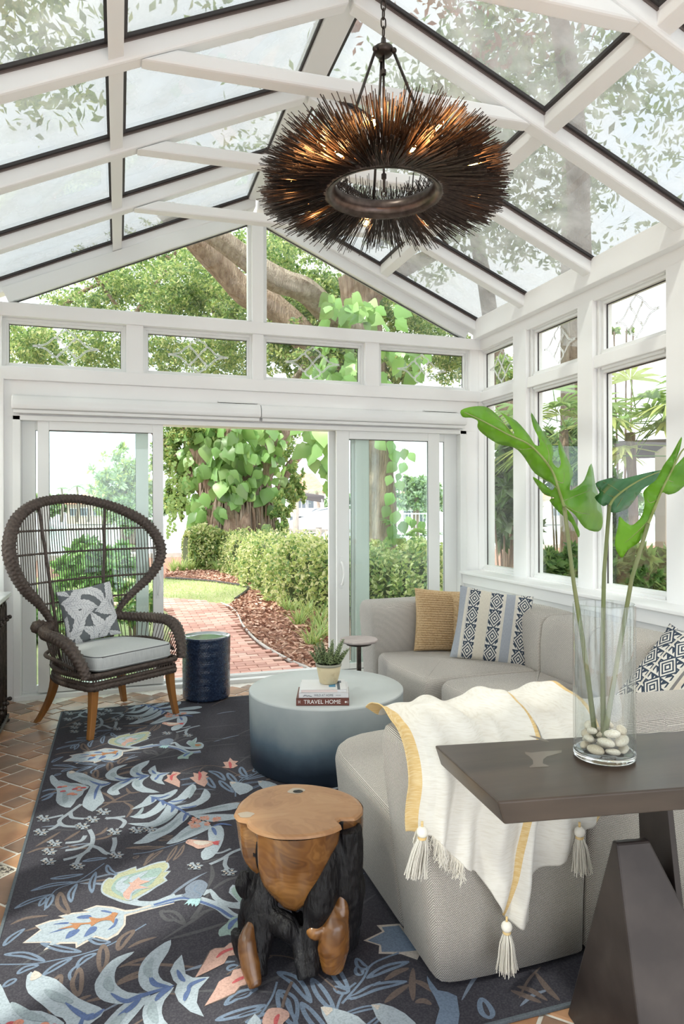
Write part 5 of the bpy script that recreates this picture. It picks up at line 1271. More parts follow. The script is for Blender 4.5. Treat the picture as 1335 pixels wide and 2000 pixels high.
# leaf with teal body and orange veins
poly(1, 'r_lblue', [(772,380),(788,325),(835,288),(865,292),(895,255),(960,232),(1045,202),(1048,226),(1150,187),(1268,160),(1300,210),(1268,240),(1310,238),(1264,288),(1284,312),(1200,363),(1135,408),(1050,458),(1110,470),(1200,465),(1335,412),(1335,478),(1200,508),(1100,512),(960,488),(875,458),(792,420)], 2)
poly(1, 'r_yel', [(785,380),(800,332),(835,298),(870,303),(900,265),(960,243),(1040,214),(1042,238),(1150,198),(1262,172),(1286,210),(1250,250),(1295,246),(1248,292),(1266,312),(1200,350),(1125,395),(1030,450),(985,470),(900,450),(805,412)], 3)
poly(1, 'r_teal', [(850,370),(900,300),(980,270),(1100,240),(1220,215),(1240,240),(1200,290),(1160,340),(1080,390),(1000,440),(940,440),(880,410)], 4)
poly(1, 'r_lblue', [(885,350),(905,320),(960,285),(990,285),(970,310),(940,330),(1000,345),(990,300),(1050,270),(1130,240),(1120,262),(1070,300),(1190,285),(1200,292),(1110,330),(1070,350),(1150,372),(1060,385),(1010,420),(1010,465),(960,460),(935,410),(890,385)], 5)
poly(1, 'r_pink', [(945,410),(1000,350),(975,325),(1010,332),(1062,290),(1080,312),(1150,322),(1062,352),(1140,370),(1040,382),(1000,420),(990,462),(950,445)], 6)
# pale leaf with orange ladder
poly(1, 'r_cream', [(172,792),(308,688),(268,658),(380,618),(490,600),(445,584),(560,558),(685,545),(632,540),(740,501),(860,512),(960,538),(1020,534),(1335,448),(1335,488),(1120,542),(966,586),(962,652),(905,727),(822,772),(732,747),(645,796),(580,832),(578,796),(460,797),(332,850),(386,788)], 2, sm=False)
poly(1, 'r_lblue', [(190,785),(318,693),(285,664),(380,630),(505,608),(470,588),(560,570),(695,556),(655,541),(740,514),(860,526),(960,552),(1020,546),(1335,462),(1335,474),(1120,530),(950,575),(945,650),(895,712),(820,757),(730,734),(635,784),(592,815),(592,784),(460,784),(352,832),(400,780)], 3, sm=False)
for P in ([(500,762),(530,705),(600,685),(610,700),(560,740)], [(640,746),(690,672),(742,668),(735,700),(690,728)], [(822,694),(870,650),(885,605),(905,615),(880,668)], [(585,600),(620,582),(690,578),(700,600),(640,608)], [(770,545),(800,540),(850,552),(862,566),(800,556)], [(365,720),(450,690),(520,680),(440,705)], [(405,650),(470,636),(525,632),(520,646),(450,650)], [(1000,560),(1335,470),(1335,482),(1150,520)]): poly(1, 'r_blue', P, 4)
poly(1, 'r_or', [(440,690),(560,655),(525,642),(640,640),(700,630),(680,600),(700,596),(740,605),(800,600),(850,575),(860,560),(905,566),(880,600),(870,645),(850,622),(790,622),(740,640),(700,668),(690,650),(620,655),(585,692),(555,675)], 5)
# blue sprigs of hollow leaves, brown ones, twigs
strip(1, 'r_mblue', [(0,955),(250,950),(430,920),(620,880),(850,800),(1120,645)], .006, 2, taper=False)
for P in ([(345,930),(190,880),(30,878)], [(625,860),(470,835),(310,790)], [(325,1040),(430,970),(555,905)], [(585,975),(650,910),(740,870)], [(130,1030),(200,985),(300,960)], [(850,785),(760,785),(670,750)], [(20,1130),(80,1090),(130,1065)], [(25,815),(90,750),(190,680)], [(550,1080),(560,1020),(600,960)]): hollow(1, 'r_mblue', P, .030)
strip(1, 'r_mblue', [(340,540),(420,390),(600,315),(800,180)], .005, 2, taper=False)
for P in ([(235,392),(400,345),(600,322)], [(110,528),(230,470),(400,415)], [(545,480),(545,410),(590,335)], [(705,408),(705,330),(735,245)], [(385,298),(500,285),(640,262)], [(350,530),(380,470),(405,418)], [(300,510),(330,470),(350,440)], [(630,165),(720,150),(820,140)], [(820,190),(840,240),(900,270)]): hollow(1, 'r_mblue', P, .028)
for P in ([(600,1200),(590,1090),(610,980)], [(780,1020),(790,900),(790,800)], [(905,850),(950,760),(1030,690)], [(530,570),(470,490),(460,400)], [(385,1330),(420,1130),(465,1030)]): hollow(1, 'r_brown', P, .042)
for P in ([(700,1190),(600,1230),(400,1330)], [(830,1140),(1000,1065),(1190,1010)], [(910,980),(1050,925),(1190,892)], [(980,830),(1080,780),(1200,745)], [(660,1240),(780,1210),(820,1190)], [(80,650),(200,600),(370,580)], [(1105,200),(1180,120),(1250,80)], [(960,65),(1100,60),(1250,50)], [(900,1090),(1000,1040),(1100,1000)]): strip(1, 'r_brown', P, .016)
for P in ([(60,560),(140,570),(240,650)], [(1230,540),(1290,590),(1335,620)]): hollow(2 if P[0][0] < 100 else 1, 'r_faint', P, .045)
for P in ([(60,770),(300,620),(420,540),(700,470)], [(120,760),(350,700),(600,620)], [(430,400),(330,560),(280,610)], [(400,390),(450,280),(440,190)], [(450,380),(560,310),(690,275)]): strip(2, 'r_faint', P, .018)
# the large feathered frond
F_ = [[(265,1008),(330,1040),(430,1070),(520,1150),(600,1215),(700,1260),(800,1310),(720,1390),(600,1370),(500,1300),(400,1230),(300,1200),(222,1160),(235,1060)],
      [(1030,858),(900,900),(820,960),(760,1040),(725,1110),(740,1190),(800,1240),(920,1262),(1010,1235),(1100,1190),(980,1170),(900,1120),(878,1060),(895,980),(960,920)],
      [(1310,768),(1200,830),(1120,900),(1070,980),(1060,1080),(1100,1150),(1180,1168),(1335,1120),(1250,1080),(1212,1020),(1230,950),(1290,860)],
      [(760,1480),(800,1410),(900,1300),(1000,1230),(1150,1190),(1110,1260),(980,1414),(900,1500),(930,1600),(820,1640),(740,1560)],
      [(1250,1560),(1130,1460),(1090,1350),(1110,1260),(1170,1190),(1335,1130),(1262,1230),(1240,1330),(1300,1430),(1500,1560)]]
for P in F_: poly(1, 'r_lblue', P, 4, RD + (1,))
poly(2, 'r_lblue', [(215,882),(160,940),(125,1010),(150,1080),(185,1112),(300,1078),(428,1052),(300,1058),(245,1030),(233,960)], 4, RD + (1,), sm=False)
poly(2, 'r_lblue', [(428,1052),(345,1150),(330,1250),(385,1358),(280,1320),(190,1240),(160,1170),(178,1112),(300,1075)], 4, RD + (1,), sm=False)
for P in ([(850,1180),(960,1240),(1080,1200),(1335,1120)], [(1150,1050),(1190,1110),(1300,1130)], [(900,1360),(1000,1290),(1080,1210)], [(560,1290),(680,1370),(800,1300)], [(1190,1240),(1240,1180),(1320,1130)]): strip(1, 'r_blue', P, .020, 5, RD + (1,))
for P in ([(830,1050),(830,1110),(860,1160)], [(1170,910),(1130,990),(1160,1060)], [(340,1150),(440,1210),(560,1250)], [(1170,1240),(1165,1330),(1200,1410)], [(960,1330),(870,1420),(820,1520)]): strip(1, 'r_grey', P, .030, 5, RD + (1,))
for P in ([(180,1000),(210,1060),(240,1090)], [(260,1160),(290,1110),(400,1065)], [(235,1240),(250,1190),(280,1140)]): strip(2, 'r_blue', P, .016, 5, RD + (1,))
poly(1, 'r_cream', [(265,1006),(320,1035),(300,1060),(240,1085),(232,1060)], 5, RD + (1,))
# flower at the foot of the frond (seen whole one repeat up)
FR = (-1, 0, 1)
poly(3, 'r_lblue', [(320,172),(360,210),(420,250),(560,255),(690,290),(640,330),(620,372),(560,420),(500,500),(400,480),(355,430),(365,350),(350,300),(305,255),(293,195)], 4, FR)
poly(3, 'r_lblue', [(485,133),(600,160),(700,200),(780,240),(900,252),(850,285),(800,320),(842,430),(780,490),(720,540),(640,500),(620,470),(640,400),(700,290),(640,270),(560,235),(480,200),(462,165)], 4, FR)
for P in ([(440,330),(450,400),(440,460)], [(390,230),(480,265),(600,285)]): strip(3, 'r_grey', P, .030, 5, FR)
strip(3, 'r_blue', [(690,230),(790,270),(850,262)], .016, 5, FR); strip(3, 'r_blue', [(740,420),(760,330),(800,260)], .016, 5, FR)
for (a, b) in ((395,298),(440,292),(425,340),(545,318),(580,300),(630,305),(590,330),(510,362),(540,372),(490,370)):
    strip(3, 'r_red' if (a+b) % 2 else 'r_coral', [(a-28,b+5),(a,b-3),(a+28,b)], .022, 6, FR)
for P in ([(215,340),(290,318),(380,320)], [(205,400),(290,365),(380,345)], [(210,430),(280,400),(330,360)]): strip(3, 'r_mblue', P, .022, 3, FR)
# white-grey vine of berries
for P in ([(610,465),(480,560),(390,630),(430,680),(520,690),(620,690)], [(500,550),(520,600),(640,612)], [(430,575),(360,590),(290,605)], [(400,650),(340,700),(280,725)], [(690,720),(725,800),(700,900),(600,990),(555,1070)], [(710,860),(580,910),(450,930)], [(690,930),(560,990),(430,1025)], [(650,780),(600,835),(450,855)], [(720,885),(790,910),(840,950),(880,965)], [(850,605),(980,608),(1045,645),(1005,705)], [(860,612),(1050,588)], [(940,800),(945,860),(920,940)]): strip(3, 'r_vine', P, .020, 4, FR, taper=False)
def bud(c, x, y, s=1.0, ang=0.0, reps=FR):
    for k, (dx, dy) in enumerate(((-58, -14), (-30, -30), (30, -28), (60, -8), (-50, 22), (40, 24), (0, 34))):
        e_ = [(x, y), (x+dx*.55*s, y+dy*.2*s), (x+dx*s, y+dy*s), (x+dx*s*1.15, y+dy*1.1*s-6)]
        strip(c, 'r_vine', e_, .015*s, 4, reps, taper=False)
    strip(c, 'r_vine', [(x-45*s, y), (x+45*s, y)], .030*s, 4, reps)
    for dx, dy in ((-28, 12), (30, -16), (42, 14), (-48, -6)):
        q = W2(c, [(x+dx*s, y+dy*s)])[0]
        for rr_, m_, l in ((.0085, 'r_dark', 5), (.0048, 'r_cream', 6)): rep(l, m_, [(q.x + rr_*1.3*cos(a), q.y + rr_*sin(a)) for a in np.linspace(0, 2*pi, 9)[:-1]], reps)
for (x, y) in ((830,545),(720,622),(620,690),(235,612),(205,750),(940,745),(1160,730),(340,860),(290,945),(280,1045),(570,1090),(960,980),(1290,720)): bud(3, x, y, .95)
for (x, y) in ((620,1090), (960,1150)): bud(4, x, y, 1.0)
strip(2, 'r_vine', [(700,60),(600,100),(520,150),(430,190)], .018, 4, FR, taper=False); strip(2, 'r_vine', [(560,130),(545,190),(570,230)], .018, 4, FR, taper=False); strip(2, 'r_vine', [(590,70),(520,100),(470,105)], .014, 4, FR, taper=False)
# second fanned frond
for P in ([(-20,520),(90,450),(160,380),(245,410),(200,455),(120,490)], [(-40,590),(120,560),(220,490),(285,425),(335,460),(300,515),(220,570),(100,612)], [(-60,660),(160,650),(260,590),(325,500),(360,462),(455,520),(400,590),(300,655),(150,695)], [(0,865),(80,820),(180,740),(300,690),(400,620),(480,540),(568,580),(480,665),(380,745),(280,795),(150,855)],
          [(330,865),(430,780),(540,690),(700,635),(785,690),(680,755),(560,805),(440,852)], [(160,375),(300,368),(420,318),(445,332),(380,395),(270,425)], [(330,455),(440,400),(520,320),(600,262),(635,310),(580,375),(480,445),(390,470)], [(410,490),(560,462),(670,400),(715,312),(775,365),(750,425),(620,495),(480,515)], [(520,545),(700,520),(850,480),(1040,448),(1100,480),(980,525),(800,545),(600,580)], [(600,580),(800,568),(1000,568),(1100,600),(975,625),(800,645),(700,625)], [(770,695),(880,680),(912,770),(880,885),(800,995),(700,1028),(680,950),(755,865),(748,760)]):
    poly(4, 'r_lblue', P, 4, FR)
for P in ([(190,400),(330,455),(450,510),(580,590)], [(170,390),(260,405),(370,370)], [(360,440),(430,440),(520,420)], [(380,550),(400,500),(370,460)], [(500,640),(530,570),(560,560)], [(480,500),(560,500),(640,480)], [(800,690),(880,665),(990,680)], [(830,780),(810,730),(790,700)], [(190,450),(200,420),(190,395)], [(300,480),(300,445),(285,425)]): strip(4, 'r_blue', P, .018, 5, FR)
for P in ([(100,500),(60,560),(0,590)], [(200,700),(320,640),(430,560)], [(180,770),(330,720),(460,610)], [(450,820),(560,750),(690,700)], [(560,410),(590,350),(600,290)], [(650,540),(800,510),(960,480)]): strip(4, 'r_grey', P, .022, 5, FR)
for (a, b) in ((610,620),(650,640),(700,610),(735,605),(600,690),(640,685),(740,665),(820,625),(850,615),(580,660)):
    for k in range(5): an = k*1.256+a; strip(4, 'r_coral' if k % 2 else 'r_pink', [(a, b), (a+18*cos(an), b+13*sin(an)), (a+34*cos(an), b+24*sin(an))], .016, 6, FR)
poly(4, 'r_pink', [(525,860),(545,828),(580,822),(680,832),(780,838),(810,850),(790,880),(720,905),(650,918),(600,892)], 7, FR); poly(4, 'r_cream', [(600,840),(680,838),(780,850),(700,880),(630,870)], 8, FR); poly(4, 'r_red', [(790,850),(830,838),(880,835),(850,850),(870,858),(850,866),(862,880),(810,875)], 8, FR, sm=False); rep(9, 'r_dark', [(W2(4, [(548, 848)])[0].x + .003*cos(a), W2(4, [(548, 848)])[0].y + .003*sin(a)) for a in np.linspace(0, 2*pi, 8)[:-1]], FR)
# pink leaves on brown threads
for P, V in (([(305,230),(345,205),(335,170),(375,175),(400,140),(450,145),(480,155),(440,180),(430,195),(470,240),(465,300),(400,270)], [(440,160),(385,185),(385,230)]), ([(565,200),(610,190),(600,150),(650,160),(700,135),(750,155),(725,180),(760,190),(730,205),(748,245),(715,292),(640,262)], [(660,140),(670,180),(660,230)]), ([(888,95),(925,85),(900,45),(950,40),(970,0),(1000,30),(1055,35),(1020,62),(1050,80),(1000,105),(940,105)], [(965,40),(972,70),(975,110)])):
    poly(4, 'r_pink', P, 4, (0, 1), sm=False); strip(4, 'r_red', V, .018, 5, (0, 1))
strip(4, 'r_brown', [(470,140),(600,95),(720,78),(850,85),(960,125),(1080,190)], .006, 3, FR, taper=False); strip(4, 'r_brown', [(660,145),(690,100),(740,80)], .006, 3, FR, taper=False)
for P in ([(755,130),(850,160),(920,228)], [(862,225),(920,280),(1005,348)], [(945,150),(985,200),(1038,255)], [(1080,90),(1095,140),(1140,195)], [(745,190),(770,250),(820,305)]): hollow(4, 'r_mblue', P, .042, FR)
strip(4, 'r_mblue', [(1025,390),(1030,290),(1090,210),(1190,165)], .008, 3, FR, taper=False)
for P in ([(1110,215),(1200,200),(1330,160)], [(1060,268),(1200,245),(1330,235)], [(1050,355),(1200,300),(1330,250)], [(470,220),(560,205),(600,190)], [(480,275),(560,260),(640,250)]): hollow(4, 'r_mblue', P, .022, FR)
for P in ([(100,1080),(200,990),(300,920)], [(330,1050),(390,960),(440,880)], [(400,1030),(470,950),(510,870)], [(0,905),(150,905),(320,890)], [(0,1010),(20,1000),(60,980)], [(250,830),(330,820),(400,800)], [(250,795),(330,790),(400,780)]): hollow(4, 'r_brown', P, .022, FR)
for P in ([(150,890),(270,820),(400,740)], [(440,830),(520,780),(600,730)], [(740,780),(820,750),(870,695)], [(740,820),(850,800),(950,755)], [(470,880),(600,905),(720,900)], [(1060,905),(1180,895),(1320,885)], [(1240,1080),(1290,1000),(1335,950)], [(1030,440),(1120,500),(1060,600)], [(60,960),(200,910),(420,890)], [(800,340),(880,380),(960,440)], [(1060,300),(1100,350),(1200,340)]): strip(3, 'r_brown', P, .018, 2, FR)
strip(4, 'r_mblue', [(0,965),(150,945),(300,905),(460,855),(640,800)], .005, 2, FR, taper=False)
# twig, bird and curled leaf beside the root stool
strip(2, 'r_lblue', [(-20,505),(160,450),(250,440),(360,462),(500,512),(620,592),(780,575)], .040, 2, R2, taper=False)
strip(2, 'r_blue', [(0,500),(160,455),(250,448),(360,475),(500,530),(620,598),(780,585)], .014, 3, R2, taper=False)
poly(2, 'r_lblue', [(575,405),(605,345),(640,352),(690,285),(700,360),(690,395),(740,382),(800,430),(790,510),(700,530),(600,525),(520,498),(450,450),(430,405),(385,430),(360,400),(440,378),(500,440),(560,472),(650,478)], 3)
poly(2, 'r_teal', [(595,400),(615,362),(648,368),(680,310),(682,370),(680,405),(740,400),(775,432),(765,480),(700,495),(650,470)], 4); poly(2, 'r_or', [(690,430),(740,425),(770,440),(740,470),(700,465)], 5)
poly(2, 'r_teal', [(505,742),(500,692),(560,640),(605,592),(700,600),(640,680),(640,738),(570,730)], 3); strip(2, 'r_blue', [(575,690),(600,640),(650,600)], .02, 4)
poly(2, 'r_slate', [(210,432),(245,412),(238,380),(262,350),(320,315),(370,313),(412,340),(408,370),(388,405),(355,450),(290,455)], 6); poly(2, 'r_cyan', [(232,502),(275,455),(365,452),(345,500),(320,517),(312,495),(295,515),(285,490),(262,508),(262,488)], 5, sm=False)
strip(2, 'r_mblue', [(335,350),(310,390),(360,420),(350,440)], .006, 7, taper=False)
for P, V in (([(318,1058),(400,920),(435,855),(470,835),(540,830),(580,795),(640,785),(660,880),(570,895),(540,950),(430,1005)], [(480,910),(540,860),(650,825)]), ([(392,1275),(470,1150),(500,1090),(545,1060),(590,1045),(610,1000),(680,985),(780,1090),(660,1125),(620,1175),(520,1220)], [(600,1105),(660,1070),(740,1040)])):
    poly(2, 'r_brown', [(a+(6 if a > 500 else -7), b+(5 if b > 950 else -5)) for a, b in P], 3, (0,), sm=False); poly(2, 'r_pink', P, 4, (0,), sm=False); strip(2, 'r_red', V, .014, 5, (0,))
for P in ([(540,1270),(650,1190),(800,1140)], [(470,1385),(650,1330),(860,1265)], [(700,1400),(850,1360),(960,1290)], [(560,1000),(600,980),(650,965)], [(950,1150),(1060,1230),(1090,1400)]): hollow(2, 'r_mblue', P, .035, RD)
strip(2, 'r_mblue', [(945,1090),(900,1220),(770,1414)], .007, 3, RD, taper=False)
poly(2, 'r_pink', [(850,1340),(880,1300),(930,1290),(980,1295),(1030,1320),(1040,1360),(1000,1400),(960,1440),(860,1440),(830,1400)], 4, RD); strip(2, 'r_red', [(960,1340),(940,1380),(930,1440)], .014, 5, RD); strip(2, 'r_brown', [(1060,1090),(1010,1200),(985,1290)], .01, 4, RD, taper=False)
# right of the root stool
poly(5, 'r_cream', [(275,345),(368,300),(340,270),(455,262),(560,400),(540,440),(460,412),(350,410),(353,370)], 3, R2, sm=False); poly(5, 'r_mblue', [(295,346),(380,303),(365,280),(450,272),(540,395),(460,402),(365,402),(362,368)], 4, R2, sm=False)
strip(5, 'r_mblue', [(170,655),(270,540),(320,460),(450,405)], .008, 3, taper=False)
for P in ([(210,635),(330,575),(490,545)], [(290,530),(390,480),(500,448)], [(240,430),(265,470),(300,482)], [(130,570),(165,590),(205,598)], [(245,470),(255,500),(270,515)]): hollow(5, 'r_mblue', P, .035)
for P in ([(380,650),(440,600),(500,560)], [(380,540),(440,500),(500,480)], [(520,480),(515,560),(520,640)], [(620,600),(570,560),(520,540)], [(610,660),(570,640),(530,650)], [(1030,570),(1100,590),(1180,640)], [(1120,500),(1180,580),(1240,640)], [(1000,590),(1080,620),(1150,650)]): strip(5, 'r_brown', P, .022)
for P in ([(65,675),(120,677),(250,720),(300,800),(200,900),(100,760)], [(313,662),(420,672),(530,750),(560,860),(400,800)], [(588,518),(640,590),(735,620),(735,800),(620,800),(650,680),(600,580)]): poly(5, 'r_mblue' if P[0][0] == 588 else 'r_lblue', P, 4, RD + (1,))
for P in ([(65,674),(120,677),(125,690),(95,720)], [(313,662),(360,665),(345,690)]): poly(5, 'r_cream', P, 5, RD + (1,))
hollow(5, 'r_mblue', [(855,625),(880,690),(900,730)], .05)
# faint background sprays elsewhere so that no bare ground shows
rr = random.Random(9)
for k in range(150):
    x, y = rr.uniform(RX0, RX1), rr.uniform(RY0, RY1); a = rr.uniform(-.5, .9); L_ = rr.uniform(.12, .3)
    strip(1, rr.choice(['r_faint', 'r_faint', 'r_slate', 'r_brown']), None, rr.uniform(.008, .018), 1, (0,), raw=[Vector((x, y)), Vector((x+L_*.5*cos(a), y+L_*.5*sin(a)+.01)), Vector((x+L_*cos(a), y+L_*sin(a)))])
# right-hand repeat of the large motifs (mostly under furniture)
pr2 = MB()
SH2 = []
for lay, m_, P, sid in SH:
    if lay >= 2 and np.mean([p[0] for p in P]) < .85 and np.mean([p[1] for p in P]) > 2.2:
        q = clip([(p[0]+1.30, p[1]+.35) for p in P])
        if q and min(p[0] for p in q) > 1.02: SH2.append((lay, m_, q, sid + 100000))
zz = RZ + .0002; last = None
for lay, m_, P, sid in sorted(SH + SH2, key=lambda s: (s[0], s[3])):
    if (lay, sid) != last: zz += 1.6e-6; last = (lay, sid)
    pr2.add([(p[0], p[1], zz) for p in P], [tuple(range(len(P)))], RN.index(m_))
pr2.build('woven_print', RN, rug, recalc=False)
# ================================================================ THE GARDEN
GZ = -.06
grd = structure(MB().add([(-40, 5.95, GZ-.02), (40, 5.95, GZ-.02), (40, 23, GZ-.02), (-40, 23, GZ-.02)], [(0,1,2,3)]).add([(-40, -20, GZ-.02), (XL-.2, -20, GZ-.02), (XL-.2, 5.95, GZ-.02), (-40, 5.95, GZ-.02)], [(0,1,2,3)]).add([(W+.16, -20, GZ-.02), (20, -20, GZ-.02), (20, 5.95, GZ-.02), (W+.16, 5.95, GZ-.02)], [(0,1,2,3)]).build('ground', 'mulch'))
wtr = structure(MB().add([(-200, 22.9, -1.1), (200, 22.9, -1.1), (200, 150, -1.1), (-200, 150, -1.1)], [(0,1,2,3)]).add([(20, -60, -1.1), (200, -60, -1.1), (200, 22.9, -1.1), (20, 22.9, -1.1)], [(0,1,2,3)]).build('canal_water', 'water'))
sw = MB().box(-40, 40, 22.5, 23.1, -1.6, GZ+.12).build('seawall', 'concrete'); tag(sw, 'low pale concrete seawall at the edge of the canal', 'wall')
G = lambda u, v: onz(u, v, GZ)
pathP = [G(*p) for p in [(640,1338),(600,1310),(570,1297),(540,1281),(512,1264),(492,1248),(478,1232),(468,1218),(463,1205),(455,1194),(442,1185),(429,1180),(400,1175),(360,1171),(324,1169),(260,1166),(150,1166),(60,1170)]]
pathL = [G(*p) for p in [(60,1190),(150,1186),(260,1184),(310,1188),(330,1198),(337,1215),(335,1240),(325,1275),(300,1340)]]
pathPoly = [Vector((p.x, p.y)) for p in pathP + pathL]
def inside(P, x, y):
    c = False
    for i in range(len(P)):
        a, b = P[i], P[i-1]
        if (a[1] > y) != (b[1] > y) and x < (b[0]-a[0])*(y-a[1])/(b[1]-a[1])+a[0]: c = not c
    return c
path = structure(MB().add([(p.x, p.y, GZ-.005) for p in pathPoly], [tuple(range(len(pathPoly)))]).build('brick_path', 'chip3'))
bm_ = []
for k, (c, c2) in enumerate([((.66, .38, .31), (.55, .29, .23)), ((.72, .45, .37), (.60, .35, .28)), ((.58, .33, .27), (.48, .26, .21)), ((.74, .52, .44), (.63, .40, .33))]):
    M['brick%d' % k] = mat('garden_brick_%d' % k, c, .9, var=(9, c2, .35, .7), bump=(60, .3, .004))
    mb = MB(); h, w_, b = .098, .047, .005
    mb.add([(-h,-w_,-.03),(h,-w_,-.03),(h,w_,-.03),(-h,w_,-.03),(-h,-w_,-.004),(h,-w_,-.004),(h,w_,-.004),(-h,w_,-.004),(-h+b,-w_+b,0),(h-b,-w_+b,0),(h-b,w_-b,0),(-h+b,w_-b,0)], [(0,1,5,4),(1,2,6,5),(2,3,7,6),(3,0,4,7),(4,5,9,8),(5,6,10,9),(6,7,11,10),(7,4,8,11),(8,9,10,11)])
    me = bpy.data.meshes.new('brick'); me.from_pydata(mb.v, [], mb.f); me.materials.append(M['brick%d' % k]); bm_.append(me)
cand = []
y = D + .20; row = 0
while y < 22:
    x = -9.0 + (row % 2)*.1
    while x < 4:
        if inside(pathPoly, x, y) and inside(pathPoly, x+.05, y) and inside(pathPoly, x-.05, y): cand.append((y + abs(x-.5)*.2, x, y))
        x += .2015
    y += .101; row += 1
cand.sort(); far = MB()
for i, (_, x, y) in enumerate(cand):
    rz = .02*sin(x*3+y); z = GZ + .022 + random.uniform(-.003, .002)
    if i < 300:
        o = bpy.data.objects.new('brick', bm_[random.randrange(4)]); COL.objects.link(o); o.parent = path; o.location = (x, y, z); o.rotation_euler = (0, 0, rz)
    else: far.box(x-.098, x+.098, y-.047, y+.047, z-.03, z, random.randrange(4))
if far.v: stuff(far.build('far_bricks', ['brick0', 'brick1', 'brick2', 'brick3'], path))
q = MB().tube([p + Vector((.02, 0, .012)) for p in smooth_path(pathP[:12], 5)], .022, 6, flat=.6).build('path_edging', 'concrete', path, smooth=True)
lawnP = [G(*p) for p in [(60,1130),(200,1130),(324,1131),(400,1136),(455,1143),(481,1148),(484,1154),(460,1172),(440,1184),(429,1181),(400,1176),(360,1172),(324,1170),(260,1167),(60,1171)]]
lawn = structure(MB().add([(p.x, p.y, GZ+.004) for p in lawnP], [tuple(range(len(lawnP)))]).build('lawn', 'lawn'))
lawn2P = [Vector((p.x, p.y)) for p in pathL] + [Vector((-1.0, 6.1)), Vector((-9, 6.1)), Vector((-9, 12))]
structure(MB().add([(p.x, p.y, GZ+.003) for p in lawn2P], [tuple(range(len(lawn2P)))]).build('lawn', 'lawn'))
q = MB().tube(smooth_path([p + Vector((0, 0, .02)) for p in lawnP[2:8]], 4), .03, 6).build('lawn_edging', 'gasket'); tag(q, 'dark strip of edging around the far lawn', 'edging')
def scatter(poly_, n, seed, z=0):
    r = np.random.default_rng(seed); P = np.array([(p[0], p[1]) for p in poly_]); out = []; lo, hi = P.min(0), P.max(0)
    while len(out) < n:
        x, y = r.uniform(lo, hi)
        if inside(poly_, x, y): out.append((x, y, z))
    return np.array(out)
lp_ = [(p.x, p.y) for p in lawnP]
c = scatter(lp_, 9000, 3, GZ+.02); o = leaf_cloud('grass_blades', c, .05, ['g_strap', 'g_lime', 'g_mid'], seed=4, asp=.12, up=1.6, fold=0); stuff(o, 'short grass of the far lawn beside the brick path'); o['category'] = 'grass'
mP = [G(*p).xy for p in [(650,1345),(600,1310),(540,1281),(492,1248),(468,1218),(463,1205),(442,1185),(484,1154),(480,1147),(400,1136),(324,1130),(324,1112),(480,1105),(560,1150),(660,1210)]]
c = scatter([(p.x, p.y) for p in mP], 9000, 6, GZ); c[:, 2] += np.random.default_rng(2).uniform(0, .03, len(c))
o = leaf_cloud('mulch_chips', c, .085, ['chip1', 'chip2', 'chip3'], seed=8, flat=.75, asp=.38, probs=[.5, .28, .22]); stuff(o, 'red brown bark chips of the mulch bed'); o['category'] = 'mulch'
# ---- hedges
def hedge(label, spine, wd, ht, n, seed, mats, probs, size=.07):
    S = smooth_path([(p.x, p.y, 0) for p in spine], 6); r = np.random.default_rng(seed); N = len(S)
    t = thing('hedge', label, 'hedge', (S[0].x, S[0].y, GZ), 0)
    core = MB(); rows = []
    for i, p in enumerate(S):
        tg = (S[min(N-1, i+1)]-S[max(0, i-1)]).normalized(); nn = Vector((-tg.y, tg.x, 0)); rows.append([p + nn*wd*.36*a + Vector((0, 0, GZ + ht*b)) for a, b in ((-1, 0), (-1.05, .5), (-.8, .86), (.8, .86), (1.05, .5), (1, 0))])
    v = [x for q in rows for x in q]; core.add(v, [(i*6+j, i*6+(j+1) % 6, (i+1)*6+(j+1) % 6, (i+1)*6+j) for i in range(N-1) for j in range(6)] + [tuple(range(6)), tuple((N-1)*6+j for j in range(6))]); core.build('hedge_core', 'hedgecore', t)
    k = r.uniform(0, N-1.001, n); i = k.astype(int); f = (k-i)[:, None]; A = np.array([tuple(p) for p in S]); P = A[i]*(1-f)+A[i+1]*f
    T = A[np.minimum(i+1, N-1)]-A[i]; T /= np.linalg.norm(T, axis=1)[:, None]; Nn = np.stack([-T[:, 1], T[:, 0], 0*T[:, 0]], 1)
    th = r.uniform(-.15, pi+.15, n); ce, se = np.cos(th), np.sin(th); bump = 1 + .12*np.sin(P[:, 0]*4+P[:, 1]*2.4) + .10*np.sin(P[:, 1]*9+th*4) + r.normal(0, .05, n)
    off = np.sign(ce)*np.abs(ce)**.55*wd/2*bump; z = GZ + .05 + (ht-.05)*np.clip(np.sign(se)*np.abs(se)**.55, 0, 1)*bump
    low = r.random(n) < .25; z = np.where(low, GZ + r.uniform(.03, ht*.7, n), z)
    P = P + Nn*off[:, None]; P[:, 2] = z
    stuff(leaf_cloud('hedge_leaves', P, size, mats, t, seed=seed, asp=.5, probs=probs)); return t
HM, HPb = ['g_lime', 'g_yel', 'g_mid', 'g_dark'], [.36, .28, .24, .12]
hedge('clipped variegated hedge left of the path bend, before the big tree', [at(362, 1080, 17.8), at(410, 1080, 18.0), at(474, 1080, 18.2)], 1.5, .90, 9000, 11, HM, HPb, .10)
hedge('long clipped yellow green hedge right of the path', [at(478, 1080, 18.6), at(530, 1090, 15.2), at(590, 1100, 12.6), at(660, 1120, 11.0), at(780, 1120, 10.2), at(905, 1120, 9.8)], 1.5, .88, 26000, 12, HM, HPb, .085)
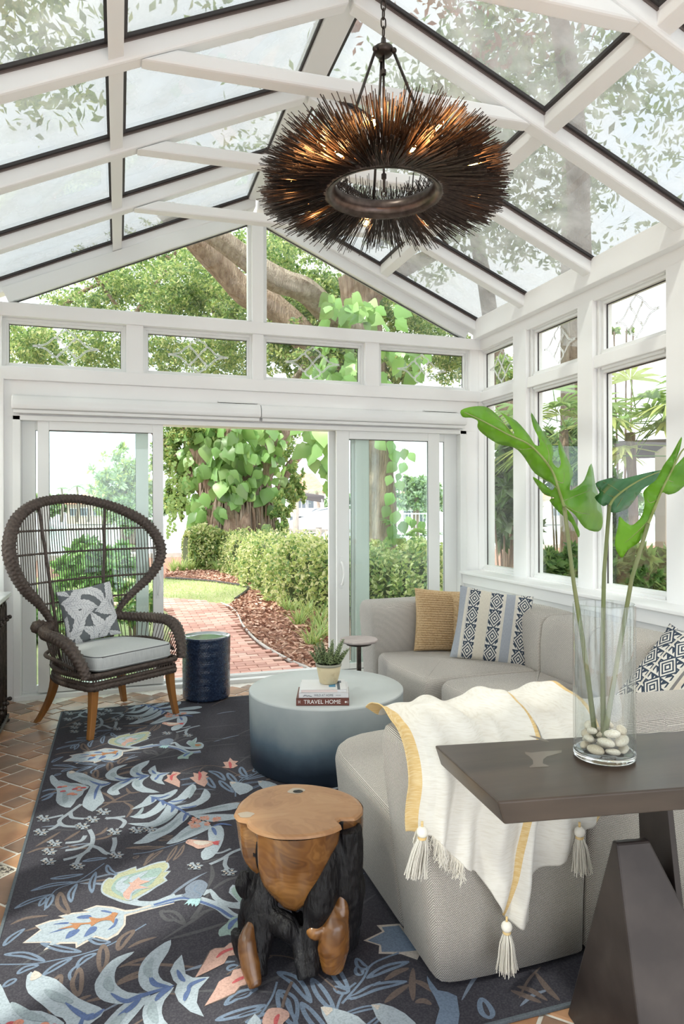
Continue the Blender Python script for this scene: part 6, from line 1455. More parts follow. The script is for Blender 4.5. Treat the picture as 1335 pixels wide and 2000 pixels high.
# ---- strappy clumps
def clump(u, v, n, L_, lab, seed):
    p = G(u, v); r = random.Random(seed); mb = MB()
    for k in range(n):
        a = r.uniform(0, 2*pi); l = L_*r.uniform(.6, 1.1); reach = r.uniform(.3, .9); w_ = .012*r.uniform(.7, 1.3); d = Vector((cos(a), sin(a), 0)); s_ = Vector((-d.y, d.x, 0))*w_
        b = p + Vector((r.uniform(-.06, .06), r.uniform(-.06, .06), 0)); pts = [b + d*l*reach*t + Vector((0, 0, l*(1.05*t - .75*reach*t*t))) for t in np.linspace(0, 1, 6)]
        v_ = []
        for i, q in enumerate(pts): e_ = s_*(1-i/5.3); v_ += [q-e_, q+e_]
        mb.add(v_, [(i*2, i*2+1, i*2+3, i*2+2) for i in range(5)], r.randrange(3))
    o = mb.build('strap_leaf_plant', ['g_strap', 'g_lime', 'g_mid'], recalc=False); tag(o, lab, 'plant', 'strap leaf plants along the mulch bed'); return o
names = [(338,1117,'strap leaf clump farthest left along the far bed edge'),(356,1116,'strap leaf clump second from left along the far bed edge'),(375,1115,'strap leaf clump in front of the far hedge'),(403,1112,'taller strap leaf clump in front of the far hedge'),(425,1116,'strap leaf clump right of the tall one at the far hedge'),(452,1122,'small strap leaf clump on mulch near the hedge gap'),(510,1150,'strap leaf clump where the lawn edging ends'),(497,1142,'strap leaf clump at the tip of the lawn'),(545,1170,'dark strap leaf clump at the foot of the long hedge'),(565,1195,'large bright strap leaf clump left of centre in mulch'),(598,1205,'large bright strap leaf clump under the long hedge'),(620,1222,'strap leaf clump near the right door panel'),(585,1222,'strap leaf clump in the middle of the mulch bed'),(632,1245,'strap leaf clump nearest the right door panel'),(612,1262,'strap leaf clump behind the potted succulent'),(650,1215,'strap leaf clump behind the door stile')]
for i, (u, v, lab) in enumerate(names): clump(u, v, 46 if i > 7 else 60, .42 if v > 1160 else .5, lab, i)
# ---- trees
def bark_fn(s): return lambda L, a: 1 + .13*sin(a*7 + sin(L*2+s)*2) + .07*sin(a*13+L*3+s) + .05*sin(L*6+s)
def limb3(t, P, R, m_='bark', name='branch', n=16, s=0): return MB().tube(smooth_path(P, 6), list(np.interp(np.linspace(0, 1, 6*(len(P)-1)+1), np.linspace(0, 1, len(R)), R)), n, fn=bark_fn(s)).build(name, m_, t, smooth=True)
def philo_mesh(kind):
    """heart-shaped hanging leaf about one unit long, tip down along -z, facing -y"""
    prof = [(0, .04), (.04, .22), (.12, .36), (.25, .44), (.40, .43), (.58, .34), (.76, .20), (.90, .08), (1, 0)]
    mb = MB(); v = []
    for i, (t, w_) in enumerate(prof):
        nt_ = 1 - (.22 if kind == 1 and i % 2 and 1 < i < 7 else 0)
        for k in (-1, -.5, 0, .5, 1): v.append((w_*k*nt_, .10*abs(k)*w_ + .25*t*t - .12*t, -t + (.13*(abs(k)) if i == 0 else 0)))
    mb.add(v, [(i*5+k, i*5+k+1, (i+1)*5+k+1, (i+1)*5+k) for i in range(len(prof)-1) for k in range(4)])
    me = bpy.data.meshes.new('leaf'); me.from_pydata(mb.v, [], mb.f); me.polygons.foreach_set('use_smooth', [True]*len(mb.f)); me.materials.append(M['g_philo' if kind != 2 else 'g_philo2']); return me
PM = [philo_mesh(0), philo_mesh(1), philo_mesh(2)]
def place_leaf(parent, p, s, yaw, pitch, roll, k):
    o = bpy.data.objects.new('leaf', PM[k]); COL.objects.link(o); o.parent = parent; o.matrix_parent_inverse = inv_of(parent); o.location = p; o.scale = (s, s, s); o.rotation_euler = (pitch, roll, yaw)
t1 = thing('banyan_tree', 'huge banyan tree with rooted trunk wrapped in large climbing leaves beyond the hedge', 'tree', tuple(at(465, 1095, 18.9)))
dT = 18.9
def A(u, v, dd=0): return at(u, v, dT+dd)
for k, (P, R) in enumerate([([A(430,1100), A(428,1040), A(420,980), A(405,920), A(375,850), A(335,760)], [.55, .45, .36, .30, .24, .2]), ([A(470,1100,-.3), A(468,1040,-.2), A(462,980), A(458,900), A(450,830), A(452,740)], [.62, .55, .48, .42, .30, .25]),
        ([A(505,1100), A(500,1040), A(500,980), A(508,930), A(530,880), A(560,830), A(600,760)], [.62, .52, .42, .34, .28, .25, .22]), ([A(412,985,.3), A(395,950,.4), A(370,920,.5), A(335,880,.6), A(300,840,.7)], [.2, .2, .17, .15, .12]), ([A(540,1000,.6), A(550,940,1), A(575,900,1.2), A(605,870,1.6)], [.16, .14, .12, .1]), ([A(380,940,.4), A(372,890,.5), A(368,820,.6)], [.10, .12, .12])]):
    limb3(t1, P, R, 'bark' if k != 2 else 'barkpale', 'trunk' if k < 3 else 'branch', 20, k*1.7)
rt = random.Random(5)
for k in range(90):
    u = rt.uniform(392, 548); v0 = rt.uniform(930, 1010); b = u + (u-470)*rt.uniform(.0, .25) + rt.uniform(-8, 8); dz = -.45 + abs(u-468)/90*.45
    MB().tube(smooth_path([A(u, v0, dz-.1), A((u*.6+b*.4)+rt.uniform(-5, 5), (v0+1060)/2-20, dz-.18), A(b, 1098, dz-.1)], 4), rt.uniform(.018, .042), 6, fn=None).build('aerial_root', 'barkpale' if k % 3 else 'bark', t1, smooth=True)
for k in range(270):
    while True:
        u, v = rt.uniform(352, 556), rt.uniform(828, 1052)
        if v < 930 or (v < 1052 and (u < 430 or u > 525) and 372 < u < 552 and v < 1050) or v < 985: break
    if v > 985 and 400 < u < 420: u -= 18
    s = rt.uniform(.26, .50)*(1 if 372 < u < 540 else .75); dz = -.75 + abs(u-465)/100*.6 + rt.uniform(-.2, .25)
    place_leaf(t1, A(u, v-12, dz), s, -YAW + rt.uniform(-.9, .9), rt.uniform(-.7, .5), rt.uniform(-.9, .9), rt.choice([0, 0, 1, 2]))
def cloud_px(n, boxes, seed, size, mats, probs, parent, name='foliage', flat=0):
    """boxes: (u, v, d, ru, rv, rd) ellipsoidal leaf clumps given by where they stand"""
    r = np.random.default_rng(seed); C = []
    wt = np.array([b[3]*b[4] for b in boxes], float); wt /= wt.sum()
    for b, m_ in zip(boxes, (wt*n).astype(int)):
        c = at(b[0], b[1], b[2]); s = b[2]/FPX; q = r.normal(size=(m_, 3)); q /= np.linalg.norm(q, axis=1)[:, None]; q *= r.uniform(.15, 1, m_)[:, None]**.6
        # break the blob into twig-sized tufts
        tuft = r.normal(size=(max(4, m_//26), 3))*.55; tuft = tuft[np.linalg.norm(tuft, axis=1) < 1.25] if len(tuft) > 4 else tuft; j = r.integers(0, len(tuft), m_); q = tuft[j] + q*.20
        R_ = np.array([cos(YAW), -sin(YAW), 0]); F_2 = np.array([sin(YAW), cos(YAW), 0])
        C.append(np.array(c) + q[:, :1]*R_*b[3]*s + q[:, 2:]*np.array([0, 0, 1])*b[4]*s + q[:, 1:2]*F_2*b[5])
    return stuff(leaf_cloud(name, np.concatenate(C), size, mats, parent, seed=seed, probs=probs, flat=flat))
cloud_px(15000, [(345, 870, 19.5, 40, 60, .8), (400, 850, 19.8, 50, 40, 1), (540, 860, 20, 40, 60, 1), (570, 950, 19.5, 22, 50, .6), (345, 960, 19.2, 20, 60, .5), (550, 1010, 18.2, 18, 40, .4), (500, 1060, 17.9, 40, 18, .3), (380, 840, 18.4, 40, 22, .5)], 31, .14, ['g_mid', 'g_philo', 'g_lime', 'g_dark'], [.35, .25, .25, .15], t1)
# hanging strings at its left
hb = MB()
for (u, v0, v1) in ((338, 900, 1040), (352, 930, 1010), (366, 880, 985), (330, 980, 1050)):
    for k in range(int((v1-v0)/3)): p = at(u+rt.uniform(-3, 3), v0+k*3, 17.5); d = Vector((rt.uniform(-1, 1), rt.uniform(-1, 1), -1)).normalized()*.11; s_ = d.cross(Vector((0, 1, 0))).normalized()*.045; hb.add([p, p+d*.5+s_, p+d, p+d*.5-s_], [(0, 1, 2, 3)])
stuff(hb.build('hanging_vines', 'g_mid', t1, recalc=False))
t2 = thing('vine_covered_tree', 'tall tree right of the doors with leafy vine and thick limbs crossing the gable window', 'tree', tuple(at(742, 1100, 11.6)))
B = lambda u, v, dd=0: at(u, v, 11.6+dd)
limb3(t2, [B(738,1110), B(738,1050), B(740,960), B(742,880), B(738,800), B(728,720), B(715,650), B(700,590), B(690,540)], [.30, .24, .22, .21, .21, .22, .26, .28, .26], 'bark', 'trunk', 22, 1)
limb3(t2, [B(756,1110), B(752,1030), B(754,960), B(750,900), B(748,840)], [.2, .16, .14, .13, .12], 'bark', 'trunk', 16, 3)
limb3(t2, [B(720,700), B(680,640,-.3), B(640,610,-.6), B(596,568,-1), B(540,545,-1.2), B(481,505,-1.4), B(411,455,-1.6), B(330,410,-1.8)], [.2, .2, .19, .18, .17, .155, .14, .12], 'barkpale', 'branch', 18, 2)
limb3(t2, [B(735,770), B(670,720,.2), B(610,680,.2), B(562,625,.1), B(520,590), B(481,572), B(430,520,-.2), B(385,470,-.4), B(320,410,-.5)], [.2, .2, .21, .22, .22, .21, .20, .18, .15], 'bark', 'branch', 20, 4)
limb3(t2, [B(700,600), B(740,560), B(800,520), B(860,490)], [.2, .15, .12, .09], 'bark', 'branch', 12, 5)
limb3(t2, [B(600,690,.4), B(590,720,.3), B(560,760,.2), B(540,830,.1)], [.05, .05, .045, .04], 'barkpale', 'branch', 8, 6)
for P in ([(260,620),(300,560),(340,500),(350,440)], [(420,620),(400,560),(350,520),(300,480)], [(230,600),(200,560),(170,520)], [(450,620),(460,580),(470,560)], [(330,620),(345,570),(380,540),(400,500)], [(120,600),(180,560),(260,540)]):
    limb3(t2, [at(u, v, 14.5) for u, v in P], [.05, .04, .025], 'bark', 'twig', 7, P[0][0])
# leaves of the vine on this trunk: one by one
for (u, v, s) in [(768,880,.30),(772,905,.28),(788,878,.26),(790,905,.24),(762,930,.22),(778,940,.26),(765,965,.30),(758,990,.28),(775,1000,.34),(785,1020,.26),(768,1028,.30),(756,1050,.3),(725,1060,.26),(795,1010,.2),(808,1015,.2),(820,1020,.2),(735,860,.3),(765,862,.3),(800,885,.22),(780,925,.18),(776,1045,.25),(790,1052,.22)]:
    place_leaf(t2, B(u, v, -.45), s*.78, -YAW+rt.uniform(-.6, .6), rt.uniform(-.4, .5), rt.uniform(-.8, .8), rt.choice([0, 0, 2]))
for (u, v, s) in [(612,842,.6),(632,838,.65),(598,852,.5),(640,870,.6),(620,880,.55),(603,885,.5),(640,905,.6),(628,925,.45),(645,935,.5),(612,910,.35),(650,960,.5),(638,955,.4),(590,840,.4), (655,850,.6)]:
    place_leaf(t2, at(u, v-14, 9.6), s*.62, -YAW+rt.uniform(-.8, .8), rt.uniform(-.6, .4), rt.uniform(-.7, .9), rt.choice([1, 1, 2, 0]))
for k in range(110):    # broad leaves seen through the gable and transom lights
    u, v = rt.choice([(rt.uniform(640, 740), rt.uniform(600, 760)), (rt.uniform(590, 700), rt.uniform(660, 760)), (rt.uniform(745, 830), rt.uniform(680, 760)), (rt.uniform(640, 780), rt.uniform(590, 650))])
    place_leaf(t2, at(u, v-15, rt.uniform(9.4, 10.6)), rt.uniform(.16, .30), -YAW+rt.uniform(-1.2, 1.2), rt.uniform(-.9, .5), rt.uniform(-1.2, 1.2), rt.choice([0, 1, 1, 2]))
cloud_px(95000, [(170, 600, 15, 60, 30, 1.5), (260, 560, 15, 80, 60, 1.5), (340, 590, 14, 60, 40, 1.5), (400, 560, 14, 70, 60, 1.5), (450, 610, 13.5, 40, 40, 1), (330, 500, 15, 60, 30, 1.5), (440, 480, 13.5, 50, 30, 1), (430, 690, 14, 80, 45, 1.5), (330, 700, 15, 60, 40, 1.5), (60, 680, 13, 60, 50, 1.2), (190, 690, 15, 60, 50, 1.5), (550, 530, 13, 60, 60, 1.2), (600, 600, 12.6, 60, 50, 1), (560, 680, 12.5, 60, 50, 1), (560, 480, 14, 50, 25, 1), (640, 560, 13, 50, 40, 1), (730, 590, 13, 60, 40, 1), (800, 640, 13.5, 70, 35, 1.2), (880, 700, 14, 50, 50, 1.2), (780, 720, 11.5, 40, 40, .8), (650, 700, 11.5, 60, 40, .8)], 33, .085, ['g_mid', 'g_lime', 'g_dark', 'g_yel'], [.40, .26, .24, .10], t2)
# canopy over the roof, its shade falls in patches on floor and roof glass
def canopy(label, C0, R0, n, seed, mats, probs, size=.17, trunk=None):
    t = thing('tree', label, 'tree', (C0[0], C0[1], GZ)); r = np.random.default_rng(seed)
    tf = r.normal(size=(160, 3))*.5; j = r.integers(0, 160, n); q = tf[j] + r.normal(size=(n, 3))*.10
    stuff(leaf_cloud('foliage', np.array(C0) + q*np.array(R0), size, mats, t, seed=seed, probs=probs))
    if trunk:
        for P, R in trunk: limb3(t, [Vector(p) for p in P], R, 'bark', 'branch' if P[0][2] > 1 else 'trunk', 12, seed)
    return t
canopy('leafy tree spreading over the left side of the glass roof', (-3.0, 5.0, 7.2), (3.6, 4.6, 1.1), 20000, 41, ['g_mid', 'g_lime', 'g_dark'], [.5, .3, .2], .16, [([(-5.2, 5.5, 0), (-5, 5.4, 3), (-4.2, 5.2, 5.5), (-2.5, 5, 7)], [.25, .2, .15, .08]), ([(-4.6, 5.3, 4.4), (-4.3, 3.6, 6.2), (-3.2, 2.2, 7.4)], [.12, .1, .06]), ([(-3.4, 5.1, 6.2), (-1.8, 6.0, 7.6), (-.4, 6.4, 8.2)], [.1, .07, .04])])
canopy('added red leaved tree standing in for reddish reflections in right roof panes', (3.6, 5.4, 7.3), (1.7, 1.9, .7), 6000, 42, ['g_red', 'g_red', 'g_mid'], [.6, .2, .2], .15, [([(6.4, 8.5, 0), (6.0, 8.0, 3), (5.0, 6.8, 6), (3.8, 5.8, 7.2)], [.2, .17, .12, .06])])  # red crown added to stand in for brick reflections in the glass
canopy('green tree above the far right of the glass roof', (5.4, 9.5, 6.8), (3.0, 2.6, 1.2), 11000, 43, ['g_mid', 'g_pale', 'g_dark'], [.5, .3, .2], .15, [([(6.8, 11, 0), (6.6, 10.9, 3), (5.8, 10.6, 6.2)], [.2, .17, .1])])
# ---- planting outside the left door panel
def shrub(name, label, u, v, d, ru, rv, rd, n, seed, mats, probs, size=.1, group=None):
    b = at(u, v, d); t = thing(name, label, 'shrub', (b.x, b.y, GZ), 0, group)
    cloud_px(n, [(u, v, d, ru, rv, rd)], seed, size, mats, probs, t)
    s = d/FPX
    for k in range(5): a = k*1.3; MB().tube([(b.x+.03*cos(a), b.y+.03*sin(a), GZ), (b.x+ru*s*.35*cos(a), b.y+.2*sin(a), b.z)], .012, 5).build('shrub_stem', 'bark', t)
    return t
GM, GP = ['g_philo', 'g_philo2', 'g_dark'], [.5, .25, .25]
shrub('shrub', 'bright green shrub behind the chair back outside the left door', 190, 1110, 9.5, 70, 45, .5, 2600, 51, GM, GP, .17)
shrub('shrub', 'low green shrub outside the left door below the armrest', 260, 1185, 8.2, 40, 40, .3, 900, 52, ['g_lime', 'g_philo', 'g_dark'], [.4, .4, .2], .13)
shrub('shrub', 'green shrub at the far left behind the door frame', 75, 1220, 8.0, 30, 70, .3, 900, 53, GM, GP, .15)
shrub('shrub', 'low green planting behind the wicker armchair', 150, 1230, 8.2, 60, 45, .3, 1100, 54, ['g_lime', 'g_philo', 'g_dark'], [.4, .4, .2], .12)
# ---- far shore
def far_tree(label, u, v, d, ru, rv, n, seed, mats=('g_pale', 'g_mid', 'g_dark'), probs=(.5, .3, .2), size=.5, trunk=True, palm=False):
    b = at(u, v, d); t = thing('palm_tree' if palm else 'tree', label, 'tree', (b.x, b.y, -.5)); s = d/FPX
    if palm:
        MB().tube([(b.x, b.y, -.5), (b.x+.2, b.y, b.z*.5), (b.x, b.y, b.z)], [.22, .16, .12], 8).build('trunk', 'barkpale', t, smooth=True)
        mb = MB(); r = random.Random(seed)
        for k in range(22):
            a = r.uniform(0, 2*pi); e_ = r.uniform(-.3, .9); L_ = ru*s
            for q in range(8):
                f = (q+.5)/8; p = b + Vector((cos(a)*L_*f, sin(a)*L_*f, L_*(e_*f - .9*f*f))); dn = Vector((cos(a+.9), sin(a+.9), -.6)).normalized(); d2 = Vector((cos(a-.9), sin(a-.9), -.6)).normalized(); w_ = L_*.30*(1-f*.5)
                for dd in (dn, d2): mb.add([p, p+dd*w_*.5+Vector((cos(a), sin(a), 0))*.05*L_, p+dd*w_], [(0, 1, 2)])
        stuff(mb.build('fronds', mats[0], t, recalc=False))
    else:
        cloud_px(n, [(u, v, d, ru, rv, ru*s*.5)], seed, size, list(mats), list(probs), t)
        if trunk: MB().tube([(b.x, b.y, -.6), (b.x, b.y, b.z)], [.3, .15], 8).build('trunk', 'bark', t, smooth=True)
    return t
far_tree('pale feathery tree standing in the right half of left door glass', 245, 950, 34, 60, 62, 5200, 61, size=.3, mats=('g_pale', 'g_lime', 'g_mid'))
far_tree('darker tree at the shore low in the left door glass', 262, 1000, 33, 45, 36, 2600, 62, size=.28)
far_tree('round pale tree beyond the white fence right of the doors', 812, 965, 44, 38, 34, 2600, 63, size=.4)
far_tree('distant tree crown at the right edge of right door glass', 842, 985, 60, 22, 40, 900, 64, size=.6)
for i, (u, v, r_) in enumerate([(150, 948, 26), (172, 955, 22), (120, 952, 24), (205, 952, 20)]): far_tree(['tallest distant palm over the far house', 'distant palm right of the far house', 'distant palm at the left end of far shore', 'distant palm between far house and pale tree'][i], u, v, 95, r_, r_, 0, 70+i, mats=('g_pale',), palm=True)
far_tree('pale palm beside the terracotta roofed house', 618, 958, 62, 24, 20, 0, 75, mats=('g_pale',), palm=True)
for i, (u, ru) in enumerate([(40, 60), (110, 50), (225, 50), (320, 60), (420, 70), (660, 60), (760, 60), (880, 60), (1000, 70), (1120, 80), (1260, 90), (1400, 90)]):
    far_tree(['dense dark trees far left on the opposite shore', 'tree line left of the distant house', 'tree line behind the pale feathery tree', 'distant trees seen left of the banyan', 'distant trees hidden behind the banyan trunk', 'distant trees right of the house', 'low distant trees behind the white fence', 'distant trees at the right door stile', 'distant trees seen in first side window', 'distant trees seen in second side window', 'distant trees seen in third side window', 'distant trees at the right edge'][i], u, 985, 118, ru, 17, 1500, 80+i, size=1.3, mats=('g_pale', 'g_mid', 'g_dark'), probs=(.45, .35, .2), trunk=False)
def house(name, label, u0, u1, d, z0, ze, zr, wall, depth=9, wins=()):
    a, b = at(u0, 990, d), at(u1, 990, d); ux_ = Vector((b.x-a.x, b.y-a.y, 0)); L_ = ux_.length; ux_.normalize(); nn = Vector((-ux_.y, ux_.x, 0))
    t = thing(name, label, 'house', (a.x, a.y, z0))
    def P(x, y, z): return Vector((a.x+ux_.x*x+nn.x*y, a.y+ux_.y*x+nn.y*y, z))
    def hx(x0, x1, y0, y1, z0_, z1_): return [P(x0,y0,z0_),P(x1,y0,z0_),P(x1,y1,z0_),P(x0,y1,z0_),P(x0,y0,z1_),P(x1,y0,z1_),P(x1,y1,z1_),P(x0,y1,z1_)]
    MB().hexa(hx(0, L_, 0, depth, z0, ze)).build('wall', wall, t)
    o = .6; MB().add([P(-o,-o,ze),P(L_+o,-o,ze),P(L_+o,depth+o,ze),P(-o,depth+o,ze),P(L_*.3,depth/2,zr),P(L_*.7,depth/2,zr)], [(0,1,5,4),(1,2,5),(2,3,4,5),(3,0,4),(3,2,1,0)]).build('roof', 'roofred', t)
    for (x, z, w_, h_) in wins:
        f = MB().hexa(hx(x*L_-w_/2-.1, x*L_+w_/2+.1, -.10, .05, z-.1, z+h_+.1)).build('window', 'vinyl', t)
        MB().hexa(hx(x*L_-w_/2, x*L_-.04, -.14, -.09, z, z+h_)).build('pane', 'darkglass', f); MB().hexa(hx(x*L_+.04, x*L_+w_/2, -.14, -.09, z, z+h_)).build('pane', 'darkglass', f)
    return t
house('house', 'distant tan house with low tiled roof across the canal', 130, 206, 104, -1, 2.0, 4.0, 'stucco2', wins=((.2, .3, 1.2, 1), (.5, .3, 1.6, 1.1), (.8, .3, 1.2, 1)))
house('house', 'two storey cream house with terracotta roof beyond the boat', 560, 628, 66, -1, 2.9, 4.9, 'stucco', wins=((.25, -.6, 1.1, 1.2), (.5, -.6, 1.3, 1.2), (.8, -.6, 1, 1.2), (.28, 1.4, .8, 1.1), (.6, 1.4, 1.1, 1.1)))
house('house', 'pale grey green house partly hidden behind the fence tree', 770, 850, 62, -1, 1.7, 3.0, 'stucco', wins=((.4, .0, 1.3, 1.1), (.75, .0, 1.3, 1.1)))
house('house', 'distant cream house seen through the second side window', 1060, 1150, 95, -1, 2.4, 4.3, 'stucco', wins=((.3, .2, 1.2, 1), (.7, .2, 1.2, 1)))
# balustrade, dock, fence
def rail_fence(name, label, u0, u1, d, z0, h_, gap, m_='vinyl', pr=.03, posts=6):
    a, b = at(u0, 990, d), at(u1, 990, d); a.z = b.z = z0; L_ = (b-a).length; t = thing(name, label, 'fence', tuple(a))
    for z in (z0+h_, z0+.12): MB().tube([a+Vector((0, 0, z-z0)), b+Vector((0, 0, z-z0))], pr*1.3, 4).build('rail', m_, t)
    n = int(L_/gap)
    for k in range(n+1): p = a.lerp(b, k/n); MB().tube([p, p+Vector((0, 0, h_+.05))], pr*(1.8 if k % posts == 0 else .8), 4).build('picket' if k % posts else 'post', m_, t)
    return t
rail_fence('white_railing', 'white railing on the far shore left of the banyan trunk', 322, 392, 62, -.9, 1.5, .45)
rail_fence('picket_fence', 'white picket fence beyond the hedge in the right door glass', 762, 868, 34, -.3, 1.45, .17, pr=.022)
rail_fence('dock_railing', 'low grey dock rail under the moored boat', 556, 700, 36, -.9, .7, 1.3, 'woodgrey', .06, 1)
# boat
bt = thing('motor_boat', 'white motor boat with tan bottom raised on its lift beyond the hedge', 'boat', tuple(at(610, 1040, 40)))
def BT(u, v, dd=0): return at(u, v, 40+dd)
st_ = [(562,1018,1036,.2),(575,1014,1040,.7),(600,1008,1040,1.1),(640,1000,1040,1.3),(700,992,1040,1.3),(760,990,1038,1.3)]
mb = MB(); rows = []
for (u, vt, vb, hw) in st_: rows.append([BT(u, vt, -hw), BT(u, (vt*.45+vb*.55), -hw*.92), BT(u, vb-6, -hw*.55), BT(u, vb, 0), BT(u, vb-6, hw*.55), BT(u, (vt+vb)/2, hw*.92), BT(u, vt, hw)])
v = [p for r in rows for p in r]; fs = [(i*7+j, i*7+j+1, (i+1)*7+j+1, (i+1)*7+j) for i in range(len(rows)-1) for j in range(6)]; ms = [1 if j in (2, 3) else 0 for i in range(len(rows)-1) for j in range(6)]
fs += [(i*7, (i+1)*7, (i+1)*7+6, i*7+6) for i in range(len(rows)-1)] + [tuple(range(7)), tuple((len(rows)-1)*7+j for j in range(7))]; ms += [0]*(len(rows)-1) + [0, 0]
mb.add(v, fs, ms).build('hull', ['boat', 'boattan'], bt)
mb = MB(); mb.hexa([BT(598,1010,-.6), BT(680,1003,-.6), BT(680,1003,.6), BT(598,1010,.6), BT(612,993,-.5), BT(676,988,-.5), BT(676,988,.5), BT(612,993,.5)]).build('cabin', 'boat', bt, bevel=.08)
MB().hexa([BT(606,1000,-.62), BT(640,995,-.62), BT(640,995,-.58), BT(606,1000,-.58), BT(614,994,-.56), BT(640,990,-.56), BT(640,990,-.52), BT(614,994,-.52)]).build('windscreen', 'darkglass', bt)
MB().tube([BT(576,972,-.5), BT(600,969), BT(632,974,.4)], .18, 8, flat=.4).tube([BT(576,974,.5), BT(600,971,.8), BT(632,976,1)], .18, 8, flat=.4).build('canvas_top', 'canvas', bt, smooth=True)
for (u, v0, v1) in ((596, 972, 1004), (628, 975, 996), (640, 975, 996)): MB().tube([BT(u, v0), BT(u+3, v1)], .03, 6).build('canopy_pole', 'vinyl', bt)
MB().tube(smooth_path([BT(600,1006,-.8), BT(620,996,-.9), BT(650,990,-1), BT(700,985,-1)], 4), .025, 6).build('bow_rail', 'vinyl', bt)
for i, (u, vt) in enumerate([(577, 978), (622, 1030), (640, 1034)]):
    p = at(u, vt, 37); t = thing('dock_piling', ['tall dock piling with white cap left of the boat', 'short dock piling under the boat', 'short dock piling at the right below the boat'][i], 'piling', (p.x, p.y, -1.6))
    MB().tube([(p.x, p.y, -1.6), tuple(p)], .17, 10).build('pile', 'woodgrey', t, smooth=True); MB().tube([tuple(p), (p.x, p.y, p.z+.22)], [.2, .2], 10).build('cap', 'vinyl', t)
# ---- outside the right-hand windows
pg_ = thing('pergola', 'dark timber pergola beam on a pale post outside side windows', 'pergola', tuple(at(1300, 1100, 8.5)))
MB().tube([at(1040, 880, 9.5), at(1420, 866, 7.8)], .085, 4).build('beam', 'pergola', pg_, bevel=.01); MB().tube([at(1040, 892, 10.5), at(1420, 880, 8.8)], .07, 4).build('beam', 'pergola', pg_)
p = at(1300, 870, 8.3); MB().box(p.x-.09, p.x+.09, p.y-.09, p.y+.09, GZ, p.z).build('post', 'stucco2', pg_, bevel=.01)
p = at(1020, 880, 9.6); MB().box(p.x-.09, p.x+.09, p.y-.09, p.y+.09, GZ, p.z).build('post', 'stucco2', pg_, bevel=.01)
def fronds(name, label, u, v, d, n, L_, seed, mats=('g_philo2', 'g_lime', 'g_mid'), base=None):
    b = at(u, v, d); t = thing(name, label, 'palm', (b.x, b.y, GZ)); r = random.Random(seed)
    MB().tube([(b.x, b.y, GZ), (b.x+.05, b.y, b.z*.5), tuple(b)], .05, 7).build('cane', 'bark', t, smooth=True)
    for k in range(n):
        a = r.uniform(0, 2*pi); e_ = r.uniform(-.1, 1.1); mb = MB(); q = b + Vector((r.uniform(-.2, .2), r.uniform(-.2, .2), r.uniform(-.25, .2))); d1 = Vector((cos(a), sin(a), e_)).normalized(); tip = q + d1*L_*.55
        mb.tube([q, tip], .006, 4)
        for j in range(9):
            b_ = (j-4)*.30; sd = d1.cross(Vector((0, 0, 1))).normalized(); dd = (d1*cos(b_) + sd*sin(b_) - Vector((0, 0, .25))).normalized(); l = L_*.62*(1-.25*abs(j-4)/4); wv = dd.cross(d1.cross(sd)).normalized()*.024
            P = [tip + dd*l*t_ - Vector((0, 0, .28*l*t_*t_)) for t_ in (0, .35, .7, 1)]; v_ = [P[0], P[1]-wv, P[1]+wv, P[2]-wv*.8, P[2]+wv*.8, P[3]]; mb.add(v_, [(0, 1, 2), (1, 3, 4, 2), (3, 5, 4)])
        mb.build('frond', mats[k % len(mats)], t, recalc=False)
    return t
fronds('fan_palm', 'fan palm with bright fronds over the beam in second side window', 1100, 840, 7.6, 22, .85, 91)
fronds('fan_palm', 'fan palm crown above the pergola beam in third side window', 1230, 845, 7.2, 24, .75, 92)
fronds('fan_palm', 'fan palm at the right edge of third side window', 1340, 830, 7.0, 16, .8, 93)
fronds('fan_palm', 'small fan palm beside the tree in the right door glass', 795, 1065, 11.0, 12, .45, 94, ('g_mid', 'g_philo'))
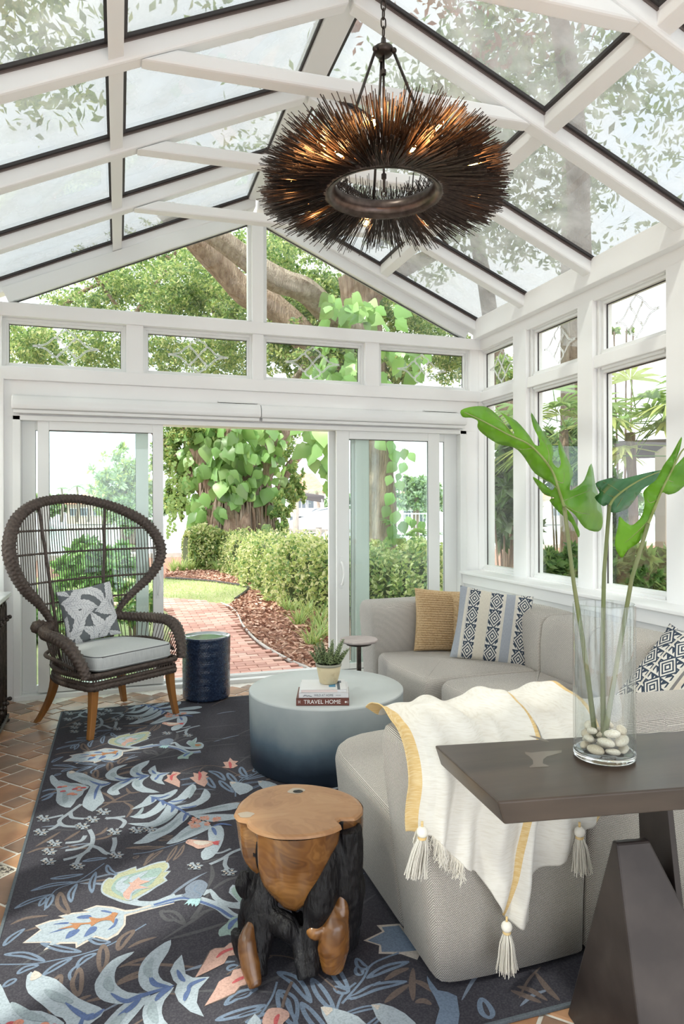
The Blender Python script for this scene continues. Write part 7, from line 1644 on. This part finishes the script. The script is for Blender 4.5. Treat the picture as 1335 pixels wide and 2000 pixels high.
for (nm, lab, u, v, d, ru, rv, n, sd, sz, mm) in [('shrub', 'broad leaved shrub filling the first side window', 985, 960, 8.6, 55, 130, 1500, 95, .26, ['g_philo', 'g_dark', 'g_pale']), ('shrub', 'dark shrub low in the second side window', 1100, 1110, 6.4, 50, 40, 1500, 96, .11, ['g_mid', 'g_dark', 'g_philo']), ('shrub', 'lush green shrub low in the third side window', 1260, 1110, 5.8, 70, 55, 1800, 97, .13, ['g_philo', 'g_dark', 'g_mid']), ('shrub', 'dark climbing plant left in the third side window', 1185, 960, 8.2, 35, 110, 1300, 98, .15, ['g_dark', 'g_mid', 'g_philo']), ('shrub', 'dark mass of leaves below the palm in second side window', 1095, 900, 8.4, 45, 60, 1500, 99, .14, ['g_dark', 'g_mid', 'g_philo']), ('shrub', 'leafy twigs in the transom above first side window', 985, 720, 10, 45, 45, 800, 100, .11, ['g_mid', 'g_lime', 'g_philo']), ('shrub', 'small leafy twig in the transom above third side window', 1215, 645, 9.5, 26, 20, 160, 101, .09, ['g_mid', 'g_lime', 'g_philo'])]:
    shrub(nm, lab, u, v, d, ru, rv, .5, n, sd, mm, [.45, .35, .2], sz)
pt = at(1113, 1000, 13); t = thing('palm_tree', 'thick grey palm trunk seen in transom above second side window', 'tree', (pt.x, pt.y, GZ))
MB().tube(smooth_path([(pt.x, pt.y, GZ), (pt.x, pt.y, 2.5), (pt.x+.05, pt.y, 6), (pt.x+.1, pt.y, 9)], 6), .19, 14, fn=lambda L, a: 1+.05*sin(L*22)).build('trunk', 'barkpale', t, smooth=True)
# timber eave added above the right panes, stands in for a reflected house eave
ev = thing('eave_stand_in', 'added grey timber overhang standing in for a reflected eave above right roof panes', 'overhang', (7.6, 3.0, 6.2))
for k in range(7): MB().box(5.4+k*.62, 5.4+k*.62+.58, 1.2, 4.6, 6.6+.04*(k % 2), 6.66+.04*(k % 2)).build('soffit_board', 'woodgrey', ev)
for k in range(3): MB().box(5.2, 9.8, 1.4+k*1.3, 1.55+k*1.3, 6.35, 6.6).build('rafter_tail', 'concrete', ev, bevel=.01)
MB().box(5.2, 5.35, 1.0, 4.8, 6.3, 6.75).build('fascia', 'concrete', ev, bevel=.01); MB().box(9.3, 9.8, 1.0, 4.8, GZ, 6.35).build('support_wall', 'stucco', ev)
